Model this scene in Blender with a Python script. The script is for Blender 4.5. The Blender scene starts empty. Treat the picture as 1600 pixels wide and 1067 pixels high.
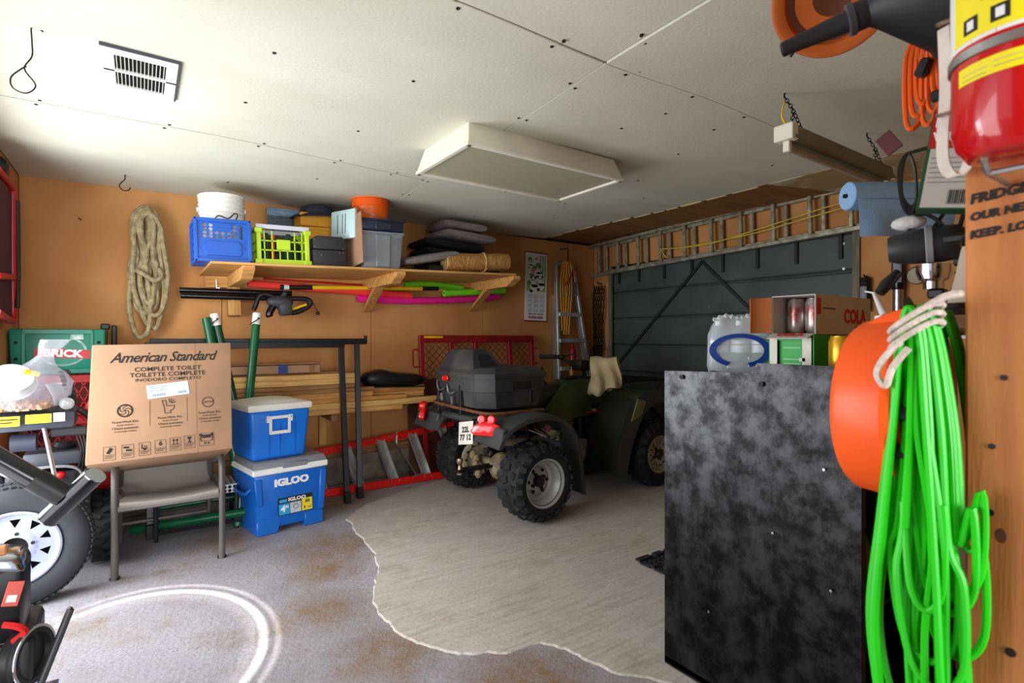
import bpy, bmesh, math, random
from mathutils import Vector as V, Matrix as MX, noise as NZ
D = bpy.data
S = bpy.context.scene
COL = S.collection
R = math.radians
PI = math.pi
rnd = random.Random(7)

# ------------------------------------------------------------------ camera
cam = D.objects.new('camera', D.cameras.new('camera'))
COL.objects.link(cam)
S.camera = cam
cam.data.sensor_width = 36.0
cam.data.lens = 834.0 / 1600.0 * 36.0
cam.data.shift_y = -5.5 / 1600.0
cam.data.clip_start = 0.02
cam.location = (0, 0, 1.3)
cam.rotation_euler = (R(90), 0, -math.atan(580 / 834.0))
cam.data.dof.use_dof = True
cam.data.dof.focus_distance = 3.4
cam.data.dof.aperture_fstop = 5.0

# ------------------------------------------------------------------ view
S.view_settings.view_transform = 'Standard'
S.view_settings.look = 'None'
S.view_settings.gamma = 1.0
S.view_settings.use_curve_mapping = False
S.view_settings.exposure = 0.2

# ------------------------------------------------------------------ world: bright hazy sky outside the open door
w = D.worlds.new('sky')
S.world = w
w.use_nodes = True
bgn = w.node_tree.nodes['Background']
bgn.inputs['Color'].default_value = (0.72, 0.84, 1.0, 1)
bgn.inputs['Strength'].default_value = 0.9

def area(name, loc, rot, sx, sy, power, col):
    l = D.lights.new(name, 'AREA')
    l.shape = 'RECTANGLE'
    l.size, l.size_y = sx, sy
    l.energy = power
    l.color = col
    o = D.objects.new(name, l)
    o.location = loc
    o.rotation_euler = rot
    COL.objects.link(o)
    return o

# daylight entering by the wide open doorway in the left wall (low, off the sunlit drive)
area('doorway_daylight', (-0.95, 3.30, 1.05), (0, R(-89), 0), 1.75, 1.1, 70, (0.93, 0.96, 1.0))
area('doorway_daylight', (-0.95, 1.9, 1.0), (0, R(-90), 0), 1.8, 1.6, 34, (0.98, 0.98, 1.0))
# daylight from the open side behind the camera
area('rear_daylight', (0.1, -4.2, 1.45), (R(90), 0, 0), 3.0, 2.0, 230, (0.98, 0.98, 1.0))
# bright reflection of the sun thrown on the floor as a broken ring
sp = D.lights.new('sun_reflection', 'SPOT')
sp.energy = 800
sp.spot_size = R(60)
sp.spot_blend = 0.0
sp.shadow_soft_size = 0.004
sp.color = (1.0, 0.97, 0.92)
sp.use_nodes = True
nt = sp.node_tree
em = nt.nodes['Emission']
tcn = nt.nodes.new('ShaderNodeTexCoord')
spo = D.objects.new('sun_reflection', sp)
spo.location = (-0.25, 1.95, 2.3)
COL.objects.link(spo)

# ------------------------------------------------------------------ helpers
def lin(c):
    c /= 255.0
    return c / 12.92 if c <= 0.04045 else ((c + 0.055) / 1.055) ** 2.4

def rgb(h):
    h = h.lstrip('#')
    return tuple(lin(int(h[i:i + 2], 16)) for i in (0, 2, 4))

MATS = {}
def mat(name, hexc, rough=0.5, metal=0.0, var=0.14, scale=6.0, bump=0.0, bscale=60.0, stretch=(1, 1, 1),
        hex2=None, lo=0.38, hi=0.66, coat=0.0, trans=0.0, alpha=1.0, rvar=0.0, ior=1.45, detail=5.0):
    if name in MATS:
        return MATS[name]
    m = D.materials.new(name)
    m.use_nodes = True
    t = m.node_tree
    b = t.nodes['Principled BSDF']
    b.inputs['Roughness'].default_value = rough
    b.inputs['Metallic'].default_value = metal
    b.inputs['Coat Weight'].default_value = coat
    b.inputs['Transmission Weight'].default_value = trans
    b.inputs['Alpha'].default_value = alpha
    b.inputs['IOR'].default_value = ior
    c = rgb(hexc)
    tc = t.nodes.new('ShaderNodeTexCoord')
    mp = t.nodes.new('ShaderNodeMapping')
    mp.inputs['Scale'].default_value = stretch
    t.links.new(tc.outputs['Object'], mp.inputs['Vector'])
    n = t.nodes.new('ShaderNodeTexNoise')
    n.inputs['Scale'].default_value = scale
    n.inputs['Detail'].default_value = detail
    t.links.new(mp.outputs['Vector'], n.inputs['Vector'])
    cr = t.nodes.new('ShaderNodeValToRGB')
    cr.color_ramp.elements[0].position = lo
    cr.color_ramp.elements[1].position = hi
    if hex2:
        c2 = rgb(hex2)
    else:
        c2 = tuple(x * (1 + var * .5) for x in c)
        c = tuple(x * (1 - var) for x in c)
    cr.color_ramp.elements[0].color = (*c, 1)
    cr.color_ramp.elements[1].color = (*c2, 1)
    t.links.new(n.outputs['Fac'], cr.inputs['Fac'])
    t.links.new(cr.outputs['Color'], b.inputs['Base Color'])
    if rvar:
        mr = t.nodes.new('ShaderNodeMapRange')
        mr.inputs['To Min'].default_value = rough - rvar
        mr.inputs['To Max'].default_value = rough + rvar
        t.links.new(n.outputs['Fac'], mr.inputs['Value'])
        t.links.new(mr.outputs['Result'], b.inputs['Roughness'])
    if bump:
        n2 = t.nodes.new('ShaderNodeTexNoise')
        n2.inputs['Scale'].default_value = bscale
        n2.inputs['Detail'].default_value = 3
        t.links.new(mp.outputs['Vector'], n2.inputs['Vector'])
        bp = t.nodes.new('ShaderNodeBump')
        bp.inputs['Strength'].default_value = bump
        bp.inputs['Distance'].default_value = 0.01
        t.links.new(n2.outputs['Fac'], bp.inputs['Height'])
        t.links.new(bp.outputs['Normal'], b.inputs['Normal'])
    MATS[name] = m
    return m

def RX(a): return MX.Rotation(R(a), 4, 'X')
def RY(a): return MX.Rotation(R(a), 4, 'Y')
def RZ(a): return MX.Rotation(R(a), 4, 'Z')
def TR(*p): return MX.Translation(V(p))
ID = MX.Identity(4)

def along(a, b):
    """matrix taking +Z of a unit thing at a towards b"""
    a, b = V(a), V(b)
    return MX.Translation(a) @ (b - a).to_track_quat('Z', 'Y').to_matrix().to_4x4()

class MB:
    def __init__(self):
        self.bm = bmesh.new()
    def raw(self, vs, fs, m=ID):
        bv = [self.bm.verts.new(m @ V(v)) for v in vs]
        for f in fs:
            try:
                self.bm.faces.new([bv[i] for i in f])
            except ValueError:
                pass
        return bv
    def box(self, c, s, m=ID, bev=0.0, seg=1):
        x, y, z = s[0] / 2, s[1] / 2, s[2] / 2
        vs = [(c[0] + a * x, c[1] + b * y, c[2] + d * z) for d in (-1, 1) for a, b in ((-1, -1), (1, -1), (1, 1), (-1, 1))]
        return self.hull(vs, m, bev, seg)
    def hull(self, p8, m=ID, bev=0.0, seg=1):
        """eight corners: four below, four above, counter-clockwise from above"""
        bv = self.raw(p8, [(3, 2, 1, 0), (4, 5, 6, 7), (0, 1, 5, 4), (1, 2, 6, 5), (2, 3, 7, 6), (3, 0, 4, 7)], m)
        if bev:
            es = list({e for v in bv for e in v.link_edges})
            bmesh.ops.bevel(self.bm, geom=es, offset=bev, segments=seg, affect='EDGES', profile=0.5)
        return self
    def bar(self, a, b, wx, wy, roll=0.0, bev=0.0):
        a, b = V(a), V(b)
        L = (b - a).length
        m = along(a, b) @ RZ(roll)
        return self.box((0, 0, L / 2), (wx, wy, L), m, bev)
    def tube(self, pts, r, n=8, closed=False, m=ID, cap=True, flat=1.0):
        pts = [V(p) for p in pts]
        k = len(pts)
        rs = r if isinstance(r, (list, tuple)) else [r] * k
        tang = []
        for i in range(k):
            if closed:
                t = pts[(i + 1) % k] - pts[i - 1]
            else:
                t = pts[min(i + 1, k - 1)] - pts[max(i - 1, 0)]
            tang.append(t.normalized() if t.length > 1e-9 else V((0, 0, 1)))
        u = tang[0].orthogonal().normalized()
        rings = []
        for i in range(k):
            u = (u - tang[i] * u.dot(tang[i]))
            u = u.normalized() if u.length > 1e-6 else tang[i].orthogonal().normalized()
            v = tang[i].cross(u)
            rings.append([pts[i] + (u * math.cos(2 * PI * j / n) + v * (flat * math.sin(2 * PI * j / n))) * rs[i] for j in range(n)])
        return self.loft(rings, m, closed, cap)
    def loft(self, rings, m=ID, closed=False, cap=True):
        n = len(rings[0])
        bv = [[self.bm.verts.new(m @ V(p)) for p in rg] for rg in rings]
        k = len(rings)
        for i in range(k if closed else k - 1):
            a, b = bv[i], bv[(i + 1) % k]
            for j in range(n):
                try:
                    self.bm.faces.new((a[j], a[(j + 1) % n], b[(j + 1) % n], b[j]))
                except ValueError:
                    pass
        if cap and not closed:
            for rg, flip in ((bv[0], True), (bv[-1], False)):
                try:
                    self.bm.faces.new(rg[::-1] if flip else rg)
                except ValueError:
                    pass
        return self
    def lathe(self, prof, n=24, m=ID, cap=True, a0=0.0, a1=360.0):
        full = abs(a1 - a0) >= 359.9
        cols = []
        k = n if full else n + 1
        for j in range(k):
            a = R(a0 + (a1 - a0) * j / n)
            cols.append([self.bm.verts.new(m @ V((r * math.cos(a), r * math.sin(a), z))) for r, z in prof])
        for j in range(n):
            a, b = cols[j], cols[(j + 1) % k]
            for i in range(len(prof) - 1):
                try:
                    self.bm.faces.new((a[i], b[i], b[i + 1], a[i + 1]))
                except ValueError:
                    pass
        if cap and full:
            for i in (0, -1):
                if prof[i][0] > 1e-6:
                    try:
                        f = [c[i] for c in cols]
                        self.bm.faces.new(f[::-1] if i == 0 else f)
                    except ValueError:
                        pass
        return self
    def cyl(self, a, b, r, n=14, r2=None):
        L = (V(b) - V(a)).length
        return self.lathe([(r, 0), (r if r2 is None else r2, L)], n, along(a, b))
    def prism(self, poly, d0, d1, m=ID, bev=0.0):
        """polygon in local XZ pulled along local Y from d0 to d1"""
        k = len(poly)
        vs = [(x, d0, z) for x, z in poly] + [(x, d1, z) for x, z in poly]
        fs = [tuple(range(k)), tuple(range(2 * k - 1, k - 1, -1))]
        fs += [(i, i + k, (i + 1) % k + k, (i + 1) % k) for i in range(k)]
        bv = self.raw(vs, fs, m)
        if bev:
            es = list({e for v in bv for e in v.link_edges})
            bmesh.ops.bevel(self.bm, geom=es, offset=bev, segments=2, affect='EDGES', profile=0.5)
        return self
    def sphere(self, c, r, m=ID, sc=(1, 1, 1), n=12):
        prof = [(r * math.sin(PI * i / n), -r * math.cos(PI * i / n)) for i in range(n + 1)]
        prof[0] = (0.0, -r); prof[-1] = (0.0, r)
        return self.lathe(prof, n + 4, m @ TR(*c) @ MX.Diagonal((*sc, 1)), cap=False)
    def torus(self, R0, r, n=24, k=8, m=ID):
        pts = [(R0 * math.cos(2 * PI * i / n), R0 * math.sin(2 * PI * i / n), 0) for i in range(n)]
        return self.tube(pts, r, k, True, m)
    def grid(self, f, nu, nv, m=ID):
        vs = [f(i / nu, j / nv) for j in range(nv + 1) for i in range(nu + 1)]
        fs = [(j * (nu + 1) + i, j * (nu + 1) + i + 1, (j + 1) * (nu + 1) + i + 1, (j + 1) * (nu + 1) + i) for j in range(nv) for i in range(nu)]
        self.raw(vs, fs, m)
        return self
    def solid(self, t):
        bmesh.ops.recalc_face_normals(self.bm, faces=self.bm.faces)
        bmesh.ops.solidify(self.bm, geom=list(self.bm.faces), thickness=t)
        return self
    def build(self, name, m, parent=None, smooth=True, sub=0, kind=None, ang=38, loc=None):
        bmesh.ops.remove_doubles(self.bm, verts=self.bm.verts, dist=1e-6)
        bmesh.ops.recalc_face_normals(self.bm, faces=self.bm.faces)
        me = D.meshes.new(name)
        self.bm.to_mesh(me)
        self.bm.free()
        if smooth:
            me.polygons.foreach_set('use_smooth', [True] * len(me.polygons))
            me.set_sharp_from_angle(angle=R(ang))
        if m:
            me.materials.append(m)
        o = D.objects.new(name, me)
        COL.objects.link(o)
        if parent:
            o.parent = parent
        if sub:
            md = o.modifiers.new('sub', 'SUBSURF')
            md.levels = md.render_levels = sub
        if kind:
            o['kind'] = kind
        if loc:
            o.location = loc
        return o

def tag(o, label, cat, group=None, kind=None):
    o['label'] = label
    o['category'] = cat
    if group: o['group'] = group
    if kind: o['kind'] = kind
    return o

def thing(name, label, cat, loc=(0, 0, 0), rz=0.0, group=None, rot=None):
    o = D.objects.new(name, None)
    o.empty_display_size = 0.05
    COL.objects.link(o)
    o.location = loc
    o.rotation_euler = rot if rot else (0, 0, R(rz))
    return tag(o, label, cat, group)

def dup(o, loc=None, rot=None, label=None):
    def cp(src, par):
        c = src.copy()
        COL.objects.link(c)
        if par: c.parent = par
        for ch in list(src.children):
            cp(ch, c)
        return c
    c = cp(o, None)
    if loc: c.location = loc
    if rot: c.rotation_euler = rot
    if label: c['label'] = label
    return c

def text(s, size, m, parent, mtx, name='lettering', ax='CENTER', shear=0.0, bold=0.0, ext=0.0004, sx=1.0, sp=1.0):
    cu = D.curves.new('lettering', 'FONT')
    cu.body = s
    cu.size = size
    cu.align_x = ax
    cu.align_y = 'CENTER'
    cu.shear = shear
    cu.offset = bold
    cu.extrude = ext
    cu.resolution_u = 2
    cu.space_character = sp
    t = D.objects.new('lettering', cu)
    me = D.meshes.new_from_object(t)
    D.objects.remove(t)
    D.curves.remove(cu)
    me.transform(mtx @ MX.Diagonal((sx, 1, 1, 1)))
    me.materials.clear()
    me.materials.append(m)
    o = D.objects.new(name, me)
    COL.objects.link(o)
    if parent: o.parent = parent
    return o

def smooth_path(pts, n=6, closed=False):
    """Catmull-Rom through points"""
    P = [V(p) for p in pts]
    k = len(P)
    out = []
    rng = range(k) if closed else range(k - 1)
    for i in rng:
        if closed:
            p0, p1, p2, p3 = P[i - 1], P[i], P[(i + 1) % k], P[(i + 2) % k]
        else:
            p0, p1, p2, p3 = P[max(i - 1, 0)], P[i], P[i + 1], P[min(i + 2, k - 1)]
        for j in range(n):
            t = j / n
            out.append(0.5 * ((2 * p1) + (p2 - p0) * t + (2 * p0 - 5 * p1 + 4 * p2 - p3) * t * t + (3 * p1 - p0 - 3 * p2 + p3) * t ** 3))
    if not closed:
        out.append(P[-1])
    return out

FRONT = RX(90)      # text / decals facing -Y

# ------------------------------------------------------------------ common materials
M_black = mat('black_plastic', '#17181a', 0.45, var=.3)
M_blacksteel = mat('black_steel', '#141517', 0.38, 0.3, var=.4, scale=14)
M_steel = mat('bright_steel', '#b9bcbd', 0.28, 0.9, var=.2, scale=20)
M_alu = mat('aluminium', '#bfc2bf', 0.42, 0.65, var=.3, scale=12, stretch=(1, 1, .3))
M_wood = mat('pine', '#b9813f', 0.7, hex2='#d9a863', scale=3, stretch=(1.2, 14, 14), bump=.15, bscale=18)
M_woodz = mat('pine_upright', '#b17839', 0.7, hex2='#d3a05c', scale=3, stretch=(14, 14, 1.2), bump=.15, bscale=18)
M_wood_d = mat('old_board', '#7d5630', 0.75, hex2='#a87a48', scale=3, stretch=(1.2, 16, 16), bump=.15, bscale=18)
M_card = mat('cardboard', '#9d7a5d', 0.85, var=.1, scale=5, bump=.04, bscale=20)
M_white = mat('white_plastic', '#e8e8e4', 0.42, var=.06)
M_red = mat('red_paint', '#c01414', 0.4, var=.2)
M_ink = mat('black_ink', '#1d1917', 0.7, var=.1)
M_orange = mat('orange_plastic', '#fb5a0c', 0.38, var=.06)
M_rubber = mat('rubber', '#1b1c1d', 0.72, var=.3, scale=14, bump=.1, bscale=40)
M_grey = mat('grey_plastic', '#85888a', 0.5, var=.1)
M_yellow = mat('yellow_plastic', '#f2c417', 0.45, var=.1)
M_chain = mat('dark_chain', '#2c2620', 0.5, 0.6, var=.4, scale=40)

# ================================================================== SETTING
XL, XR, YB, YF = -0.67, 4.56, 4.80, -1.20
def zc(x, y):
    return 2.392 + 0.011 * x + 0.006 * math.sin(x * 2.3 + y * 1.1) + 0.006 * math.sin(y * 2.9 - x)

def struct(o):
    o['kind'] = 'structure'
    return o

# ---- concrete floor
def concrete(name, c1, c2, c3, agg, bumpy, streak):
    m = D.materials.new(name)
    m.use_nodes = True
    t = m.node_tree
    b = t.nodes['Principled BSDF']
    L = t.links.new
    tc = t.nodes.new('ShaderNodeTexCoord')
    def nz(scale, det, rough=.6, vec=None):
        n = t.nodes.new('ShaderNodeTexNoise')
        n.inputs['Scale'].default_value = scale
        n.inputs['Detail'].default_value = det
        n.inputs['Roughness'].default_value = rough
        L(vec or tc.outputs['Object'], n.inputs['Vector'])
        return n.outputs['Fac']
    def ramp(f, a, b_, ca, cb):
        r = t.nodes.new('ShaderNodeValToRGB')
        r.color_ramp.elements[0].position = a
        r.color_ramp.elements[1].position = b_
        r.color_ramp.elements[0].color = (*ca, 1)
        r.color_ramp.elements[1].color = (*cb, 1)
        L(f, r.inputs['Fac'])
        return r.outputs['Color']
    def mix(f, a, b_, mode='MIX', fac=None):
        x = t.nodes.new('ShaderNodeMix')
        x.data_type = 'RGBA'
        x.blend_type = mode
        if f is not None: L(f, x.inputs['Factor'])
        else: x.inputs['Factor'].default_value = fac
        L(a, x.inputs['A']); L(b_, x.inputs['B'])
        return x.outputs['Result']
    base = ramp(nz(1.1, 5), .36, .64, rgb(c1), rgb(c2))
    st = ramp(nz(2.2, 6, .7), .5, .72, (0, 0, 0), (1, 1, 1))
    r3 = t.nodes.new('ShaderNodeRGB'); r3.outputs[0].default_value = (*rgb(c3), 1)
    col = mix(st, base, r3.outputs[0])
    fine = ramp(nz(75, 5, .8), .36, .6, (.66, .64, .62), (1.12, 1.1, 1.1))
    col = mix(None, col, fine, 'MULTIPLY', agg)
    sp_ = t.nodes.new('ShaderNodeTexVoronoi')
    sp_.inputs['Scale'].default_value = 26
    L(tc.outputs['Object'], sp_.inputs['Vector'])
    spk = ramp(sp_.outputs['Distance'], .07, .16, (.3, .26, .23), (1, 1, 1))
    col = mix(None, col, spk, 'MULTIPLY', agg * .75)
    if not streak:
        # rust-brown stains where the top has worn off, beside the screed edge
        dn = nz(9, 6, .7)
        for cx_, cy_, rd in ((.98, 3.38, .5), (.85, 3.05, .36), (.72, 2.62, .36), (.85, 2.1, .4), (1.2, 1.6, .5), (.45, 3.85, .4), (1.3, 4.3, .5)):
            vm = t.nodes.new('ShaderNodeVectorMath'); vm.operation = 'DISTANCE'
            L(tc.outputs['Object'], vm.inputs[0]); vm.inputs[1].default_value = (cx_, cy_, 0)
            mr = t.nodes.new('ShaderNodeMapRange')
            mr.inputs['From Min'].default_value = rd; mr.inputs['From Max'].default_value = rd * .2
            L(vm.outputs['Value'], mr.inputs['Value'])
            mu = t.nodes.new('ShaderNodeMath'); mu.operation = 'MULTIPLY'
            L(mr.outputs['Result'], mu.inputs[0]); L(dn, mu.inputs[1])
            mk = ramp(mu.outputs[0], .16, .62, (0, 0, 0), (1, 1, 1))
            r5 = t.nodes.new('ShaderNodeRGB'); r5.outputs[0].default_value = (*rgb('#84694e'), 1)
            spot = mix(None, r5.outputs[0], fine, 'MULTIPLY', 1.0)
            col = mix(mk, col, spot)
    if streak:
        mp = t.nodes.new('ShaderNodeMapping')
        mp.inputs['Rotation'].default_value = (0, 0, R(38))
        mp.inputs['Scale'].default_value = (1, 14, 1)
        L(tc.outputs['Object'], mp.inputs['Vector'])
        sk = nz(3.5, 6, .6, mp.outputs['Vector'])
        skc = ramp(sk, .36, .56, (.76, .73, .69), (1.05, 1.05, 1.05))
        col = mix(None, col, skc, 'MULTIPLY', .75)
    L(col, b.inputs['Base Color'])
    b.inputs['Roughness'].default_value = .82
    bp = t.nodes.new('ShaderNodeBump')
    bp.inputs['Strength'].default_value = bumpy
    bp.inputs['Distance'].default_value = .012
    L(nz(38, 5, .7), bp.inputs['Height'])
    L(bp.outputs['Normal'], b.inputs['Normal'])
    return m

M_floor = concrete('rough_concrete', '#8d888c', '#aeabb3', '#80705e', .8, .5, False)
M_patch = concrete('smooth_concrete', '#b3aaa0', '#c4bdb5', '#a89b8b', .35, .2, True)

mb = MB()
mb.box(((XL + XR) / 2, (YF + YB) / 2, -0.06), (XR - XL + .3, YB - YF + .3, .12))
floor = struct(mb.build('floor', M_floor, smooth=False))

# smoother screed laid over the rough slab, its broken edge standing a little proud
edge = [(2.9, 4.70), (2.494, 4.437), (1.891, 4.257), (1.426, 4.049), (1.203, 3.814), (1.18, 3.412), (1.156, 3.115), (1.091, 2.889), (1.007, 2.712), (.933, 2.557),
        (.909, 2.39), (.922, 2.248), (.962, 2.099), (1.024, 1.983), (1.119, 1.884), (1.236, 1.824), (1.379, 1.793), (1.446, 1.706), (1.474, 1.58), (1.519, 1.45),
        (1.619, 1.347), (1.66, 1.25), (1.9, 1.05), (2.4, 1.0), (2.8, .95), (4.55, .9), (4.55, 4.70)]
pts = []
for i, p in enumerate(edge):
    q = edge[(i + 1) % len(edge)]
    nseg = 9 if i < 24 else 1
    for j in range(nseg):
        f = j / nseg
        x, y = p[0] + (q[0] - p[0]) * f, p[1] + (q[1] - p[1]) * f
        if i < 24:
            h = NZ.noise_vector(V((x * 7, y * 7, 0)))
            h2 = NZ.noise_vector(V((x * 26, y * 26, 3)))
            x += .022 * h.x + .010 * h2.x
            y += .022 * h.y + .010 * h2.y
        pts.append((x, y))
mb = MB()
vs = [(x, y, 0.0) for x, y in pts] + [(x + .008, y + .004, .006) for x, y in pts]
k = len(pts)
mb.raw(vs, [tuple(range(k, 2 * k))] + [(i, (i + 1) % k, (i + 1) % k + k, i + k) for i in range(k)])
mb.build('concrete_patch', M_patch, floor, smooth=False)

# drive outside the doorway
M_drive = mat('gravel_drive', '#a9a49b', .9, var=.3, scale=30, bump=.3, bscale=80)
mb = MB()
mb.box((-4.9, 1.5, -.08), (8.2, 12, .1))
tag(mb.build('driveway', M_drive, smooth=False), 'pale gravel drive outside the open doorway on the left', 'driveway', kind='structure')

# ---- orange fibreboard walls
M_wall = mat('orange_fibreboard', '#b67d45', .8, hex2='#cb9459', scale=1.8, bump=.06, bscale=70)
M_curb = mat('old_concrete_curb', '#5d5348', .9, hex2='#8c8070', scale=5, bump=.3, bscale=30)
M_dark = mat('dark_gap', '#17110c', .9)
def wall(name, pieces, backing):
    mb = MB()
    mb.box(*backing)
    w_ = struct(mb.build(name, M_dark, smooth=False))
    for c, s in pieces:
        mb = MB()
        mb.box(c, s, bev=.002)
        mb.build('panel', M_wall, w_, smooth=False)
    return w_
xs = [XL, .53, 1.75, 2.97, 4.19, XR]
wall('wall_back', [((( a + b) / 2, YB + .008, 1.37), (b - a - .004, .016, 2.10)) for a, b in zip(xs, xs[1:])],
     (((XL + XR) / 2, YB + .07, 1.25), (XR - XL + .2, .1, 2.5)))
mb = MB(); mb.box(((XL + XR) / 2, YB - .02, .125), (XR - XL, .06, .25), bev=.008)
struct(mb.build('trim_1', M_curb))
mb = MB(); mb.box(((XL + XR) / 2, YB - .018, .285), (XR - XL, .035, .07), bev=.002)
struct(mb.build('trim_2', M_wood_d, smooth=False))
# left wall with the wide doorway
def ypiece(x, y0, y1, z0, z1, th=.016):
    return ((x, (y0 + y1) / 2, (z0 + z1) / 2), (th, y1 - y0 - .004, z1 - z0 - .004))
wall('wall_left', [ypiece(XL - .008, 3.9, 4.8, 0, 2.39), ypiece(XL - .008, .3, 3.9, 2.1, 2.39), ypiece(XL - .008, -1.2, .3, 0, 2.39)],
     ((XL - .07, 4.35, 1.2), (.1, .9, 2.4)))
mb = MB(); mb.box((XL - .07, 2.1, 2.28), (.1, 3.6, .34)); mb.box((XL - .07, -.45, 1.2), (.1, 1.5, 2.4))
struct(mb.build('trim_3', M_wood_d, smooth=False))
# door wall on the right: pieces round the garage door
DY0, DY1, DZ = 1.90, 4.50, 2.14
wr = wall('wall_right', [ypiece(XR + .008, DY1, 4.8, 0, 2.46), ypiece(XR + .008, DY0, DY1, DZ, 2.46), ypiece(XR + .008, .27, DY0, 0, 2.46)],
          ((XR + .07, 4.65, 1.25), (.1, .3, 2.5)))
mb = MB(); mb.box((XR + .07, 3.2, 2.32), (.1, 2.6, .36)); mb.box((XR + .07, 1.08, 1.25), (.1, 1.64, 2.5))
struct(mb.build('trim_4', M_wood_d, smooth=False))
M_jamb = mat('jamb_wood', '#5e6256', .8, hex2='#8a7a5e', scale=5, stretch=(9, 9, 1))
mb = MB()
for y in (DY0 - .03, DY1 + .01):
    mb.box((XR - .008, y, DZ / 2), (.03, .05, DZ))
struct(mb.build('trim_5', M_jamb, smooth=False))
# partition with the post that stands beside the camera; open side behind the camera
wall('wall_front', [((2.85, .272, 1.2), (3.42, .016, 2.4))], ((2.85, .2, 1.2), (3.42, .13, 2.4)))
mb = MB(); mb.box((-.62, YF + .05, 1.2), (.1, .1, 2.4)); mb.box((2.45, YF + .05, 1.2), (1.8, .1, 2.4)); mb.box((.5, YF + .05, 2.33), (2.2, .1, .24))
struct(mb.build('trim_6', M_wall, smooth=False))
mb = MB(); mb.box((3.3, -.5, 1.2), (.1, 1.4, 2.4))
struct(mb.build('trim_7', M_wall, smooth=False))

# ---- ceiling: wavy fibreboard sheets with open joints
M_ceil = mat('ceiling_board', '#cfcfbc', .85, hex2='#dadac9', scale=1.4, bump=.12, bscale=60, stretch=(1, 1.6, 1))
mb = MB(); mb.box((1.95, 1.8, 2.56), (5.6, 6.2, .08))
ceil = struct(mb.build('ceiling', M_dark, smooth=False))
xC = lambda y: 1.53 + .068 * max(0, y - 1.5)
yA = lambda x: 3.27 + .16 * max(0, x - .4)
def sheet(fx0, fx1, fy0, fy1, m=M_ceil, n=14, name='ceiling_board', dz=0.0):
    g = .004
    mb = MB()
    def f(u, v):
        y = fy0(0) * (1 - v) + fy1(0) * v
        x = fx0(y) * (1 - u) + fx1(y) * u
        y = (fy0(x) + g) * (1 - v) + (fy1(x) - g) * v
        x = (fx0(y) + g) * (1 - u) + (fx1(y) - g) * u
        return (x, y, zc(x, y) + dz)
    mb.grid(f, n, n)
    ret = bmesh.ops.extrude_face_region(mb.bm, geom=list(mb.bm.faces))
    bmesh.ops.translate(mb.bm, verts=[v for v in ret['geom'] if isinstance(v, bmesh.types.BMVert)], vec=(0, 0, .012))
    return mb.build(name, m, ceil)
K = lambda c: (lambda _: c)
yB = lambda x: 1.54 + .008 * math.sin(x * 5)
sheet(K(XL), xC, yA, K(YB))
sheet(K(XL), xC, yB, yA)
sheet(K(XL), xC, K(YF), yB, dz=.004)
sheet(xC, K(3.79), yB, K(YB), n=20)
sheet(xC, K(3.79), K(YF), yB, dz=-.003)
M_ply = mat('brown_plywood', '#7d5427', .75, hex2='#986a35', scale=2.2, stretch=(1, 5, 1), bump=.05)
sheet(K(3.79), K(XR), lambda x: 2.15 - .25 * (x - 3.79), K(YB), M_ply, name='plywood_strip', dz=.006)
# stained sheet whose edge has dropped
M_stain = mat('stained_board', '#a58f63', .85, hex2='#cfc7a8', scale=1.6, lo=.42, hi=.5)
sheet(K(3.79), K(XR), K(.27), lambda x: 2.15 - .25 * (x - 3.79), M_stain, dz=-.004)
mb = MB()
def nail(x, y):
    z = zc(x, y) - .003
    mb.cyl((x, y, z), (x, y, z + .008), .0075, 6)
for y in [q * .42 + .1 for q in range(11)]:
    for s in (-.025, .025):
        nail(xC(y) + s, y + rnd.uniform(-.03, .03))
for x in [q * .42 - .4 for q in range(10)]:
    for s in (-.025, .025):
        nail(x + rnd.uniform(-.03, .03), yB(x) + s)
for x in [-.4, .1, .55, 1.0, 1.4]:
    nail(x, yA(x) + .03); nail(x + .02, yA(x) - .03)
for x, y in [(.42, 2.2), (.4, 2.75), (.95, 2.1), (.95, 2.8), (1.0, 3.8), (.5, 4.2), (2.1, 2.0), (2.15, 1.75), (2.7, 2.1), (2.9, 2.6), (2.3, 3.4), (2.9, 3.4), (3.4, 1.9), (3.3, 2.9), (1.0, 1.1), (2.2, 1.1), (2.75, .9), (3.0, 1.25), (2.55, 1.75), (3.2, 3.9), (2.5, 4.2)]:
    nail(x, y)
mb.build('nail_heads', M_ink, ceil, kind='stuff')
# torn cream tape along the plywood edge
M_tape = mat('old_tape', '#cbbb8c', .8, var=.2)
mb = MB()
y = 2.2
while y < 4.7:
    l = rnd.uniform(.12, .3)
    mb.box((3.79 + rnd.uniform(-.006, .006), y + l / 2, zc(3.79, y) - .004), (rnd.uniform(.012, .03), l * .8, .006), RZ(0))
    y += l
mb.build('joint_tape', M_tape, ceil, smooth=False)

# ---- green sectional garage door
M_door = mat('green_steel_door', '#3d4743', .5, hex2='#49544f', scale=3, var=.2, rvar=.1)
M_dbrace = mat('door_brace', '#181c1b', .55)
mb = MB(); mb.box((XR + .075, 3.2, DZ / 2), (.02, 2.6, DZ))
door = struct(mb.build('door_1', M_dbrace, smooth=False))
npan = 7
ph = DZ / npan
for i in range(npan):
    mb = MB()
    z0 = i * ph + .004
    prof = [(0, 0), (-.012, .014), (-.012, ph - .03), (-.002, ph - .014), (-.002, ph - .008)]
    poly = [(XR + .05 + a, z0 + b) for a, b in prof] + [(XR + .065, z0 + ph - .008), (XR + .065, z0)]
    mb.prism(poly, DY0, DY1)
    mb.build('door_panel', M_door, door, smooth=False)
def brace(y0, z0, y1, z1, nm='diagonal_brace'):
    mb = MB(); mb.bar((XR + .03, y0, z0), (XR + .03, y1, z1), .022, .03)
    mb.build(nm, M_dbrace, door, smooth=False)
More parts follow.
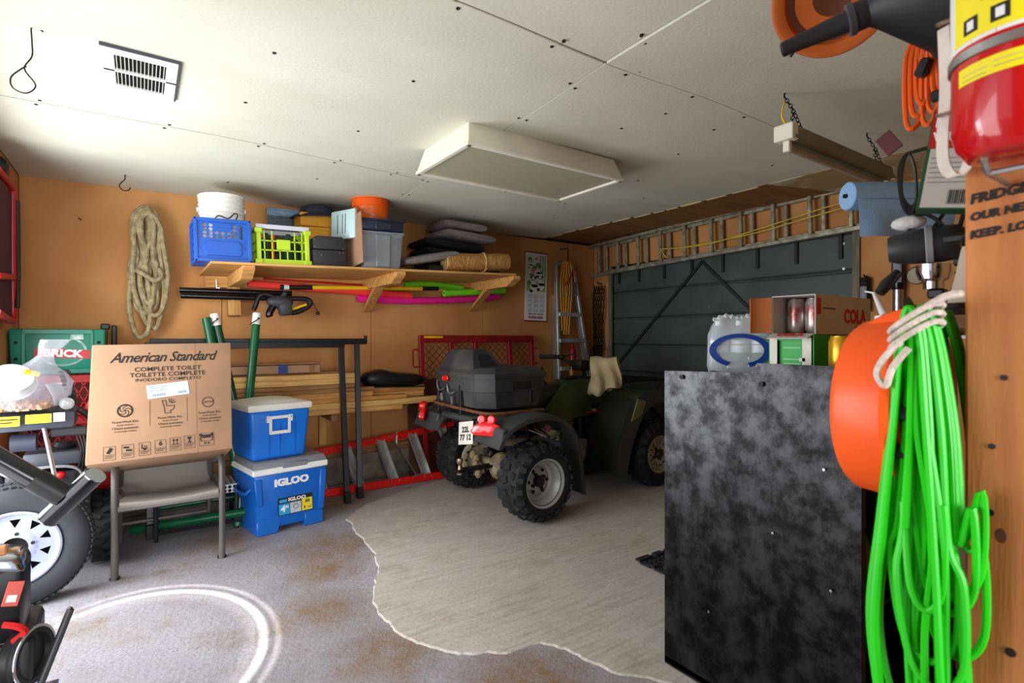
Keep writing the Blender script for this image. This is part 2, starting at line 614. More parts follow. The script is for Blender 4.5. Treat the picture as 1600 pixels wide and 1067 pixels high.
brace(4.47, .95, 3.28, 2.06); brace(2.15, .95, 3.28, 2.06)
brace(4.47, .88, 3.28, .1); brace(2.15, .88, 3.28, .1)
mb = MB()
for z in (.2, .5, .8, 1.1, 1.35, 1.6, 1.85, 2.05):
    for y in (4.44, 3.2, 1.98):
        mb.cyl((XR + .036, y, z), (XR + .03, y, z), .011, 8)
mb.build('bolts', M_steel, door, kind='stuff')
for y in (2.0, 2.35, 2.7, 3.05, 3.4, 3.75, 4.1, 4.4):
    mb = MB(); mb.box((XR + .028, y, 2.03), (.02, .03, .2), bev=.003)
    mb.build('stiffener', M_dbrace, door, smooth=False)

# sun_reflection pattern: broken elliptical ring, in the lamp's own directions
spo.location = (-0.03, 2.66, 2.2)
sep = nt.nodes.new('ShaderNodeSeparateXYZ')
nt.links.new(tcn.outputs['Normal'], sep.inputs['Vector'])
def nmath(op, a, b=None, clamp=False):
    n = nt.nodes.new('ShaderNodeMath'); n.operation = op; n.use_clamp = clamp
    for i, q in enumerate((a, b)):
        if q is None: continue
        if isinstance(q, (int, float)): n.inputs[i].default_value = q
        else: nt.links.new(q, n.inputs[i])
    return n.outputs[0]
zz = nmath('ABSOLUTE', sep.outputs['Z'])
px_ = nmath('DIVIDE', nmath('DIVIDE', sep.outputs['X'], zz), .49 / 2.2)
py_ = nmath('DIVIDE', nmath('DIVIDE', sep.outputs['Y'], zz), .62 / 2.2)
rad = nmath('SQRT', nmath('ADD', nmath('MULTIPLY', px_, px_), nmath('MULTIPLY', py_, py_)))
def band(c, wd, g):
    return nmath('MULTIPLY', nmath('SUBTRACT', 1.0, nmath('DIVIDE', nmath('ABSOLUTE', nmath('SUBTRACT', rad, c)), wd), True), g)
ring = nmath('ADD', nmath('ADD', band(.985, .05, 1.0), band(1.10, .04, .35)), band(.90, .10, .16))
# the ring is open on the doorway side and near the camera
ang = nmath('ADD', nmath('ADD', px_, nmath('MULTIPLY', py_, .55)), .42, True)
ring = nmath('MULTIPLY', ring, ang)
nt.links.new(ring, em.inputs['Strength'])

def perf(mb, w_, h_, cols, rows, hr, m=ID, mask=None):
    """sheet in local XZ, centred, with round holes in chosen cells"""
    cw, ch = w_ / cols, h_ / rows
    for j in range(rows):
        for i in range(cols):
            cx, cz = -w_ / 2 + (i + .5) * cw, -h_ / 2 + (j + .5) * ch
            sq = [(cx + a * cw / 2, 0, cz + b * ch / 2) for a, b in ((-1, -1), (0, -1), (1, -1), (1, 0), (1, 1), (0, 1), (-1, 1), (-1, 0))]
            if mask and not mask(i, j):
                mb.raw([sq[0], sq[2], sq[4], sq[6]], [(0, 1, 2, 3)], m)
                continue
            ci = [(cx + hr * math.cos(R(-135 + 45 * q)), 0, cz + hr * math.sin(R(-135 + 45 * q))) for q in range(8)]
            mb.raw(sq + ci, [(q, (q + 1) % 8, 8 + (q + 1) % 8, 8 + q) for q in range(8)], m)
    return mb

# ================================================================== ON THE CEILING
M_vent = mat('vent_enamel', '#e2e2dd', .45, var=.06)
vz = zc(0, 2.7)
t = thing('ceiling_vent', 'white louvred air vent set in the ceiling near the left corner', 'vent', (0.0, 2.70, vz - .002))
mb = MB()
for c, s in (((0, -.175, -.006), (.25, .05, .012)), ((0, .175, -.006), (.25, .05, .012)), ((-.105, 0, -.006), (.04, .3, .012)), ((.105, 0, -.006), (.04, .3, .012)), ((0, 0, -.006), (.25, .018, .012))):
    mb.box(c, s, bev=.002)
mb.build('frame', M_vent, t, smooth=False)
mb = MB(); mb.box((0, 0, -.001), (.2, .33, .002)); mb.build('duct_opening', M_dark, t, smooth=False)
for i in range(13):
    for s in (-1, 1):
        mb = MB(); mb.box((-.078 + i * .013, s * .08, -.006), (.0022, .14, .012), TR(0, 0, 0))
        mb.build('louvre', M_vent, t, smooth=False)
M_trimd = mat('dark_edge', '#4a4c56', .6)
mb = MB(); mb.box((0, -.203, -.004), (.256, .007, .012)); mb.box((.128, 0, -.004), (.007, .41, .012))
mb.build('dark_edging', M_trimd, t, smooth=False)

# fluorescent troffer
M_lamp = mat('cream_enamel', '#e6e1cf', .45, var=.08)
M_diff = mat('prismatic_diffuser', '#a9a78c', .5, var=.08, scale=90, bump=.25, bscale=260)
tz = zc(1.9, 2.62)
t = thing('ceiling_light', 'long white box ceiling light with a dull prismatic diffuser, switched off', 'ceiling light', (1.895, 2.62, tz - .004), 0)
L, W, Hh = 1.10, .61, .125
mb = MB()
mb.hull([(-L / 2, -W / 2, -Hh), (L / 2, -W / 2, -Hh), (L / 2, W / 2, -Hh), (-L / 2, W / 2, -Hh),
         (-L / 2 + .03, -W / 2 + .05, 0), (L / 2 - .03, -W / 2 + .05, 0), (L / 2 - .03, W / 2 - .05, 0), (-L / 2 + .03, W / 2 - .05, 0)], bev=.003)
mb.build('housing', M_lamp, t, smooth=False)
for c, s in (((0, -W / 2 + .012, -Hh - .008), (L + .012, .03, .018)), ((0, W / 2 - .012, -Hh - .008), (L + .012, .03, .018)),
             ((-L / 2 + .008, 0, -Hh - .008), (.028, W - .05, .018)), ((L / 2 - .008, 0, -Hh - .008), (.028, W - .05, .018))):
    mb = MB(); mb.box(c, s, bev=.003); mb.build('door_frame', M_lamp, t, smooth=False)
mb = MB(); mb.box((0, 0, -Hh - .003), (L - .03, W - .05, .005)); mb.build('diffuser', M_diff, t, smooth=False)
mb = MB()
for a, b in ((-1, -1), (1, -1), (-1, 1), (1, 1)):
    mb.box((a * (L / 2 - .01), b * (W / 2 - .012), -Hh - .018), (.02, .02, .006), bev=.002)
mb.build('corner_latches', M_steel, t, smooth=False)

# hooks
def hook(name, label, x, y, pts, r=.0035, cat='hook'):
    mb = MB()
    mb.tube(smooth_path(pts, 5), r, 6)
    return tag(mb.build(name, M_chain, loc=(x, y, zc(x, y))), label, cat)
hook('ceiling_hook', 'bare dark wire hook screwed into the ceiling above the coiled rope', -.087, 4.387,
     [(0, 0, .01), (0, 0, -.03), (-.015, 0, -.05), (-.03, 0, -.08), (-.01, 0, -.105), (.02, 0, -.1), (.03, 0, -.08)])
hook('wire_loop', 'thin twisted wire hanging from the ceiling and ending in a loop, left of the vent', -.317, 2.528,
     [(.03, 0, -.004), (0, 0, .01), (0, 0, -.05), (0, 0, -.1), (-.02, 0, -.15), (.01, 0, -.2), (-.015, 0, -.235), (-.05, 0, -.225), (-.055, 0, -.19), (-.03, 0, -.155), (-.015, 0, -.14)], .0025, 'wire')

# hanging single-tube shop light
def chain_pts(mb, a, b, n, r=.0022, lr=.008):
    a, b = V(a), V(b)
    m0 = along(a, b)
    L_ = (b - a).length
    for i in range(n):
        m = m0 @ TR(0, 0, L_ * (i + .5) / n) @ RZ(90 * (i % 2))
        hl = L_ / n * .5
        mb.tube([(lr * math.cos(q * PI / 4), 0, (hl + .003) * math.sin(q * PI / 4)) for q in range(8)], r, 4, True, m)
zl = 2.185
t = thing('shop_light', 'single tube strip light hanging on chains below the ceiling', 'strip light', (2.86, 1.24, zl))
hw = .53
mb = MB()
mb.prism([(-.035, .045), (.035, .045), (.045, -.012), (.018, -.02), (-.018, -.02), (-.045, -.012)], -hw, hw, RZ(90))
mb.build('channel', mat('aged_channel', '#7f7559', .5, var=.15), t, smooth=False)
for s in (-1, 1):
    mb = MB()
    mb.box((s * hw, 0, .015), (.05, .085, .07), bev=.003)
    mb.box((s * (hw - .012), 0, -.04), (.024, .03, .05), bev=.003)
    mb.build('end_cap', M_lamp, t, smooth=False)
mb = MB(); mb.cyl((-hw + .02, 0, -.045), (hw - .02, 0, -.045), .0165, 14)
mb.build('tube', mat('unlit_tube', '#9c9788', .2, var=.05), t)
for s in (-1, 1):
    hx, hy = 2.86 + s * (hw - .1), 1.30
    top = (s * (hw - .1), .06, zc(hx, hy) - zl - .02)
    mb = MB()
    chain_pts(mb, top, (s * (hw - .1), .02, .15), 5)
    for q in (-1, 1):
        chain_pts(mb, (s * (hw - .1), .02, .15), (s * (hw - .1) + q * .05, 0, .045), 6)
    mb.tube([(top[0], top[1], top[2] + .03), top], .004, 6)
    mb.build('chain', M_chain, t)
mb = MB(); mb.tube(smooth_path([(-hw + .1, .06, .2), (-hw + .06, .05, .12), (-hw + .07, .02, .05)], 6), .004, 6)
mb.build('cord', M_yellow, t)

# ================================================================== SHELF ON THE BACK WALL
SL = .0345                                   # the shelf is not quite level
sz = lambda x: 1.80 + SL * (x - .37)
t = thing('wall_shelf', 'long deep pine shelf on three timber brackets across the orange back wall', 'shelf', (1.585, 4.375, sz(1.585)), rot=(0, math.atan(-SL), 0))
mb = MB(); mb.box((0, 0, -.009), (2.43, .84, .018), bev=.002); mb.build('board', M_wood, t, smooth=False)
mb = MB(); mb.box((0, .38, -.065), (2.36, .038, .09), bev=.003); mb.build('wall_cleat', M_wood, t, smooth=False)
for x in (-.99, .1, 1.22):
    mb = MB()
    mb.prism([(-.42, -.02), (.36, -.02), (.36, -.108), (-.30, -.108), (-.42, -.05)], x - .019 - .02, x + .019 + .02, RZ(90) @ MX.Diagonal((1, -1, 1, 1)), bev=.003)
    mb.build('bracket_arm', M_wood, t, smooth=False)
    mb = MB()
    mb.hull([(x - .042, .37, -.30), (x + .042, .37, -.30), (x + .042, .41, -.31), (x - .042, .41, -.31),
             (x - .042, .03, -.1085), (x + .042, .03, -.1085), (x + .042, .11, -.1085), (x - .042, .11, -.1085)] if x > -.5 else
            [(x - .045, .30, -.33), (x + .045, .30, -.33), (x + .045, .385, -.34), (x - .045, .385, -.34),
             (x - .045, .30, -.1085), (x + .045, .30, -.1085), (x + .045, .385, -.1085), (x - .045, .385, -.1085)], bev=.003)
    mb.build('bracket_strut', M_woodz, t, smooth=False)
mb = MB(); mb.box((-1.09, .38, -.11), (.03, .03, .07), bev=.004); mb.box((-1.105, .36, -.1), (.006, .02, .1)); mb.build('metal_clip', M_steel, t, smooth=False)

SR = math.atan(-SL)
def on_shelf(name, label, cat, x, y, rz=0, group=None, dz=0.0):
    return thing(name, label, cat, (x, y, sz(x) + .001 + dz), rot=(0, SR, R(rz)), group=group)

# white bucket standing in the blue crate
M_bucket = mat('white_bucket', '#eceae4', .4, var=.05)
def bucket(name, label, x, y, z, m, r, h, rz=0, bail_side=1, tilt=0):
    t = thing(name, label, 'bucket', (x, y, z), rot=(0, SR, R(rz)))
    prof = [(0, .0), (r * .86, .0), (r * .885, .01), (r * .945, h * .62)]
    for k_ in range(4):
        z0 = h * (.64 + .085 * k_)
        prof += [(r * .955, z0), (r * 1.0, z0 + .003), (r * 1.0, z0 + .008), (r * .955, z0 + .012)]
    prof += [(r * .97, h * .96), (r * 1.01, h * .965), (r * 1.01, h), (r * .95, h), (r * .9, h * .5), (0, .012)]
    mb = MB(); mb.lathe(prof, 32); mb.build('body', m, t)
    mb = MB()
    pts = [(r * 1.01 * math.cos(R(a)), r * 1.01 * math.sin(R(a)) * -1, h * .72 - h * .55 * math.sin(R(a))) for a in range(0, 181, 15)]
    mb.tube(pts, .003, 6); mb.build('bail', M_steel, t)
    for s in (-1, 1):
        mb = MB(); mb.cyl((s * r * .97, 0, h * .74), (s * r * 1.05, 0, h * .74), .016, 10); mb.build('bail_ear', m, t)
    return t
# blue milk crate
M_blue = mat('blue_crate_plastic', '#0c55b6', .4, var=.08)
t = on_shelf('milk_crate', 'bright blue plastic milk crate with round holes at the left end of the shelf', 'crate', .455, 4.16)
w_, h_ = .33, .285
mask = lambda i, j: (j in (6, 7, 8) and 0 < i < 8 and not (j == 8 and 2 < i < 6)) or (j == 9 and 0 < i < 8 and not 2 < i < 6)
for s, mm in ((0, ID), (1, RZ(90)), (2, RZ(180)), (3, RZ(270))):
    mb = MB()
    perf(mb, w_ - .01, h_ - .02, 9, 11, .0125, mm @ TR(0, -w_ / 2 + .006, h_ / 2), mask)
    mb.solid(.006)
    mb.build('side', M_blue, t, smooth=False)
mb = MB()
for zz_ in (.012, h_ - .012):
    for a in range(4):
        mb.box((0, -w_ / 2 + .004, zz_), (w_ + .006, .014, .024), RZ(90 * a), bev=.003)
for a, b in ((-1, -1), (1, -1), (1, 1), (-1, 1)):
    mb.box((a * (w_ / 2 - .006), b * (w_ / 2 - .006), h_ / 2), (.022, .022, h_ - .02), bev=.003)
mb.box((0, 0, .006), (w_ - .01, w_ - .01, .008))
mb.build('rim', M_blue, t, smooth=False)
mb = MB()
mb.prism([(-.11, .105), (-.09, .135), (.09, .135), (.11, .105), (.095, .085), (.11, .065), (.1, .04), (-.1, .04), (-.11, .065), (-.095, .085)], -w_ / 2 - .008, -w_ / 2 + .004, bev=.003)
mb.build('front_boss', M_blue, t, smooth=False)
mb = MB()
mb.tube(smooth_path([(-.06, -.1, .26), (-.03, -.11, .31), (.03, -.1, .3), (.07, -.09, .34), (.09, -.08, .33), (.07, -.1, .28)], 6), .004, 6)
tag(mb.build('black_cable', M_black, loc=(.455, 4.16, sz(.455) + .005)), 'short black cable sticking out of the blue milk crate', 'cable')
bucket('white_bucket', 'white plastic pail standing up out of the blue milk crate', .475, 4.235, sz(.46) + .12, M_bucket, .145, .362, -8)

# lime green crate with things in it
M_lime = mat('lime_crate_plastic', '#b9dc2c', .4, var=.06)
t = on_shelf('lime_crate', 'lime green open lattice crate with white rim on the shelf', 'crate', .835, 4.15)
w_, h_, d_ = .35, .255, .26
mb = MB()
for s in (-1, 1):
    for q in (-1, 1):
        mb.box((s * (w_ / 2 - .014), q * (d_ / 2 - .014), h_ / 2), (.03, .03, h_), bev=.004)
        mb.box((s * (w_ / 2 - .012), q * (d_ / 2 - .012), .018), (.05, .05, .034), bev=.006)
        mb.box((s * (w_ / 2 - .012), q * (d_ / 2 - .012), h_ - .02), (.05, .05, .034), bev=.006)
    mb.box((0, s * (d_ / 2 - .01), .02), (w_ - .02, .016, .036), bev=.003)
    mb.box((s * (w_ / 2 - .01), 0, .02), (.016, d_ - .02, .036), bev=.003)
    for zz_ in (.1, .165):
        mb.box((0, s * (d_ / 2 - .01), zz_), (w_ - .02, .008, .008))
        mb.box((s * (w_ / 2 - .01), 0, zz_), (.008, d_ - .02, .008))
    for i in range(6):
        xx = -w_ / 2 + (i + 1) * w_ / 7
        hh_ = (.1 if 1 < i < 4 else h_ - .03)
        mb.box((xx, s * (d_ / 2 - .01), hh_ / 2 + .01), (.007, .008, hh_))
    for i in range(4):
        yy = -d_ / 2 + (i + 1) * d_ / 5
        mb.box((s * (w_ / 2 - .01), yy, h_ / 2), (.008, .007, h_ - .03))
mb.box((0, 0, .012), (w_ - .03, d_ - .03, .006))
mb.box((0, -d_ / 2 + .008, .142), (.09, .012, .07), bev=.002)
mb.build('lattice', M_lime, t, smooth=False)
M_lilac = mat('pale_rim', '#c9ccd8', .45, var=.05)
mb = MB()
for s in (-1, 1):
    mb.box((0, s * (d_ / 2 - .01), h_ + .008), (w_ + .004, .02, .03), bev=.003)
    mb.box((s * (w_ / 2 - .01), 0, h_ + .008), (.02, d_ - .02, .03), bev=.003)
mb.build('white_rim', M_lilac, t, smooth=False)
M_bottle_d = mat('dark_green_bottle', '#243b36', .3, var=.2)
for i, (dx, dy, h, r) in enumerate(((-.1, -.02, .21, .035), (-.02, .03, .2, .03), (.045, -.03, .215, .04), (.115, .03, .19, .03))):
    mb = MB()
    mb.lathe([(0, 0), (r, 0), (r, h * .75), (r * .5, h * .88), (r * .4, h), (0, h)], 14)
    lb = ['dark bottle at the left inside the lime crate', 'dark bottle second from the left inside the lime crate', 'widest dark bottle inside the lime crate', 'short dark bottle at the right inside the lime crate'][i]
    tag(mb.build('bottle', M_bottle_d, loc=(.835 + dx, 4.15 + dy, sz(.835) + .022)), lb, 'bottle')
mb = MB(); mb.tube([(0, 0, 0), (.0, .02, .2)], .012, 8)
tag(mb.build('screwdriver', M_orange, loc=(.775, 4.10, sz(.78) + .022)), 'orange handled tool standing among dark bottles in the lime crate', 'tool')

# dark tool box
M_char = mat('charcoal_case', '#2c2d2f', .55, var=.15)
t = on_shelf('tool_case', 'charcoal hinged case with small studs on the shelf right of the lime crate', 'case', 1.155, 4.16)
mb = MB(); mb.box((0, 0, .063), (.245, .26, .124), bev=.008, seg=2); mb.build('body', M_char, t)
mb = MB(); mb.prism([(-.118, .13), (.122, .13), (.122, .2), (.1, .228), (-.09, .228), (-.118, .2)], -.13, .13, bev=.006); mb.build('lid', M_char, t)
mb = MB()
for x, z in ((-.105, .145), (-.11, .09), (-.06, .085), (.1, .135), (.075, .11), (.1, .108), (-.11, .2)):
    mb.cyl((x, -.128, z), (x, -.134, z), .0045, 8)
mb.build('studs', M_steel, t)

# stacked yellow boxes with a dark hat on top, behind the case
M_ybox = mat('mustard_box', '#dd9d2c', .7, var=.1)
ztop = sz(1.15)
for i, (x, y, h, z) in enumerate(((1.17, 4.46, .12, .235), (1.16, 4.45, .105, .357))):
    t = thing('mustard_box', ['mustard yellow box, the lower of two stacked behind the charcoal case', 'mustard yellow box, the upper of two stacked under the dark hat'][i], 'box', (x, y, ztop + z), rot=(0, SR, R(-4 + 6 * i)))
    mb = MB(); mb.box((0, 0, h / 2), (.28, .2, h), bev=.006); mb.build('body', M_ybox, t, smooth=False)
    mb = MB(); mb.box((0, 0, h - .016), (.286, .206, .03), bev=.004); mb.build('lid', M_ybox, t, smooth=False)
t = on_shelf('wooden_crate', 'plain dark wooden box standing at the back of the shelf under the mustard boxes', 'box', 1.17, 4.5)
mb = MB(); mb.box((0, 0, .116), (.3, .2, .23), bev=.004); mb.build('body', M_wood_d, t, smooth=False)
M_navy = mat('navy_cloth', '#222738', .75, var=.25, bump=.1)
t = thing('bucket_hat', 'dark navy cloth hat lying on the mustard boxes', 'hat', (1.17, 4.44, ztop + .463), rot=(R(4), SR - .06, 0))
mb = MB(); mb.lathe([(.001, .085), (.06, .082), (.1, .065), (.118, .03), (.122, 0)], 24, MX.Diagonal((1.15, .9, 1, 1)), cap=False); mb.solid(.004); mb.build('crown', M_navy, t)
mb = MB(); mb.lathe([(.12, .012), (.155, .0), (.185, -.02), (.186, -.024), (.15, -.006), (.12, .004)], 24, MX.Diagonal((1.15, .9, 1, 1)), cap=False); mb.build('brim', M_navy, t)
# picture leaning behind
t = on_shelf('framed_landscape', 'small unframed picture of a grey lake under blue sky leaning behind the lime crate', 'picture', .98, 4.60)
t.rotation_euler = (R(-6), SR, 0)
mb = MB(); mb.box((0, 0, .27), (.27, .012, .54)); mb.build('backing', M_card, t, smooth=False)
for nm, c, z0, z1 in (('sky', '#8fb4d6', .475, .535), ('far_shore', '#5d6b74', .40, .475), ('lake', '#7b8a92', .335, .40), ('foreground', '#6a6a48', .02, .335)):
    mb = MB(); mb.box((0, -.0068, (z0 + z1) / 2), (.262, .001, z1 - z0)); mb.build(nm, mat('pic_' + nm, c, .4, var=.3, scale=18, stretch=(1, 1, 4)), t, smooth=False)
# pale blue lid standing on edge
M_plid = mat('pale_aqua_lid', '#b7d3d4', .45, var=.06)
t = thing('cooler_lid', 'pale aqua plastic lid standing on edge beside the orange bucket', 'lid', (1.285, 4.12, ztop + .232), rot=(R(-3), SR, R(-62)))
mb = MB(); mb.box((0, 0, .115), (.25, .03, .23), bev=.012, seg=2); mb.build('panel', M_plid, t)
for x in (-.05, 0, .03):
    mb = MB(); mb.box((x, -.0155, .12), (.006, .003, .15)); mb.build('groove', M_trimd, t, smooth=False)

# grey tote with navy lid and cardboard flap, orange bucket on top
M_tote = mat('grey_tote', '#82878b', .45, var=.08)
M_totelid = mat('navy_tote_lid', '#232b40', .45, var=.1)
t = on_shelf('storage_tote', 'grey plastic tote under a navy lid on the shelf', 'storage tote', 1.545, 4.17)
mb = MB()
mb.hull([(-.145, -.19, 0), (.145, -.19, 0), (.145, .19, 0), (-.145, .19, 0), (-.168, -.215, .27), (.168, -.215, .27), (.168, .215, .27), (-.168, .215, .27)], bev=.012, seg=2)
mb.build('body', M_tote, t)
mb = MB()
mb.box((0, 0, .27), (.352, .445, .02), bev=.004)
mb.hull([(-.055, -.206, .01), (.055, -.206, .01), (.055, -.18, .01), (-.055, -.18, .01), (-.06, -.226, .255), (.06, -.226, .255), (.06, -.2, .255), (-.06, -.2, .255)], bev=.006)
mb.hull([(-.15, -.2, .175), (.15, -.2, .175), (.15, -.18, .175), (-.15, -.18, .175), (-.166, -.217, .265), (.166, -.217, .265), (.166, -.2, .265), (-.166, -.2, .265)], bev=.004)
mb.build('ribs', M_tote, t, smooth=False)
mb = MB()
mb.box((0, 0, .33), (.345, .44, .09), bev=.014, seg=2)
mb.box((0, 0, .368), (.362, .456, .018), bev=.005)
mb.box((0, -.222, .322), (.13, .03, .06), bev=.006)
mb.build('lid', M_totelid, t)
t = on_shelf('cardboard_sheet', 'flat piece of brown cardboard propped against the left of the grey tote', 'cardboard', 1.345, 4.04, 0)
t.rotation_euler = (0, R(-6), R(-84))
mb = MB(); mb.box((0, 0, .2), (.3, .006, .39)); mb.build('sheet', M_card, t, smooth=False)
t.location.z += .01
bucket('orange_bucket', 'orange plastic bucket with ribbed rim on top of the grey tote', 1.53, 4.20, sz(1.56) + .381, mat('orange_bucket', '#f2640c', .4, var=.06), .148, .19, 12)

# cushions
M_cush = mat('taupe_cushion', '#857c79', .9, var=.15, scale=20, bump=.1, bscale=120)
M_bcush = mat('black_cushion', '#141518', .85, var=.3, bump=.08)
def pad(name, label, loc, rot, s, m, group=None, piping=True, nub=True):
    t = thing(name, label, 'cushion', loc, rot=rot)
    mb = MB()
    def f(u, v, sg):
        x, y = (u - .5) * 2, (v - .5) * 2
        e = (1 - abs(x) ** 4) * (1 - abs(y) ** 4)
        q = e ** .27 if e > 0 else 0
        wob = .12 * NZ.noise(V((x * 2 + s[0] * 9, y * 2, loc[0] * 3 + sg)))
        return (x * s[0] / 2 * (.96 + .04 * q), y * s[1] / 2 * (.96 + .04 * q), s[2] / 2 + sg * s[2] / 2 * q * (1 + wob))
    ez = lambda u: .5 - .5 * math.cos(PI * u)
    mb.grid(lambda u, v: f(ez(u), ez(v), 1), 18, 18)
    mb.grid(lambda u, v: f(ez(u), ez(v), -1), 18, 18)
    mb.build('cover', m, t)
    if piping:
        mb = MB()
        pp = [(x * s[0] / 2 * .95, y * s[1] / 2 * .95, s[2] / 2) for x, y in ((-1, -.9), (-.9, -1), (0, -1), (.9, -1), (1, -.9), (1, 0), (1, .9), (.9, 1), (0, 1), (-.9, 1), (-1, .9), (-1, 0))]
        mb.tube(pp, .006, 6, True); mb.build('piping', m, t)
    return t
sc_ = lambda x: sz(x)
pad('seat_cushion', 'taupe seat cushion leaning low against the right side of the grey tote', (2.0, 4.22, sc_(2.0) + .085), (R(3), R(-13), 0), (.52, .44, .075), M_cush)
mb = MB(); mb.box((2.36, 4.32, sz(2.36) + .03), (.72, .44, .055), bev=.015, seg=2)
tag(mb.build('folded_tarp', mat('dark_green_tarp', '#1e2a27', .7, var=.3), None), 'folded dark green tarp lying flat on the shelf under the jute roll', 'tarp')
t = pad('folded_chair_pad', 'black folded chair pad, lower of the two black ones', (2.36, 4.42, sc_(2.36) + .15), (0, R(4), 0), (.66, .42, .07), M_bcush)
pad('folded_chair_pad', 'black folded chair pad, upper of the two black ones', (2.33, 4.42, sc_(2.36) + .228), (0, R(3), 0), (.62, .42, .08), M_bcush)
mb = MB(); mb.box((2.4, 4.44, sz(2.4) + .092), (.6, .36, .062), bev=.01)
tag(mb.build('rolled_bag', M_bcush), 'flat black bag lying beneath the black chair pads on the shelf', 'bag')
pad('seat_cushion', 'taupe seat cushion directly on the black chair pads', (2.47, 4.40, sc_(2.45) + .318), (R(0), R(2), R(4)), (.56, .42, .085), M_cush)
pad('seat_cushion', 'taupe seat cushion topmost of the pile on the shelf', (2.44, 4.42, sc_(2.45) + .412), (0, R(2), R(-3)), (.46, .4, .085), M_cush)
# jute roll
M_jute = mat('jute', '#a8743a', .95, hex2='#d3a562', scale=60, stretch=(.25, 1, 1), bump=.5, bscale=90)
t = thing('jute_mat_roll', 'rolled jute mat tied with a strand at the front of the shelf', 'rolled mat', (2.13, 4.07, sz(2.13) + .092), rot=(0, R(88) + SR, R(3)))
mb = MB()
rings = []
for i in range(26):
    z = .66 * i / 25
    rings.append([((.078 + .004 * math.sin(7 * z + a) + .002 * rnd.random()) * math.cos(a), (.078 + .003 * math.cos(9 * z + 2 * a)) * math.sin(a), z) for a in [2 * PI * j / 20 for j in range(20)]])
mb.loft(rings)
mb.build('roll', M_jute, t)
mb = MB()
sp_pts = [((.012 + .0105 * a) * math.cos(a), (.012 + .0105 * a) * math.sin(a), -.004) for a in [i * .35 for i in range(18)]]
mb.tube(sp_pts, .0055, 5); mb.build('spiral_end', mat('pale_jute_backing', '#b9ab93', .9), t)
mb = MB(); mb.torus(.083, .006, 24, 6, TR(0, 0, .4) @ RX(14)); mb.tube(smooth_path([(.06, -.06, .4), (.09, -.05, .36), (.1, -.02, .28), (.085, .03, .2)], 6), .005, 6)
mb.build('tie', mat('jute_tie', '#d9b071', .9), t)

# ---- long things tucked behind the shelf struts
M_pole_b = mat('black_gloss_tube', '#101114', .22, var=.2)
def rod(name, label, cat, a, b, r, m, bow=0.0, n=14, sag=0.0, holes=False, parts=None):
    a, b = V(a), V(b)
    pts = []
    for i in range(9):
        f = i / 8
        p = a.lerp(b, f)
        p.z -= sag * 4 * f * (1 - f)
        pts.append(p - a)
    o_ = thing(name, label, cat, a)
    mb = MB(); mb.tube(pts, r, n); mb.build('shaft', m, o_)
    for nm, f0, f1, rr, mm in parts or []:
        mb = MB(); mb.tube([(b - a) * f0, (b - a) * f1], rr, n); mb.build(nm, mm, o_)
    return o_
M_mag = mat('magenta_foam', '#f01592', .75, var=.08)
M_gfoam = mat('green_foam', '#7ae620', .75, var=.08)
M_coral = mat('coral_foam', '#fa3b34', .75, var=.08)
def noodle(label, a, b, m, sag=.02, r=.032):
    o = rod('pool_noodle', label, 'pool noodle', a, b, r, m, sag=sag, n=16)
    mb = MB()
    d = (V(b) - V(a)).normalized()
    mb.cyl(-d * .001, d * .003, r * .35, 10); mb.cyl((V(b) - V(a)) - d * .003, (V(b) - V(a)) + d * .001, r * .35, 10)
    mb.build('bore', M_dark, o)
    return o
noodle('magenta pool noodle slung lowest under the shelf', (1.585, 4.70, 1.652), (3.09, 4.70, 1.735), M_mag, .03)
noodle('coral red pool noodle just above the magenta one', (.70, 4.69, 1.735), (2.10, 4.685, 1.70), M_coral, .0, .03)
noodle('green pool noodle at the right end above the magenta one', (2.42, 4.64, 1.735), (3.14, 4.66, 1.80), M_gfoam, .0, .033)
noodle('green pool noodle higher up behind the yellow pole tip', (2.05, 4.735, 1.80), (2.68, 4.735, 1.80), M_gfoam, -.02, .033)
rod('extension_pole', 'yellow handled extension pole with black tip lying under the shelf', 'pole', (.96, 4.655, 1.715), (2.28, 4.64, 1.772), .018, M_yellow,
    parts=[('black_tip', .93, 1.06, .0195, M_black), ('black_grip', -.02, .17, .020, M_black), ('white_band', .0, .03, .0212, M_white)])
rod('broom_pole', 'thin red pole behind the yellow one under the shelf', 'pole', (.82, 4.745, 1.785), (2.15, 4.745, 1.775), .013, M_red)
rod('black_tube', 'black glossy tube under the shelf at the far left, upper of the pair', 'tube', (.235, 4.655, 1.655), (1.02, 4.65, 1.665), .022, M_pole_b)
rod('black_tube', 'black glossy tube under the shelf at the far left, lower of the pair', 'tube', (.24, 4.62, 1.612), (1.0, 4.62, 1.62), .022, M_pole_b)

# electric hand tool (blower / trimmer head) hanging with them
t = thing('hedge_trimmer', 'dark grey electric garden tool with a yellow trigger hanging by the left shelf bracket', 'garden tool', (.93, 4.545, 1.585))
M_toolg = mat('tool_grey', '#3a3d40', .5, var=.2)
mb = MB(); mb.sphere((-.02, 0, .0), .068, sc=(1.5, .8, .8)); mb.hull([(-.02, -.045, -.11), (.07, -.045, -.10), (.07, .045, -.10), (-.02, .045, -.11), (-.05, -.05, .02), (.06, -.05, .02), (.06, .05, .02), (-.05, .05, .02)], bev=.018, seg=2); mb.build('motor_body', M_toolg, t)
mb = MB()
mb.tube(smooth_path([(.04, 0, -.085), (.11, 0, -.075), (.18, 0, -.04), (.215, 0, .0), (.19, 0, .03), (.12, 0, .035), (.04, 0, .03)], 5), .02, 10)
mb.build('loop_handle', M_black, t)
mb = MB(); mb.tube([(.07, -.012, -.055), (.18, -.012, -.012)], .010, 8); mb.build('trigger', M_yellow, t)
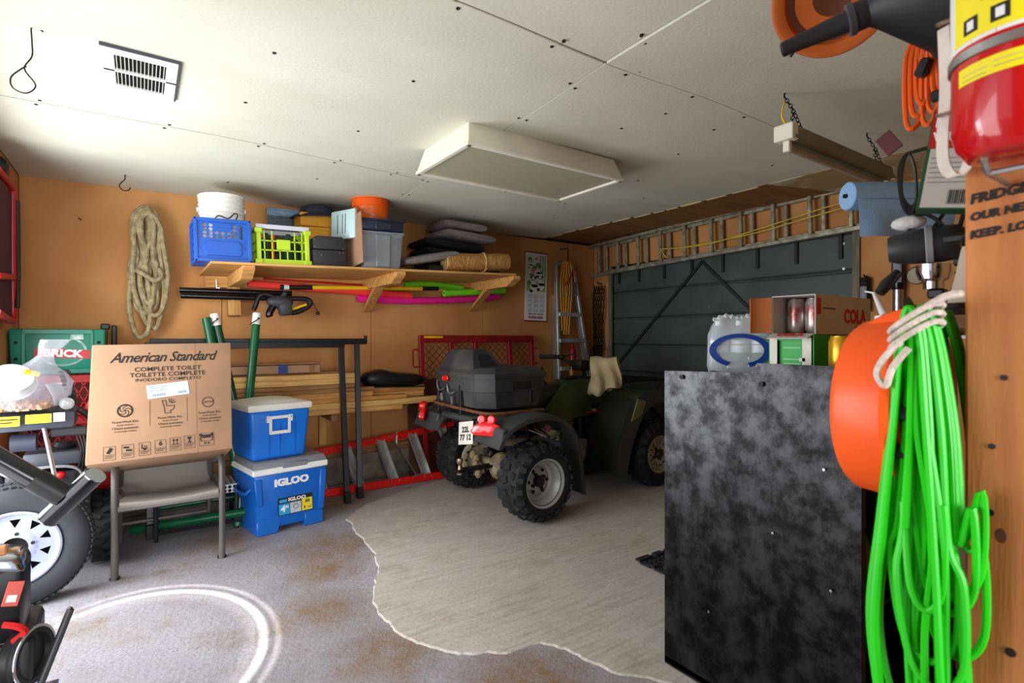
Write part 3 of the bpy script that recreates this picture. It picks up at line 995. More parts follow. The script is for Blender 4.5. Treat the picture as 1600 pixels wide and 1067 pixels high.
mb = MB(); mb.tube(smooth_path([(-.05, 0, .03), (-.12, 0, .06), (-.17, 0, .04), (-.2, 0, -.04), (-.215, 0, -.07)], 5), [.02] * 10 + [.018] * 10 + [.012], 10); mb.build('front_guard', M_black, t)
mb = MB(); mb.tube(smooth_path([(-.04, -.01, .03), (-.07, -.01, -.03), (-.1, -.01, -.09), (-.095, -.01, -.12)], 5), [.028] * 14 + [.024, .02], 10); mb.build('guard', M_pole_b, t)
mb = MB(); mb.tube(smooth_path([(.20, 0, .01), (.235, 0, .0), (.252, 0, -.03), (.27, 0, -.06)], 5), .005, 6); mb.box((.272, 0, -.08), (.028, .02, .03), bev=.004); mb.build('plug_lead', M_black, t)
mb = MB(); mb.cyl((.0, 0, .04), (.02, 0, .075), .02, 10); mb.build('hanger', M_toolg, t)

# ================================================================== ROPE, CALENDAR
M_rope = mat('khaki_rope', '#8d7f5b', .9, hex2='#b3a67e', scale=26, bump=.6, bscale=110)
t = thing('coiled_rope', 'thick khaki rope looped in a long hank on the wall left of the shelf', 'rope', (.03, 4.73, 2.245))
for i in range(9):
    a = (i - 4) * .013
    zb = -.62 - .3 * rnd.random() - (0 if i % 2 else .02)
    yy = -.015 - .022 * (i % 3)
    wv = lambda: rnd.uniform(-.022, .022)
    top = .005 - .012 * abs(i - 4)
    wd = .035 + .011 * (i % 5)
    pts = [(a + wv(), yy, zb + .0), (a - wd * .8, yy, zb + .06), (a - wd + wv(), yy, zb + .25), (a - wd * .6 + wv(), yy - .01, -.35), (a * .6 - wd, yy, -.2), (a * .4 - wd * .9, yy, top - .07),
           (a * .3, yy - .005, top), (a * .4 + wd * .9, yy, top - .07), (a * .6 + wd, yy, -.22), (a + wd * .7 + wv(), yy - .01, -.36), (a + wd + wv(), yy, zb + .28), (a + wd * .8, yy, zb + .07)]
    mb = MB(); mb.tube(smooth_path(pts, 5, True), .0165, 8, True); mb.build('strand', M_rope, t)
mb = MB(); mb.tube(smooth_path([(-.06, -.09, -.46), (0, -.1, -.5), (.05, -.095, -.53), (.09, -.08, -.5), (.08, -.06, -.44)], 6), .0165, 8)
mb.tube(smooth_path([(-.08, -.075, -.45), (-.07, -.08, -.6), (-.04, -.08, -.72)], 6), .0165, 8); mb.build('wrap', M_rope, t)
mb = MB(); mb.tube([(0, .06, -.02), (0, -.05, -.018), (0, -.075, .0)], .006, 8); mb.build('wall_hook', M_chain, t)

# calendar
t = thing('wall_calendar', 'tall narrow wall calendar with a panda picture hanging on the back wall', 'calendar', (3.648, 4.785, 1.485), rot=(0, R(1.2), 0))
mb = MB(); mb.box((0, 0, .39), (.305, .006, .76)); mb.build('sheet', mat('calendar_paper', '#dcdde0', .6, var=.04), t, smooth=False)
mb = MB(); mb.cyl((-.16, -.002, .775), (.16, -.002, .775), .007, 8); mb.cyl((-.16, -.002, .006), (.16, -.002, .006), .007, 8); mb.build('rod', mat('maroon_rod', '#7c2530', .5), t)
def flat(nm, poly, m, y=-.0045, th=.0012):
    mb = MB(); mb.prism(poly, y - th, y); return mb.build(nm, m, t, smooth=False)
def disc(cx, cz, rx, rz_=None, n=14): return [(cx + rx * math.cos(2 * PI * i / n), cz + (rz_ or rx) * math.sin(2 * PI * i / n)) for i in range(n)]
P_ = lambda nm, c: mat('print_' + nm, c, .6, var=.06)
flat('picture_sky', [(-.13, .34), (.13, .34), (.13, .745), (-.13, .745)], P_('sky', '#cfe0d4'), -.003)
flat('picture_grass', [(-.13, .34), (.13, .34), (.13, .44), (-.13, .46)], P_('grass', '#8fb04a'), -.0035)
for x in (.05, .085, .115): flat('bamboo', [(x, .44), (x + .012, .44), (x + .014, .745), (x + .002, .745)], P_('bamboo', '#3f8a55'), -.0038)
for cx, cz, r_ in ((-.09, .70, .03), (-.03, .6, .045), (.03, .64, .04), (-.06, .52, .035), (.06, .56, .03), (-.1, .43, .03)): flat('foliage', disc(cx, cz, r_, r_ * .6), P_('leaf', '#4c9448'), -.004)
flat('flower', disc(-.045, .57, .028), P_('pink', '#e0708e'), -.0043)
flat('sun', disc(-.0, .705, .018), P_('sun', '#d07a2a'), -.0043)
for cx, cz, s_ in ((-.045, .43, 1.0), (.055, .45, .95), (.02, .57, .7), (-.09, .645, .5)):
    flat('panda_body', disc(cx + .01, cz - .045 * s_, .05 * s_, .058 * s_), P_('fur', '#e9e9e6'), -.0045)
    flat('panda_arm', disc(cx + .02 * s_, cz - .03 * s_, .05 * s_, .018 * s_), P_('dark', '#1b1b1d'), -.0055)
    flat('panda_leg', disc(cx - .025 * s_, cz - .09 * s_, .022 * s_, .018 * s_), P_('dark', '#1b1b1d'), -.0055)
    flat('panda_head', disc(cx, cz + .03 * s_, .036 * s_, .032 * s_), P_('fur', '#e9e9e6'), -.0055)
    for q in (-1, 1):
        flat('panda_ear', disc(cx + q * .03 * s_, cz + .06 * s_, .014 * s_), P_('dark', '#1b1b1d'), -.0065)
        flat('panda_eye', disc(cx + q * .014 * s_, cz + .033 * s_, .009 * s_), P_('dark', '#1b1b1d'), -.0065)
M_calgrey = mat('calendar_grey', '#8f96a2', .6)
for i in range(12):
    cx, cz = -.085 + .085 * (i % 3), .295 - .052 * (i // 3)
    for q in range(4):
        flat('date_row', [(cx - .032, cz - .01 * q), (cx + .032, cz - .01 * q), (cx + .032, cz - .01 * q + .004), (cx - .032, cz - .01 * q + .004)], M_calgrey)
M_calred = mat('calendar_red', '#b8262f', .6)
for z, xs_ in ((.085, ((-.10, -.06), (-.045, .0), (.02, .10))), (.055, ((-.10, -.085), (-.06, .0), (.03, .09))), (.04, ((-.10, .10),))):
    for a_, b_ in xs_:
        q_ = a_
        while q_ < b_:
            flat('printed_mark', [(q_, z - .007), (q_ + .007, z - .007), (q_ + .009, z + .007), (q_ + .002, z + .007)], M_calred)
            q_ += .013
# nails and a staple in the wall
mb = MB(); mb.tube([(.0, 0, 0), (.02, -.06, -.02)], .004, 6)
tag(mb.build('wall_nail', M_chain, loc=(-.36, 4.805, 2.14)), 'long bent nail in the wall left of the rope', 'nail')

# ================================================================== LUMBER PILE ON WALL ARMS
t = thing('lumber_rack', 'pair of timber wall arms carrying the lumber pile', 'rack', (0, 0, 0))
for x in (-.12, .62, 1.3):
    mb = MB(); mb.box((x, 4.768, .62), (.06, .038, .5)); mb.build('upright', M_woodz, t, smooth=False)
    mb = MB(); mb.box((x, 4.58, .648), (.05, .33, .05)); mb.build('arm', M_wood_d, t, smooth=False)
def plank(label, x0, x1, y, z0, h, d, m, name='board'):
    mb = MB(); mb.box(((x1 - x0) / 2, 0, 0), (x1 - x0, d, h), bev=.003)
    o = mb.build(name, m, loc=(x0, y, z0 + h / 2), smooth=False)
    return tag(o, label, 'board')
M_w2 = mat('pine_b', '#c08f4c', .7, hex2='#e0b872', scale=3, stretch=(1.0, 16, 16), bump=.12, bscale=18)
M_w3 = mat('pine_c', '#a8702f', .7, hex2='#cb9550', scale=3, stretch=(1.1, 13, 13), bump=.12, bscale=18)
z = .674
plank('bottom board of the lumber pile, ending just right of the black frames', -.22, 1.90, 4.47, z, .04, .085, M_wood)
plank('second board up at the back of the lumber pile', -.2, 1.75, 4.57, z, .04, .085, M_wood_d)
plank('rear bottom board of the lumber pile against the wall', -.3, 2.05, 4.67, z, .04, .085, M_wood_d)
z = .716
o = plank('long pale board of the lumber pile that sticks out farthest right, red at its end', -.1, 2.28, 4.46, z, .05, .085, M_w2)
mb = MB(); mb.box((2.385, 0, 0), (.016, .09, .056), bev=.004); mb.build('red_end', M_red, o, smooth=False)
plank('middle rear board of the lumber pile under the black seat', -.25, 2.12, 4.57, z, .05, .085, M_wood_d)
plank('rear board of the lumber pile against the wall, third layer up', -.25, 2.0, 4.67, z, .05, .085, M_wood)
z = .768
plank('warm brown board of the lumber pile ending under the black seat', -.2, 1.944, 4.475, z, .034, .085, M_w3)
plank('rear board of the lumber pile level with the seat, at the wall', -.2, 2.16, 4.62, z, .048, .16, M_wood)
z = .804
plank('orange toned board of the lumber pile at mid height', -.15, 1.633, 4.475, z - .001, .044, .085, M_w3)
z = .848
plank('dark weathered board of the lumber pile at mid height', -.15, 1.65, 4.485, z, .034, .085, M_wood_d)
plank('rear board carrying the black seat on the lumber pile', -.1, 2.17, 4.62, .817, .05, .16, M_w3)
z = .883
plank('thin dark board third from the top of the lumber pile', -.2, 1.48, 4.48, z, .036, .085, M_wood_d)
z = .920
plank('pale stud second from the top of the lumber pile', -.2, 1.49, 4.47, z, .044, .085, M_w2)
z = .965
plank('pale stud on top of the lumber pile', -.22, 1.495, 4.475, z, .04, .085, M_w2)
plank('rear dark stud high in the lumber pile', -.2, 1.4, 4.61, .868, .15, .12, M_wood_d)
t = thing('long_carton', 'long flat brown carton with blue tape lying on top of the lumber pile', 'carton', (.42, 4.56, 1.019))
mb = MB(); mb.box((.39, 0, .032), (.79, .16, .062), bev=.003); mb.build('carton', M_card, t, smooth=False)
mb = MB(); mb.box((.5, -.0005, .034), (.07, .165, .068)); mb.build('blue_tape', mat('blue_tape', '#1c2f78', .5, var=.3), t, smooth=False)
mb = MB(); mb.box((.72, -.0005, .032), (.04, .163, .065)); mb.build('brown_tape', mat('brown_tape', '#8a5c32', .5), t, smooth=False)
plank('thin dark lath lying on the long carton at the top of the lumber pile', .35, 1.22, 4.56, 1.086, .016, .07, M_wood_d, name='lath')

# black quad seat lying on the boards
M_vinyl = mat('black_vinyl', '#101112', .42, var=.25, bump=.05, bscale=30)
t = thing('vehicle_seat', 'black vinyl saddle seat lying on the right end of the lumber pile', 'seat', (1.58, 4.60, .868), rot=(0, R(2), 0))
mb = MB()
rings = []
for i in range(19):
    f = .5 - .5 * math.cos(PI * i / 18)
    x = .60 * f
    en = max(.04, (1 - abs(2 * f - 1) ** 5)) ** .5
    hh = (.15 + .02 * math.exp(-((f - .3) / .12) ** 2) - .035 * f) * en
    wd = .10 * en
    rings.append([(x, wd * math.cos(a) * (1 if abs(math.cos(a)) < .8 else 1.03), max(0, .07 - .07 * en + hh * (.5 + .5 * (abs(math.sin(a)) ** .6) * (1 if math.sin(a) > 0 else -1)))) for a in [2 * PI * j / 16 for j in range(16)]])
mb.loft(rings); mb.build('cover', M_vinyl, t, ang=60)
mb = MB(); mb.box((.3, 0, .006), (.56, .17, .012), bev=.003); mb.build('base_pan', M_black, t, smooth=False)

# ================================================================== BLACK TUBE FRAMES
M_frame = mat('black_frame_tube', '#15171a', .4, .2, var=.5, scale=18, hi=.75)
def leg_frame(label, foot, top, xl, w_=.042, over=0.0):
    t = thing('trestle', label, 'frame', (0, 0, 0))
    mb = MB(); mb.bar((foot[0], foot[1], 0), (top[0], top[1], top[2]), w_, w_, 0, .003); mb.build('leg', M_frame, t, smooth=False)
    mb = MB(); mb.bar((xl + .03, foot[1], 0), (xl + .03, top[1], top[2]), w_, w_, 0, .003); mb.build('leg', M_frame, t, smooth=False)
    mb = MB(); mb.bar((xl, top[1], top[2] + w_ / 2), (top[0] + .025 + over, top[1], top[2] + w_ / 2), w_ * 1.1, w_ * 1.15, 0, .003); mb.build('top_bar', M_frame, t, smooth=False)
    if over:
        mb = MB(); mb.box((top[0] + .02 + over, top[1], top[2] + w_ * .9), (.016, w_, w_ * 1.6), bev=.002); mb.build('end_stop', M_frame, t, smooth=False)
    for x, y in ((foot[0], foot[1]), (xl + .03, foot[1])):
        mb = MB(); mb.box((x, y - .004, .045), (w_ * 1.15, w_ * 1.3, .09), bev=.004); mb.build('foot', M_black, t, smooth=False)
    return t
leg_frame('black square-tube frame without end stop, left one of two leaning on lumber', (1.335, 4.195), (1.352, 4.405, 1.225), .02)
leg_frame('black square-tube frame with an end stop, right one of two leaning on lumber', (1.462, 4.27), (1.50, 4.455, 1.25), .05, over=.055)

# ================================================================== GREEN POLES
M_gpole = mat('green_pole', '#0d5a35', .3, var=.2)
M_gdark = mat('dark_green_pole', '#0b4a2e', .35, var=.25)
M_rust = mat('rusty_end', '#6a4224', .8, var=.4, scale=30)
def gpole(label, a, b, m, cap=None, r=.029, rust=False):
    a, b = V(a), V(b)
    t = thing('green_pole', label, 'pole', a)
    d = b - a
    mb = MB(); mb.cyl((0, 0, 0), d, r, 18); mb.build('tube', m, t)
    if cap:
        u = d.normalized()
        mb = MB(); mb.cyl(d - u * .002, d + u * .085, r * 1.04, 18); mb.build('white_sleeve', M_white, t)
        mb = MB(); mb.tube([d + u * .05 + V((-.0, -r * 1.3, 0)), d + u * .05 + V((.015, -r * 1.5, .0)), d + u * .02 + V((-.05, -r * 1.4, -.02))], .004, 6); mb.build('cord_end', M_ink, t)
    if rust:
        u = d.normalized()
        mb = MB(); mb.cyl((0, 0, 0), u * .09, r * 1.05, 18); mb.build('rusty_end', M_rust, t)
    return t
gpole('bright green metal pole without cap leaning on the frames, leftmost of three', (.615, 4.145, .012), (.381, 4.345, 1.441), M_gpole, rust=True)
gpole('green metal pole with a white sleeve, middle of the three leaning ones', (.70, 4.20, .012), (.449, 4.355, 1.39), M_gdark, cap=True)
gpole('green metal pole with a white sleeve leaning right of the box, behind the coolers', (.545, 4.09, .012), (.706, 4.36, 1.40), M_gpole, cap=True)
gpole('green metal pole lying low behind the grey chair, front one of two', (-.05, 4.26, .05), (.60, 4.04, .11), M_gpole)
gpole('green metal pole lying low behind the grey chair, rear one of two', (.1, 4.36, .14), (.86, 4.30, .16), M_gdark, r=.02)

# ================================================================== RED TRAILER GATE
M_gate = mat('dark_red_enamel', '#8f1119', .42, var=.25, scale=9)
t = thing('ramp_gate', 'dark red steel mesh ramp gate leaning against the back wall', 'gate', (2.19, 4.60, .0), rot=(R(-5), 0, 0))
GW, GH = 1.365, 1.33
mb = MB(); mb.box((GW / 2, 0, GH - .035), (GW, .04, .07), bev=.003); mb.build('top_rail', M_gate, t, smooth=False)
mb = MB(); mb.box((GW / 2, 0, .03), (GW, .04, .05), bev=.003); mb.build('bottom_rail', M_gate, t, smooth=False)
for x in (.022, .345, .63, 1.05, GW - .022):
    mb = MB(); mb.box((x, 0, GH / 2), (.045, .036, GH - .08), bev=.003); mb.build('upright', M_gate, t, smooth=False)
for s, x in ((-1, 0), (1, GW)):
    mb = MB(); mb.tube(smooth_path([(x, 0, 1.03), (x + s * .06, 0, 1.03), (x + s * .065, 0, 1.1), (x + s * .065, 0, 1.15), (x + s * .06, 0, 1.19), (x, 0, 1.19)], 4), .007, 6)
    mb.build('handle', M_gate, t)
mb = MB()
px2, pz2 = .074, .036
nz_ = int((GH - .12) / pz2)
nx_ = int((GW - .06) / px2)
for j in range(nz_):
    for i in range(nx_):
        x0 = .03 + (i + .5 * (j % 2)) * px2
        z0 = .055 + j * pz2
        for s in (-1, 1):
            a = V((x0 + px2 / 2, .004, z0)); b = V((x0 + px2 / 2 + s * px2 / 2, .004, z0 + pz2))
            if b.x > GW - .03 or b.x < .02: continue
            d = (b - a).normalized(); q = V((-d.z, 0, d.x)) * .0032
            mb.raw([a - q, a + q, b + q, b - q], [(0, 1, 2, 3)])
mb.build('expanded_mesh', mat('mesh_dark_red', '#6e1a18', .6, var=.3), t, smooth=False, kind='stuff')
mb = MB(); mb.box((.145, -.021, GH - .018), (.2, .002, .02)); mb.build('yellow_sticker', M_yellow, t, smooth=False)
# brown sheet stood behind the lower half of the gate
mb = MB(); mb.box((0, 0, .45), (1.15, .012, .9))
o = mb.build('hardboard_sheet', mat('dark_hardboard', '#553419', .8, var=.25), loc=(2.66, 4.675, .005), smooth=False)
o.rotation_euler = (R(-5), 0, 0)
tag(o, 'dark brown hardboard sheet standing behind the red ramp gate', 'board')

# ================================================================== RED STEPLADDER LYING ON ITS SIDE
M_fib = mat('red_fibreglass', '#d8160f', .35, var=.15)
t = thing('red_stepladder', 'red stepladder with aluminium treads lying on its side along the wall', 'ladder', (0, 0, 0))
la, lb_ = V((.95, 4.45, .035)), V((2.75, 4.42, .035))
ua, ub = V((.95, 4.66, .30)), V((2.75, 4.655, .47))
for nm, a, b in (('lower_rail', la, lb_), ('upper_rail', ua, ub)):
    mb = MB(); mb.bar(a, b, .03, .062, 0, .004); mb.build(nm, M_fib, t, smooth=False)
for i, x in enumerate((1.22, 1.52, 1.83, 2.14, 2.45)):
    f = (x - .95) / 1.8
    a, b = la.lerp(lb_, f), ua.lerp(ub, f - .03)
    mb = MB(); mb.bar(a, b, .075, .022, 90 if 0 else 0, .003)
    d = (b - a).normalized()
    mb.build('tread', M_alu, t, smooth=False)
    mb = MB(); mb.bar(a + V((-.035, -.012, 0)), b + V((-.035, -.012, 0)), .006, .03); mb.bar(a + V((.035, -.012, 0)), b + V((.035, -.012, 0)), .006, .03); mb.build('tread_lips', M_alu, t, smooth=False, kind='stuff')
f = (2.0 - .95) / 1.8
a, b = la.lerp(lb_, f + .02), ua.lerp(ub, f - .06)
mb = MB(); mb.bar(a + V((0, -.01, .03)), b, .014, .01); mb.build('spreader', M_steel, t, smooth=False)
mb = MB(); mb.bar(a + V((-.045, -.012, .03)), a + V((.06, -.012, .045)), .012, .01); mb.bar(b + V((-.05, -.012, 0)), b + V((.04, -.012, .02)), .012, .01); mb.bar(a + (b - a) * .8, b + V((.05, 0, .04)), .01, .01); mb.build('spreader_arms', M_steel, t, smooth=False, kind='stuff')

# ================================================================== ALUMINIUM STEPLADDER AGAINST THE BACK WALL
t = thing('aluminium_stepladder', 'folded aluminium stepladder leaning upright in the back right corner', 'ladder', (4.05, 4.62, 0), rot=(R(-3.2), 0, R(-4)))
lx = lambda z: -.135 - .0 * z if 0 else -.10 - .03 * (2.2 - z) * .25
def rail(s, off=0.0):
    mb = MB()
    xb, xt = (-.17, -.145) if s < 0 else (.42, .10)
    mb.hull([(xb - .018, off - .03, 0), (xb + .018, off - .03, 0), (xb + .018, off + .03, 0), (xb - .018, off + .03, 0),
             (xt - .018, off - .03, 2.1), (xt + .018, off - .03, 2.1), (xt + .018, off + .03, 2.1), (xt - .018, off + .03, 2.1)], bev=.004)
    return mb
for s in (-1, 1):
    rail(s).build('front_rail', M_alu, t, smooth=False)
xr = lambda z: .42 - .32 * z / 2.1
xl = lambda z: -.17 + .025 * z / 2.1
mb = MB(); mb.tube(smooth_path([(xl(2.08), 0, 2.08), (-.13, 0, 2.15), (-.06, 0, 2.175), (.02, 0, 2.175), (.08, 0, 2.15), (xr(2.08), 0, 2.08)], 5), .022, 8); mb.build('top_bow', M_alu, t)
for z in (.3, .62, .95, 1.27, 1.57):
    mb = MB(); mb.box(((xl(z) + xr(z)) / 2, -.01, z), (xr(z) - xl(z), .09, .045), bev=.004); mb.build('tread', M_alu, t, smooth=False)
mb = MB(); mb.box(((xl(1.88) + xr(1.88)) / 2, -.02, 1.87), (xr(1.88) - xl(1.88) + .0, .02, .17), bev=.004); mb.build('platform', mat('dull_plate', '#8d8f8d', .5, .5, var=.3), t, smooth=False)
for s, xa in ((-1, xl), (1, xr)):
    mb = MB(); mb.hull([(xa(0) - .012, .05, 0), (xa(0) + .012, .05, 0), (xa(0) + .012, .08, 0), (xa(0) - .012, .08, 0), (xa(1.8) - .012, .04, 1.8), (xa(1.8) + .012, .04, 1.8), (xa(1.8) + .012, .07, 1.8), (xa(1.8) - .012, .07, 1.8)])
    mb.build('rear_rail', M_alu, t, smooth=False)
# yellow cord hung on the ladder
t = thing('cable_hank', 'yellow extension cord hung in a hank over the top of the aluminium stepladder', 'cord', (4.0, 4.70, 2.16))
for i, dx in enumerate((-.03, .005, .04)):
    mb = MB(); mb.tube(smooth_path([(dx - .02, -.02, -.78), (dx - .035, -.03, -.6), (dx - .05, -.03, -.25), (dx - .03, -.04, -.03), (dx, -.04, .015), (dx + .035, -.035, -.04), (dx + .05, -.03, -.3), (dx + .02, -.03, -.62), (dx + .01, -.02, -.82)], 5), .008, 6)
    mb.build('loop', mat('yellow_cord', '#d9961f', .5), t)
mb = MB(); mb.tube(smooth_path([(-.06, -.05, -.22), (-.02, -.055, -.25), (.06, -.05, -.14), (.09, -.045, -.06)], 5), .007, 6); mb.build('red_tie', M_red, t)
mb = MB()
mb.tube([(.0, .11, .2), (0, -.03, .19), (0, -.035, .0)], .007, 6)
tag(mb.build('wall_spike', M_chain, loc=(4.03, 4.70, 2.14)), 'long spike hook in the wall above the aluminium stepladder', 'hook')
# red can on a ladder tread
mb = MB(); mb.lathe([(0, 0), (.04, 0), (.04, .17), (.03, .19), (.015, .2), (.015, .22), (0, .22)], 16)
tag(mb.build('spray_can', mat('deep_red_can', '#8b1420', .35), loc=(4.0, 4.555, .973 + .03)), 'deep red can standing on a tread of the aluminium stepladder', 'can')

# dark chains hanging in the corner
t = thing('hanging_chain', 'bundle of rusty dark chains hanging in the corner left of the garage door', 'chain', (4.50, 4.655, 1.92))
for k_ in range(7):
    mb = MB()
    y0 = -.07 + .024 * k_
    zb = -.75 - .3 * ((k_ * 5) % 7) / 7
    n = int(-zb / .042)
    for i in range(n):
        m = TR(-.012 * (k_ % 3), y0 * (1 + .25 * math.sin(i * .4 + k_)), zb * (i + .5) / n) @ RZ(90 * (i % 2) + 40)
        mb.tube([(.011 * math.cos(q * PI / 3), 0, .027 * math.sin(q * PI / 3)) for q in range(6)], .0055, 4, True, m)
    mb.build('chain_fall', M_chain, t)
mb = MB(); mb.tube([(.07, 0, .03), (-.01, 0, .03), (-.02, 0, .06)], .008, 6); mb.build('hook', M_chain, t)
# black bag/gear at the bottom of the chains
t = thing('tie_down_strap', 'dark bundle of strapping hanging on the corner below the chains', 'strap', (4.47, 4.64, 1.10))
for i in range(5):
    mb = MB(); mb.tube(smooth_path([(0, -.09 + .04 * i, .1), (-.02, -.1 + .05 * i, 0), (-.03, -.07 + .035 * i, -.15), (-.02, -.08 + .04 * i, -.25)], 4), .018, 6, flat=.4); mb.build('strap', M_black, t)
mb = MB(); mb.tube([(.1, 0, .1), (-.02, 0, .1)], .01, 6); mb.build('peg', M_chain, t)

# ================================================================== EXTENSION LADDER ON THE DOOR WALL
M_lad = mat('worn_aluminium', '#a9a58f', .5, .55, var=.4, scale=16)
t = thing('extension_ladder', 'long aluminium extension ladder hung sideways above the garage door', 'ladder', (4.47, 4.74, 2.225), rot=(math.atan2(-.084, 2.85) , 0, 0))
def lp(y, z, x=0): return (x, -y, z)
for z in (-.178, .178):
    mb = MB(); mb.box((0, -1.53, z), (.045, 3.1, .032), bev=.003); mb.build('rail', M_lad, t, smooth=False)
for z in (-.15, .15):
    mb = MB(); mb.box((.045, -1.65, z), (.04, 2.9, .028), bev=.003); mb.build('fly_rail', M_lad, t, smooth=False)
for i in range(10):
    y = .12 + .305 * i
    mb = MB(); mb.box((0, -y, 0), (.03, .034, .33), bev=.006); mb.build('rung', M_lad, t, smooth=False)
    mb = MB(); mb.box((.045, -y - .085, 0), (.028, .034, .28), bev=.006); mb.build('fly_rung', M_lad, t, smooth=False)
mb = MB()
for y in (.6, 2.3):
    mb.tube([(.09, -y, .20), (.0, -y, .205), (-.03, -y, .2), (-.03, -y, .22)], .006, 6)
mb.build('hanger_hooks', M_chain, t, kind='stuff')
mb = MB()
mb.tube(smooth_path([(-.015, -1.05, -.03), (-.02, -1.6, -.075), (-.02, -2.15, -.03), (-.02, -2.7, .03), (-.02, -2.95, .04)], 6), .005, 6)
mb.tube(smooth_path([(-.015, -1.05, -.03), (.0, -1.5, -.06), (-.02, -2.1, -.06), (-.02, -2.6, -.02), (-.02, -2.9, .0)], 6), .005, 6)
mb.tube(smooth_path([(-.015, -1.05, -.03), (-.02, -1.1, -.1), (-.02, -1.14, -.14)], 4), .005, 6)
mb.build('rope', mat('yellow_nylon', '#d8c23a', .5), t)

# ================================================================== CARTON ON A PATIO CHAIR
M_chair = mat('grey_brown_frame', '#6c6762', .4, .35, var=.15)
M_sling = mat('taupe_sling', '#8d857c', .8, var=.08, scale=300, bump=.2, bscale=400)
t = thing('patio_chair', 'grey metal patio chair with taupe sling seat under the big carton', 'chair', (.14, 3.58, 0))
ox = .255
for s in (-1, 1):
    x = s * ox
    mb = MB()
    mb.tube(smooth_path([(x, -.01, 0), (x, -.008, .3), (x, .0, .50), (x, .02, .57), (x, .07, .597), (x, .14, .575), (x, .3, .525), (x, .46, .49)], 5), .02, 10, flat=.75)
    mb.build('front_leg_and_arm', M_chair, t)
    mb = MB(); mb.tube(smooth_path([(x * .96, .62, 0), (x * .96, .56, .3), (x * .96, .46, .49)], 5), .018, 10, flat=.75); mb.build('rear_leg', M_chair, t)
    mb = MB(); mb.tube(smooth_path([(x * .94, .0, .40), (x * .94, .25, .375), (x * .94, .46, .35), (x * .94, .54, .40), (x * .94, .66, .62), (x * .94, .74, .86)], 5), .015, 8); mb.build('seat_rail', M_chair, t)
    mb = MB(); mb.cyl((x, 0, 0), (x, 0, .012), .024, 12); mb.build('foot_cap', M_black, t)
mb = MB(); mb.box((0, -.005, .375), (.49, .03, .032), bev=.006); mb.build('front_bar', M_chair, t, smooth=False)
mb = MB(); mb.tube([(-.24, .6, .12), (.24, .6, .12)], .012, 8); mb.build('rear_stretcher', M_chair, t)
path = smooth_path([(0, -.015, .385), (0, .0, .412), (0, .2, .382), (0, .42, .352), (0, .50, .368), (0, .57, .45), (0, .66, .63), (0, .735, .84)], 4)
mb = MB(); mb.grid(lambda u, v: (-.235 + .47 * u, path[int(v * (len(path) - 1))].y, path[int(v * (len(path) - 1))].z - .012 * math.sin(PI * u)), 6, len(path) - 1)
mb.solid(.004); mb.build('sling', M_sling, t)

M_card_lid = mat('carton_seam', '#8a6440', .85)
t = thing('toilet_carton', 'big brown toilet carton tilted back on the patio chair', 'carton', (.100, 3.42, .664), rot=(R(-18), R(-.8), R(0)))
BW, BH, BD = .66, .635, .44
mb = MB(); mb.hull([(-BW / 2, 0, 0), (BW / 2, 0, 0), (BW / 2, BD, 0), (-BW / 2, BD, 0), (-BW / 2 + .025, 0, BH), (BW / 2 + .025, 0, BH), (BW / 2 + .025, BD, BH), (-BW / 2 + .025, BD, BH)], bev=.006, seg=2)
mb.build('carton', M_card, t)
F_ = lambda px, py: ((px - 251) / 213 * .66 + .012, -.0015, (716 - (py - (px - 251) * -.075 * (py - 540) / 176)) / 176 * .635)
def at(px, py): return TR(*F_(px, py)) @ FRONT
def at2(x, z): return TR(x, -.0015, z) @ FRONT
text('American Standard', .080, M_ink, t, at2(.018, .555), shear=.42, bold=.0009, sx=.87, sp=.92)
text('COMPLETE TOILET', .034, M_ink, t, at2(.035, .487), bold=.0003, sx=1.1)
text('TOILETTE COMPLETE', .034, M_ink, t, at2(.035, .455), bold=.0003, sx=1.1)
text('INODORO COMPLETO', .024, M_ink, t, at2(.035, .427), bold=.0001, sx=1.25)
mb = MB(); mb.box((.03, -.001, .365), (.195, .002, .075), TR(.03, 0, .365) @ RY(-5) @ TR(-.03, 0, -.365)); mb.build('shipping_label', mat('label_white', '#cdd7de', .5, var=.04), t, smooth=False)
mlab = lambda x, z: TR(.03, 0, .365) @ RY(-5) @ TR(x, -.0025, z) @ FRONT
M_inkb = mat('blue_grey_ink', '#69809b', .7)
mb = MB()
for x0, n in ((-.075, 16), (.045, 12)):
    for i in range(n):
        mb.box((x0 + i * .0038, -.0025, -.022), (.0012 + .0012 * (i * 7 % 3 == 0), .001, .014), TR(.03, 0, .365) @ RY(-5))
mb.build('bar_code', M_inkb, t, smooth=False)
for z, s, x in ((.026, 'AMERICAN STANDARD', -.045), (.016, 'COMPLETE TOILET', -.05), (.004, 'TOILETTE COMPLETE', -.05)):
    text(s, .0085, M_inkb, t, mlab(x, z))
def strokes(nm, lines, m=M_ink, w_=.0035, y=-.0015):
    mb = MB()
    for ln in lines:
        for a, b in zip(ln, ln[1:]):
            a, b = V((a[0], y, a[1])), V((b[0], y, b[1]))
            d = (b - a)
            if d.length < 1e-6: continue
            d.normalize(); q = V((-d.z, 0, d.x)) * w_ / 2
            mb.raw([a - q - d * w_ * .4, a + q - d * w_ * .4, b + q + d * w_ * .4, b - q + d * w_ * .4], [(0, 1, 2, 3)])
    return mb.build(nm, m, t, smooth=False)
cir = lambda cx, cz, r_, n=20, a0=0, a1=360: [(cx + r_ * math.cos(R(a0 + (a1 - a0) * i / n)), cz + r_ * math.sin(R(a0 + (a1 - a0) * i / n))) for i in range(n + 1)]
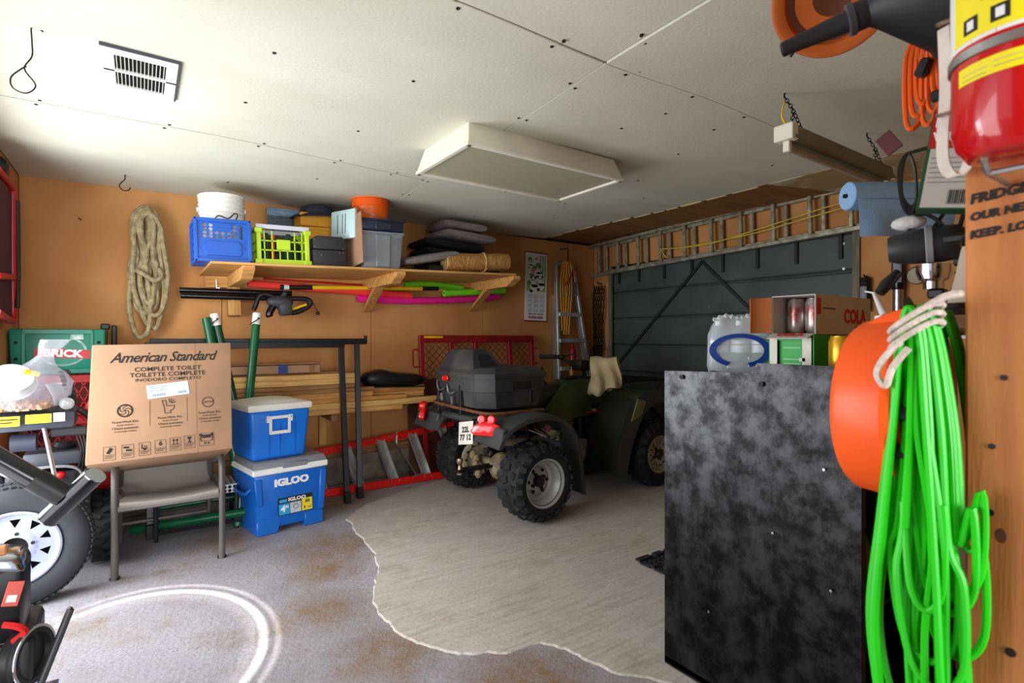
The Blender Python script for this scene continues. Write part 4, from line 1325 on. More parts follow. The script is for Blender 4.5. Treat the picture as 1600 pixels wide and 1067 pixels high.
# three feature icons
cx, cz = -.165, .265
strokes('swirl_mark', [cir(cx, cz, .034), cir(cx, cz, .03)] + [[(cx + .027 * math.cos(R(a)) * (1 - q * .12), cz + .027 * math.sin(R(a)) * (1 - q * .12)) for q, a in enumerate(range(k_ * 72, k_ * 72 + 90, 15))] for k_ in range(5)] + [[(cx - .008, cz), (cx + .008, cz)], [(cx, cz - .008), (cx, cz + .008)]])
cx, cz = .03, .275
strokes('toilet_mark', [[(cx - .03, cz + .03), (cx - .012, cz + .03), (cx - .01, cz), (cx + .028, cz), (cx + .022, cz - .02), (cx + .006, cz - .028), (cx + .01, cz - .04), (cx - .018, cz - .04), (cx - .02, cz - .01), (cx - .03, cz + .03)]] + [[(cx + .005 + .01 * math.cos(R(a)), cz + .01 + .01 * math.sin(R(a))), (cx + .005 + .03 * math.cos(R(a)), cz + .01 + .03 * math.sin(R(a)))] for a in (20, 45, 70, 95)])
cx, cz = .22, .28
strokes('seal_mark', [cir(cx, cz, .03), cir(cx, cz, .026)], w_=.002)
text('LIFETIME', .014, M_ink, t, at2(cx, cz))
strokes('divider', [[(-.055, .31), (-.057, .175)]], w_=.002); strokes('divider', [[(.118, .315), (.115, .18)]], w_=.002)
for x, z0 in ((-.165, .205), (.035, .21), (.225, .22)):
    for i, (s_, sz_) in enumerate((('PowerWash Rim', .0165), ('Scrubs the bowl', .011), ('Chasse puissante', .0165), ('et nettoyage complet', .011))):
        text(s_, sz_, M_ink, t, at2(x, z0 - i * .0165), bold=0)
# handling pictograms
pw, ph_ = .05, .068
for i, (x, z) in enumerate(((-.232, .047), (-.155, .049), (-.082, .052), (-.012, .056), (.056, .06), (.122, .064), (.205, .068))):
    ww = pw if i < 6 else .072
    strokes('pictogram_box', [[(x - ww / 2, z - ph_ / 2), (x + ww / 2, z - ph_ / 2), (x + ww / 2, z + ph_ / 2), (x - ww / 2, z + ph_ / 2), (x - ww / 2, z - ph_ / 2)], [(x - ww / 2, z - .008), (x + ww / 2, z - .008)]], w_=.0018)
    zc_ = z + .013
    if i == 0: strokes('pictogram', [[(x - .008, zc_ - .01), (x + .004, zc_ + .012)], [(x - .002, zc_ - .012), (x + .01, zc_ + .008)]], w_=.009)
    if i == 1: strokes('pictogram', [[(x - .014, zc_ + .008), (x + .002, zc_ + .006)], [(x - .004, zc_ - .008), (x + .014, zc_ - .009)]], w_=.01)
    if i == 2: strokes('pictogram', [[(x - .012, zc_ + .012), (x - .012, zc_ - .01), (x + .012, zc_ - .01)], cir(x, zc_ - .013, .004, 8), [(x - .002, zc_), (x + .01, zc_)]], w_=.005)
    if i == 3: text('6', .034, M_ink, t, at2(x, zc_ + .002), bold=.001)
    if i == 4: strokes('pictogram', [[(x - .008, zc_ - .01), (x - .008, zc_ + .01)], [(x + .008, zc_ - .01), (x + .008, zc_ + .01)], [(x - .013, zc_ + .006), (x - .008, zc_ + .013), (x - .003, zc_ + .006)], [(x + .003, zc_ + .006), (x + .008, zc_ + .013), (x + .013, zc_ + .006)], [(x - .016, zc_ - .014), (x + .016, zc_ - .014)]], w_=.004)
    if i == 5: strokes('pictogram', [[(x - .009, zc_ + .012), (x + .009, zc_ + .012)], [(x - .006, zc_ + .006), (x + .006, zc_ + .006)], [(x, zc_ + .004), (x, zc_ - .012)], [(x - .007, zc_ - .014), (x + .007, zc_ - .014)]], w_=.006)
    if i == 6:
        strokes('pictogram', [[(x - .015, zc_ + .004), (x + .015, zc_ + .004)]], w_=.018)
        strokes('pictogram', [cir(x + q * .027, zc_ + .013, .004, 8) for q in (-1, 1)] + [[(x + q * .027, zc_ + .008), (x + q * .03, zc_ - .01), (x + q * .024, zc_ - .02)] for q in (-1, 1)], w_=.005)
        text('95 lb', .015, M_ink, t, at2(x, z - .021), bold=.0005)
    for q in range(2):
        if i < 6: strokes('caption_line', [[(x - .018, z - .015 - .008 * q), (x + .018 - .006 * q, z - .015 - .008 * q)]], w_=.003)
strokes('crease', [[(.167, .63), (.162, .3), (.158, .0)]], M_card_lid, .0025)

# low black folding step with expanded-metal treads, behind the chair
t = thing('metal_step', 'low black metal step with an expanded mesh top behind the patio chair', 'step', (.31, 4.20, 0))
mb = MB()
M_stepb = mat('black_step', '#191b20', .5)
for x in (-.23, .23):
    mb = MB(); mb.tube([(x, -.12, 0), (x, -.12, .29), (x, .14, .29), (x, .14, 0)], .013, 6); mb.build('leg_hoop', M_stepb, t)
mb = MB(); mb.tube([(-.23, -.12, .05), (.23, -.12, .05)], .012, 6); mb.build('stretcher', M_stepb, t)
mb = MB(); perf(mb, .46, .26, 16, 9, .0115, TR(0, .01, .305) @ RX(-90)); mb.solid(.004); mb.build('mesh_tread', M_alu, t, smooth=False)
mb = MB(); perf(mb, .46, .05, 16, 2, .011, TR(0, -.125, .275)); mb.solid(.004); mb.build('mesh_lip', M_alu, t, smooth=False)

# ================================================================== COOLERS
M_cblue = mat('cooler_blue', '#0f63c0', .38, var=.06)
M_cblue2 = mat('cooler_bright_blue', '#1273dc', .36, var=.05)
M_clid = mat('cooler_grey', '#7d8087', .45, var=.08)
t = thing('wheeled_cooler', 'larger blue cooler with a grey and white lid standing on the floor', 'cooler', (.598, 3.775, 0), 9.3)
CW, CD, CH = .49, .44, .40
mb = MB()
mb.hull([(.03, .025, .032), (CW - .02, .025, .032), (CW - .02, CD - .02, .032), (.03, CD - .02, .032), (0, 0, CH), (CW, 0, CH), (CW, CD, CH), (0, CD, CH)], bev=.018, seg=2)
mb.build('body', M_cblue, t)
for x0, x1 in ((.025, .16), (CW - .15, CW - .015)):
    mb = MB(); mb.hull([(x0, .012, .0), (x1, .012, .0), (x1, CD - .03, .0), (x0, CD - .03, .0), (x0, .02, .1), (x1 + (.03 if x0 < .1 else 0), .02, .1), (x1, CD - .03, .1), (x0, CD - .03, .1)], bev=.008); mb.build('foot', M_cblue, t)
mb = MB()
mb.hull([(.02, -.004, .2), (.06, -.004, .2), (.06, .03, .2), (.02, .03, .2), (.0, -.008, CH - .02), (.05, -.008, CH - .02), (.05, .03, CH - .02), (.0, .03, CH - .02)], bev=.008)
mb.hull([(CW - .06, -.004, .1), (CW - .02, -.004, .1), (CW - .02, .03, .1), (CW - .06, .03, .1), (CW - .05, -.008, CH - .02), (CW, -.008, CH - .02), (CW, .03, CH - .02), (CW - .05, .03, CH - .02)], bev=.008)
mb.build('corner_ribs', M_cblue, t, kind='stuff')
mb = MB(); mb.box((CW / 2, CD / 2, CH + .02), (CW + .016, CD + .016, .042), bev=.008); mb.build('white_band', M_white, t, smooth=False)
mb = MB(); mb.hull([(-.004, -.004, CH + .041), (CW + .004, -.004, CH + .041), (CW + .004, CD, CH + .041), (-.004, CD, CH + .041), (.012, .015, CH + .085), (CW - .012, .015, CH + .085), (CW - .012, CD - .01, CH + .085), (.012, CD - .01, CH + .085)], bev=.01, seg=2); mb.build('lid', M_clid, t)
mb = MB(); mb.box((CW / 2 + .02, -.002, CH + .045), (.17, .02, .035), bev=.006); mb.build('latch', M_clid, t)
for y in (.3,):
    mb = MB(); mb.cyl((-.012, CD - .09, .06), (.03, CD - .09, .06), .058, 20); mb.build('wheel', M_rubber, t)
mb = MB(); mb.tube(smooth_path([(.01, .1, .3), (-.02, .12, .27), (-.02, .3, .27), (.01, .33, .3)], 5), .012, 8); mb.build('side_handle', M_cblue, t)
text('IGLOO', .066, M_white, t, TR(.245, .003, .335) @ RX(84) , bold=.004, sx=1.12, ext=.003)
lm = TR(.272, .006, .17) @ RX(86)
mb = MB(); mb.box((0, 0, 0), (.235, .115, .003), lm); mb.build('label_panel', M_ink, t, smooth=False)
for c, s, m in (((-.077, -.018, .002), (.07, .07, .002), mat('label_cyan', '#2a9fdc', .4)), ((-.001, -.018, .002), (.074, .07, .002), mat('label_pale', '#b9c6cc', .4)), ((.078, -.012, .002), (.072, .082, .002), mat('label_yellow', '#e7cf2f', .4)), ((-.082, .036, .002), (.05, .02, .002), mat('label_cyan', '#2a9fdc', .4))):
    mb = MB(); mb.box(c, s, lm); mb.build('label_field', m, t, smooth=False)
text('IGLOO', .032, M_white, t, lm @ TR(.01, .038, .003), bold=.0014, sx=1.2)
text('4', .06, M_white, t, lm @ TR(-.085, -.016, .004), bold=.002)
text('90', .022, M_white, t, lm @ TR(-.06, -.005, .004), bold=.001)
text('60', .03, M_ink, t, lm @ TR(.08, .008, .004), bold=.001)
text('QT', .018, M_ink, t, lm @ TR(.095, -.035, .004))
text('5', .024, M_ink, t, lm @ TR(.06, -.033, .004), bold=.001)
mb = MB(); mb.torus(.016, .003, 16, 5, lm @ TR(0, -.012, .004)); mb.build('label_ring', M_grey, t)

t = thing('top_cooler', 'smaller bright blue cooler with a white domed lid on top of the larger one', 'cooler', (.575, 3.80, CH + .0865), 10)
UW, UD, UH = .405, .42, .335
mb = MB(); mb.hull([(.025, .02, 0), (UW - .025, .02, 0), (UW - .025, UD - .02, 0), (.025, UD - .02, 0), (-.004, 0, UH), (UW + .004, 0, UH), (UW + .004, UD, UH), (-.004, UD, UH)], bev=.028, seg=3); mb.build('body', M_cblue2, t)
mb = MB()
for x in (.13, .2, .3):
    mb.hull([(x, .016, .03), (x + .004, .016, .03), (x + .004, .03, .03), (x, .03, .03), (x, -.003, UH - .1), (x + .004, -.003, UH - .1), (x + .004, .02, UH - .1), (x, .02, UH - .1)])
mb.build('body_seams', mat('cooler_seam', '#0d5cb4', .4), t, smooth=False, kind='stuff')
mb = MB()
mb.box((UW / 2, UD / 2, UH + .016), (UW + .024, UD + .024, .048), bev=.014, seg=2)
mb.grid(lambda u, v: (UW * (.03 + .94 * u), UD * (.03 + .94 * v), UH + .036 + .032 * (math.sin(PI * u) * math.sin(PI * v)) ** .5), 10, 10)
mb.build('lid', mat('cooler_white_lid', '#e4e2da', .45, var=.04), t)
mb = MB()
hx, hz = .19, UH - .095
for c, s in (((hx - .062, -.016, hz - .008), (.018, .016, .1)), ((hx + .062, -.016, hz - .008), (.018, .016, .1)), ((hx, -.016, hz - .055), (.14, .016, .022)), ((hx, -.012, hz + .045), (.165, .022, .02)), ((hx - .075, -.008, hz + .035), (.02, .03, .045)), ((hx + .075, -.008, hz + .035), (.02, .03, .045))):
    mb.box(c, s, bev=.003)
mb.build('swing_handle', M_white, t, smooth=False)

# ================================================================== QUAD BIKE
M_gdk = mat('dusty_dark_plastic', '#393b3a', .6, var=.25, scale=5, bump=.03)
M_gdk2 = mat('leg_shield_green', '#1c2418', .55, var=.2)
M_cargo = mat('dusty_black_plastic', '#2b2c2e', .6, hex2='#494744', scale=4, lo=.45, hi=.75)
M_green = mat('dark_green_bodywork', '#2c421c', .4, var=.15, coat=.2)
M_rim = mat('silver_rim', '#b9bab6', .4, .35, var=.12)
M_rimb = mat('muddy_rim', '#8f8468', .6, .2, hex2='#b0a78f', scale=12)
M_eng = mat('muddy_engine', '#6b5d44', .7, hex2='#9a8a6a', scale=14, bump=.15)
M_lens = mat('red_lens', '#e01010', .15, var=.1, coat=.6)
M_bolt = mat('bolt_dark', '#2a2a2b', .4, .6)

def knobby(t, name, c, r, w_, rim, rr, front=False, rows=3, n=20, s=-1):
    """wheel whose axle runs along Y; s=-1 outer face to -Y"""
    tm = TR(*c) @ RX(90 if s < 0 else -90)
    tyre = MB()
    h = w_ / 2
    tyre.lathe([(rr * .92, -h * .78), (rr * 1.03, -h * .92), (r * .80, -h), (r * .93, -h * .86), (r * .965, -h * .5), (r * .97, 0), (r * .965, h * .5), (r * .93, h * .86), (r * .80, h), (rr * 1.03, h * .92), (rr * .92, h * .78)], 36, tm, cap=False)
    ty = tyre.build('tyre', M_rubber, t)
    lug = MB()
    for i in range(n):
        for q in range(rows):
            a = 2 * PI * (i + .5 * (q % 2)) / n
            z = (q - (rows - 1) / 2) * (w_ * .8 / rows)
            tilt = (q - (rows - 1) / 2) * 14
            m = tm @ MX.Rotation(a, 4, 'Z') @ TR(r * .975 - .012 * abs(q - (rows - 1) / 2), 0, z) @ RY(tilt)
            lug.hull([(-.014, -.03, -.03), (.0, -.03, -.03), (.0, .03, -.03), (-.014, .03, -.03)] and
                     [(-.012, -.026, -.03), (.014, -.02, -.024), (.014, .02, -.024), (-.012, .026, -.03), (-.012, -.026, .03), (.014, -.02, .024), (.014, .02, .024), (-.012, .026, .03)], m @ RX(18 if q % 2 else -18))
        for sd in (-1, 1):
            a = 2 * PI * (i + .25) / n
            m = tm @ MX.Rotation(a, 4, 'Z') @ TR(r * .875, 0, sd * h * .97) @ RY(sd * 40)
            lug.box((0, 0, 0), (.05, .035, .016), m)
    lug.build('tread_lug', M_rubber, ty, smooth=False, kind='stuff')
    rimo = MB()
    if not front:
        rimo.lathe([(rr * .96, -h * .8), (rr * .9, -h * .6), (rr * .84, -h * .2), (rr * .72, h * .05), (rr * .70, -h * .02), (rr * .58, -h * .05), (rr * .55, .012), (rr * .40, .02), (rr * .2, .02)], 32, tm, cap=False)
        rimo.lathe([(rr * .70, h * .05), (rr * .80, h * .15), (rr * .84, h * .55), (rr * .93, h * .68), (rr * .95, h * .86), (rr * 1.04, h * .93), (rr * 1.05, h * .86)], 32, tm, cap=False)
    else:
        rimo.lathe([(rr * 1.05, h * .88), (rr * 1.03, h * .95), (rr * .95, h * .9), (rr * .92, h * .7), (rr * .84, h * .62), (rr * .7, h * .72), (rr * .58, h * .74), (rr * .5, h * .6), (rr * .2, h * .62)], 32, tm, cap=False)
        rimo.lathe([(rr * .96, -h * .8), (rr * .9, 0), (rr * .9, h * .6)], 32, tm, cap=False)
    ro = rimo.build('rim', rim, t)
    hz_ = .03 if not front else h * .64
    for i in range(4):
        mb = MB(); mb.cyl((tm @ V((rr * .34 * math.cos(i * PI / 2 + .5), rr * .34 * math.sin(i * PI / 2 + .5), hz_ - .006))), (tm @ V((rr * .34 * math.cos(i * PI / 2 + .5), rr * .34 * math.sin(i * PI / 2 + .5), hz_ + .012))), .012, 8); mb.build('wheel_nut', M_bolt, ro)
    nh = 6 if not front else 14
    for i in range(nh):
        a = 2 * PI * i / nh
        q = rr * (.50 if not front else .64)
        zb = hz_ - .004 if not front else h * .735
        mb = MB(); mb.cyl(tm @ V((q * math.cos(a), q * math.sin(a), zb - .004)), tm @ V((q * math.cos(a), q * math.sin(a), zb + .003)), .013 if not front else .0085, 8); mb.build('rim_hole', M_dark, ro)
    mb = MB(); mb.lathe([(rr * .24, hz_ - .01), (rr * .24, hz_ + .02), (rr * .2, hz_ + .035), (0, hz_ + .036)], 16, tm); mb.build('hub_cap', M_black, ro)
    return ty

t = thing('quad_bike', 'dark green four wheeled quad bike with a black cargo box parked by the garage door', 'quad bike', (2.335, 3.545, 0.007), 1.5)
quad = t
knobby(t, 'w', (-.05, -.53, .285), .275, .25, M_rim, .165)
knobby(t, 'w', (.02, .48, .285), .275, .25, M_rimb, .16, s=1)
knobby(t, 'w', (1.35, -.42, .285), .28, .2, M_rimb, .155, front=True)
knobby(t, 'w', (1.35, .42, .285), .28, .2, M_rimb, .155, front=True, s=1)
# inner face of the far rear wheel: muddy disc and brake parts, seen from behind
mb = MB(); mb.lathe([(.15, 0), (.145, .03), (.12, .035), (.1, .02), (.06, .025), (.06, .05), (0, .05)], 28, TR(-.0, .325, .285) @ RX(90)); mb.build('inner_rim', M_rimb, t)
for i in range(12):
    a = 2 * PI * i / 12
    mb = MB(); mb.cyl((.125 * math.cos(a), .29, .285 + .125 * math.sin(a)), (.125 * math.cos(a), .285, .285 + .125 * math.sin(a)), .011, 8); mb.build('rim_hole', M_dark, t)
# axle, swing arm, shocks, hitch
mb = MB(); mb.cyl((0, -.47, .285), (0, .35, .285), .035, 14); mb.lathe([(0, 0), (.09, .01), (.11, .05), (.1, .12), (.06, .16), (0, .16)], 16, TR(0, .02, .285) @ RX(90)); mb.build('rear_axle', M_eng, t)
mb = MB(); mb.tube(smooth_path([(-.02, .06, .28), (.25, .06, .33), (.5, .06, .38)], 4), .045, 8); mb.build('drive_shaft', M_black, t)
for y in (-.2, .2):
    mb = MB()
    hp = [(.03 + .16 * i / 60 + .038 * math.cos(i * .8), y + .038 * math.sin(i * .8), .36 + .30 * i / 60) for i in range(61)]
    mb.tube(hp, .007, 5); mb.cyl((.02, y, .34), (.2, y, .68), .016, 8); mb.build('shock_absorber', M_black, t)
mb = MB(); mb.box((-.24, -.03, .30), (.34, .08, .02), bev=.003); mb.box((-.3, -.03, .27), (.06, .05, .06), bev=.003); mb.build('hitch_bar', M_bolt, t, smooth=False)
mb = MB(); mb.lathe([(.018, 0), (.016, .02), (.01, .035), (.018, .045), (.027, .065), (.022, .085), (0, .093)], 14, TR(-.375, -.03, .305)); mb.lathe([(0, -.03), (.022, -.03), (.022, .005), (0, .005)], 8, TR(-.375, -.03, .30)); mb.build('hitch_ball', mat('tarnished_steel', '#a08c7a', .35, .8), t)
mb = MB()
for i in range(5):
    mb.sphere((-.10 + .02 * (i % 2), .20 + .02 * i - .06, .2 + .035 * i), .03, sc=(1, .8, 1.2), n=6)
mb.build('mud_clump', mat('dried_mud', '#a38f66', .95, var=.3, scale=40, bump=.4), t, kind='stuff')
# frame tubes and skid
mb = MB()
for s in (-1, 1):
    mb.tube(smooth_path([(-.28, s * .14, .62), (-.1, s * .15, .58), (.25, s * .15, .5), (.45, s * .16, .24), (.95, s * .16, .22), (1.2, s * .14, .4), (1.6, s * .14, .5)], 4), .017, 8)
    mb.tube(smooth_path([(.25, s * .15, .52), (.6, s * .13, .66), (1.1, s * .13, .68), (1.6, s * .14, .5)], 4), .017, 8)
mb.build('frame', M_black, t, kind='stuff')
mb = MB(); mb.box((.68, 0, .21), (.75, .34, .02), bev=.004); mb.build('skid_plate', M_black, t, smooth=False)
for s in (-1, 1):
    mb = MB(); mb.hull([(.36, s * .36, .2), (.86, s * .36, .2), (.86, s * .36 + .24, .2), (.36, s * .36 + .24, .2)] and [(.36, s * .34 - .12, .20), (.90, s * .34 - .12, .20), (.90, s * .34 + .12, .20), (.36, s * .34 + .12, .20), (.36, s * .34 - .12, .225), (.90, s * .34 - .12, .225), (.90, s * .34 + .12, .225), (.36, s * .34 + .12, .225)], bev=.004); mb.build('foot_board', M_black, t, smooth=False)
# engine
mb = MB(); mb.box((.66, -.02, .33), (.34, .3, .2), bev=.03, seg=2); mb.lathe([(0, 0), (.1, 0), (.11, .03), (.08, .06), (0, .06)], 20, TR(.66, -.16, .33) @ RX(90)); mb.build('crankcase', M_eng, t)
mb = MB(); mb.lathe([(0, 0), (.06, 0), (.065, .02), (.04, .045), (0, .045)], 16, TR(.5, -.17, .38) @ RX(90)); mb.build('starter_cover', M_eng, t)
for i in range(9):
    mb = MB(); mb.box((.56 + .004 * i, -.04, .455 + .018 * i), (.16, .22, .008), RY(0)); mb.build('cooling_fin', mat('fin_metal', '#8a7c5a', .6, .3, var=.2), t, smooth=False)
mb = MB(); mb.box((.58, -.04, .53), (.12, .17, .17)); mb.build('cylinder', M_eng, t, smooth=False)
mb = MB(); mb.tube(smooth_path([(.5, -.15, .57), (.36, -.18, .53), (.2, -.2, .5), (.0, -.2, .5), (-.2, -.19, .52)], 5), [.024] * 12 + [.03] * 9, 10); mb.build('exhaust', M_rimb, t)
mb = MB(); mb.tube(smooth_path([(.6, -.15, .6), (.8, -.2, .66), (1.0, -.22, .64)], 5), .006, 6); mb.build('red_cable', M_red, t)
mb = MB(); mb.box((.9, .0, .46), (.3, .28, .34), bev=.02); mb.build('inner_panel', M_black, t, smooth=False)
# tangle of parts above the rear wheel
mb = MB(); mb.box((-.0, -.42, .60), (.06, .09, .075), RY(20), bev=.006); mb.build('battery_block', mat('ivory_part', '#a89a74', .6, var=.3), t, smooth=False)
mb = MB(); mb.sphere((.09, -.5, .64), .028, n=8); mb.build('dusty_pink_knob', mat('dusty_pink', '#8d4a50', .7), t)
for i in range(5):
    mb = MB(); mb.tube(smooth_path([(-.05 + .03 * i, -.45, .63), (.0 + .03 * i, -.56, .60 - .01 * i), (.07 + .02 * i, -.53, .57), (.14, -.44 + .02 * i, .55)], 5), .005, 5); mb.build('wire', M_black if i % 2 else M_rimb, t)

# fenders
def strip(path, y0, y1, lip=.035, th=.012):
    """sheet following an XZ path between y0 (outer) and y1, with a down-turned outer lip"""
    mb = MB()
    n = len(path)
    cx = sum(p[0] for p in path) / n; cz = sum(p[1] for p in path) / n - .2
    def f(u, v):
        i = min(int(u * (n - 1) + 1e-6), n - 1)
        x, z = path[i]
        d = V((cx - x, 0, cz - z)).normalized()
        if v < .2: return (x + d.x * lip * (1 - v / .2), y0, z + d.z * lip * (1 - v / .2))
        return (x, y0 + (y1 - y0) * (v - .2) / .8, z + .012 * math.sin(PI * (v - .2) / .8))
    mb.grid(f, n - 1, 6)
    return mb.solid(th)
def arc2(pts, n=6): return [(p.x, p.z) for p in smooth_path([(a, 0, b) for a, b in pts], n)]
for s in (-1, 1):
    pth = arc2([(-.44, .57), (-.38, .66), (-.22, .735), (.0, .75), (.16, .70), (.27, .58), (.32, .42), (.34, .24), (.36, .13)])
    strip(pth, s * .63, s * .2).build('rear_fender', M_gdk, t)
    mb = MB(); mb.hull([(-.43, s * .46 - .15, .55), (-.40, s * .46 - .15, .55), (-.40, s * .46 + .15, .57), (-.43, s * .46 + .15, .57), (-.40, s * .44 - .19, .69), (-.36, s * .44 - .19, .69), (-.36, s * .44 + .17, .71), (-.40, s * .44 + .17, .71)], bev=.01); mb.build('fender_tail', M_gdk, t)
    # tail light: heart shaped lens with two round bulbs on top
    lm = TR(-.42, s * .47, .655) @ RZ(-90 - s * 38) @ RX(-8)
    mb = MB(); mb.prism([(-.12, .0), (-.09, -.025), (.06, -.03), (.11, .0), (.09, .045), (.03, .075), (-.03, .075), (-.09, .045)], -.025, .02, lm, bev=.012); mb.build('tail_lens', M_lens, t)
    for q in (-.035, .035):
        mb = MB(); mb.lathe([(0, -.02), (.03, -.02), (.034, .01), (.025, .03), (0, .034)], 12, lm @ TR(q, -.01, .085) @ RX(90)); mb.build('indicator', M_lens, t)
mb = MB(); mb.box((-.15, 0, .70), (.5, .44, .05), bev=.015); mb.build('rear_deck', M_gdk, t)
mb = MB(); mb.box((0, 0, 0), (.004, .16, .16), TR(-.45, -.24, .62) @ RZ(8) @ RX(-10) @ RY(10), bev=.001)
pl = mb.build('licence_plate', mat('plate_white', '#d6d2c6', .5, var=.1), t, smooth=False)
pm = TR(-.453, -.24, .62) @ RZ(8) @ RX(-10) @ RY(10) @ RZ(-90) @ RX(90)
text('22L\n77 12', .055, M_ink, pl, pm @ TR(0, -.005, .001), bold=.002)
# front bodywork
for s in (-1, 1):
    outer = arc2([(.80, .18), (.82, .38), (.90, .58), (.985, .72), (1.07, .80), (1.22, .835), (1.45, .83), (1.64, .78), (1.76, .68)], 5)
    inner = arc2([(1.68, .52), (1.58, .66), (1.42, .73), (1.28, .725), (1.14, .65), (1.045, .5), (.97, .34), (.93, .18)], 5)
    mb = MB(); mb.prism(outer + inner, s * .46, s * .515, bev=.008); mb.build('front_fender', M_gdk, t, smooth=False)
    pth = [p for p in outer]
    strip(pth[:19], s * .50, s * .16, lip=.01).build('leg_shield', M_gdk2, t)
    strip(pth[18:], s * .50, s * .16, lip=.01).build('fender_top', M_green, t)
    mb = MB(); mb.prism([(.97, .60), (1.10, .64), (1.16, .76), (1.05, .79)], s * .47, s * .525, bev=.006); mb.build('side_badge', mat('badge_green', '#3f7a3a', .4, hex2='#7a5a3a', scale=9), t, smooth=False)
    mb = MB(); mb.lathe([(0, 0), (.03, .0), (.033, .02), (.02, .035), (0, .037)], 12, TR(1.52, s * .515, .80) @ RX(90 * -s)); mb.build('amber_reflector', mat('amber', '#c7531a', .25), t)
def shell(secs, m, nm, n=18, pw=.65, parent=None):
    """loft of superellipse sections (x, half-width, z-low, z-high)"""
    mb = MB()
    rings = []
    for x, w_, z0, z1 in secs:
        zc0, hz0 = (z0 + z1) / 2, (z1 - z0) / 2
        rings.append([(x, w_ * (abs(math.cos(a)) ** pw) * (1 if math.cos(a) > 0 else -1), zc0 + hz0 * (abs(math.sin(a)) ** pw) * (1 if math.sin(a) > 0 else -1)) for a in [2 * PI * j / n for j in range(n)]])
    mb.loft(rings)
    return mb.build(nm, m, parent or t, ang=50)
shell([(.40, .10, .56, .66), (.46, .14, .56, .78), (.56, .16, .60, .88), (.68, .175, .63, .935), (.85, .185, .66, .945), (1.0, .185, .68, .925), (1.15, .2, .70, .90), (1.25, .21, .72, .87)], M_green, 'tank_cover')
for s in (-1, 1):
    mb = MB(); mb.prism([(.22, .60), (.34, .70), (.50, .90), (.60, .93), (.86, .74), (.80, .62), (.62, .64), (.44, .58), (.34, .50), (.28, .52)], s * .165, s * .2, bev=.012); mb.build('side_panel', M_green, t)
shell([(1.2, .2, .70, .84), (1.35, .24, .72, .87), (1.55, .24, .70, .86), (1.72, .2, .66, .80), (1.80, .12, .64, .74)], M_green, 'front_cowl')
mb = MB(); mb.box((.80, 0, .945), (.20, .13, .03), bev=.012, seg=2); mb.build('tank_pad', M_black, t)
shell([(-.10, .12, .72, .78), (-.02, .145, .70, .82), (.15, .15, .69, .81), (.32, .15, .68, .81), (.44, .145, .68, .85), (.54, .13, .70, .895), (.62, .1, .78, .90)], M_vinyl, 'seat')
# handlebar
mb = MB(); mb.tube(smooth_path([(.76, .40, 1.12), (.80, .26, 1.125), (.9, .12, 1.06), (.93, 0, 1.03), (.9, -.12, 1.06), (.80, -.26, 1.10), (.76, -.42, 1.09)], 5), .012, 8); mb.build('handlebar', M_black, t)
for s, z in ((1, 1.12), (-1, 1.09)):
    mb = MB(); mb.tube([(.815, s * .24, z), (.755, s * .40, z - .002)], .02, 10); mb.build('grip', M_rubber, t)
    mb = MB(); mb.tube(smooth_path([(.82, s * .22, z), (.88, s * .28, z - .01), (.87, s * .4, z - .015)], 4), .007, 6); mb.build('brake_lever', M_steel, t)
mb = MB(); mb.box((.90, .02, 1.05), (.12, .16, .09), bev=.02, seg=2); mb.build('instrument_pod', M_black, t)
mb = MB(); mb.cyl((.97, 0, .86), (.92, 0, 1.04), .02, 10); mb.build('steering_stem', M_black, t)
mb = MB(); mb.box((.84, .20, 1.12), (.05, .06, .045), bev=.008); mb.box((.84, -.2, 1.10), (.05, .06, .045), bev=.008); mb.build('switch_block', M_black, t, kind='stuff')
mb = MB(); mb.tube(smooth_path([(.85, .18, 1.12), (.95, .14, 1.14), (1.0, .05, 1.05), (1.0, .0, .95)], 5), .006, 6); mb.tube(smooth_path([(.85, -.18, 1.1), (.98, -.12, 1.13), (1.02, -.05, 1.0)], 5), .006, 6); mb.build('cables', M_black, t, kind='stuff')
mb = MB(); mb.box((.80, .02, .985), (.02, .036, .055), bev=.006); mb.cyl((.80, .02, 1.01), (.80, .02, 1.04), .006, 6); mb.build('key_tag', mat('key_tag', '#c2a13a', .5), t)
# racks
mb = MB()
for x in (1.18, 1.36, 1.54, 1.72):
    mb.tube([(x, -.30, .905), (x, .30, .905)], .011, 6)
for y in (-.30, -.1, .1, .30):
    mb.tube(smooth_path([(1.12, y, .89), (1.2, y, .905), (1.7, y, .905), (1.80, y, .88)], 4), .011, 6)
for x, y in ((1.25, -.25), (1.25, .25), (1.65, -.25), (1.65, .25)):
    mb.cyl((x, y, .8), (x, y, .905), .01, 6)
mb.build('front_rack', M_black, t, kind='stuff')
mb = MB()
rk = smooth_path([(.1, -.44, .765), (-.25, -.45, .765), (-.36, -.40, .765), (-.40, -.25, .77), (-.40, .25, .78), (-.36, .38, .78), (-.25, .42, .78), (.1, .42, .78)], 4)
mb.tube(rk, .012, 8); mb.build('rear_rack', M_rust, t)
for y in (-.3, .1, .3):
    mb = MB(); mb.tube([(-.40, y, .77), (-.34, y, .68), (-.30, y, .60)], .011, 6); mb.build('rack_stay', M_black, t)

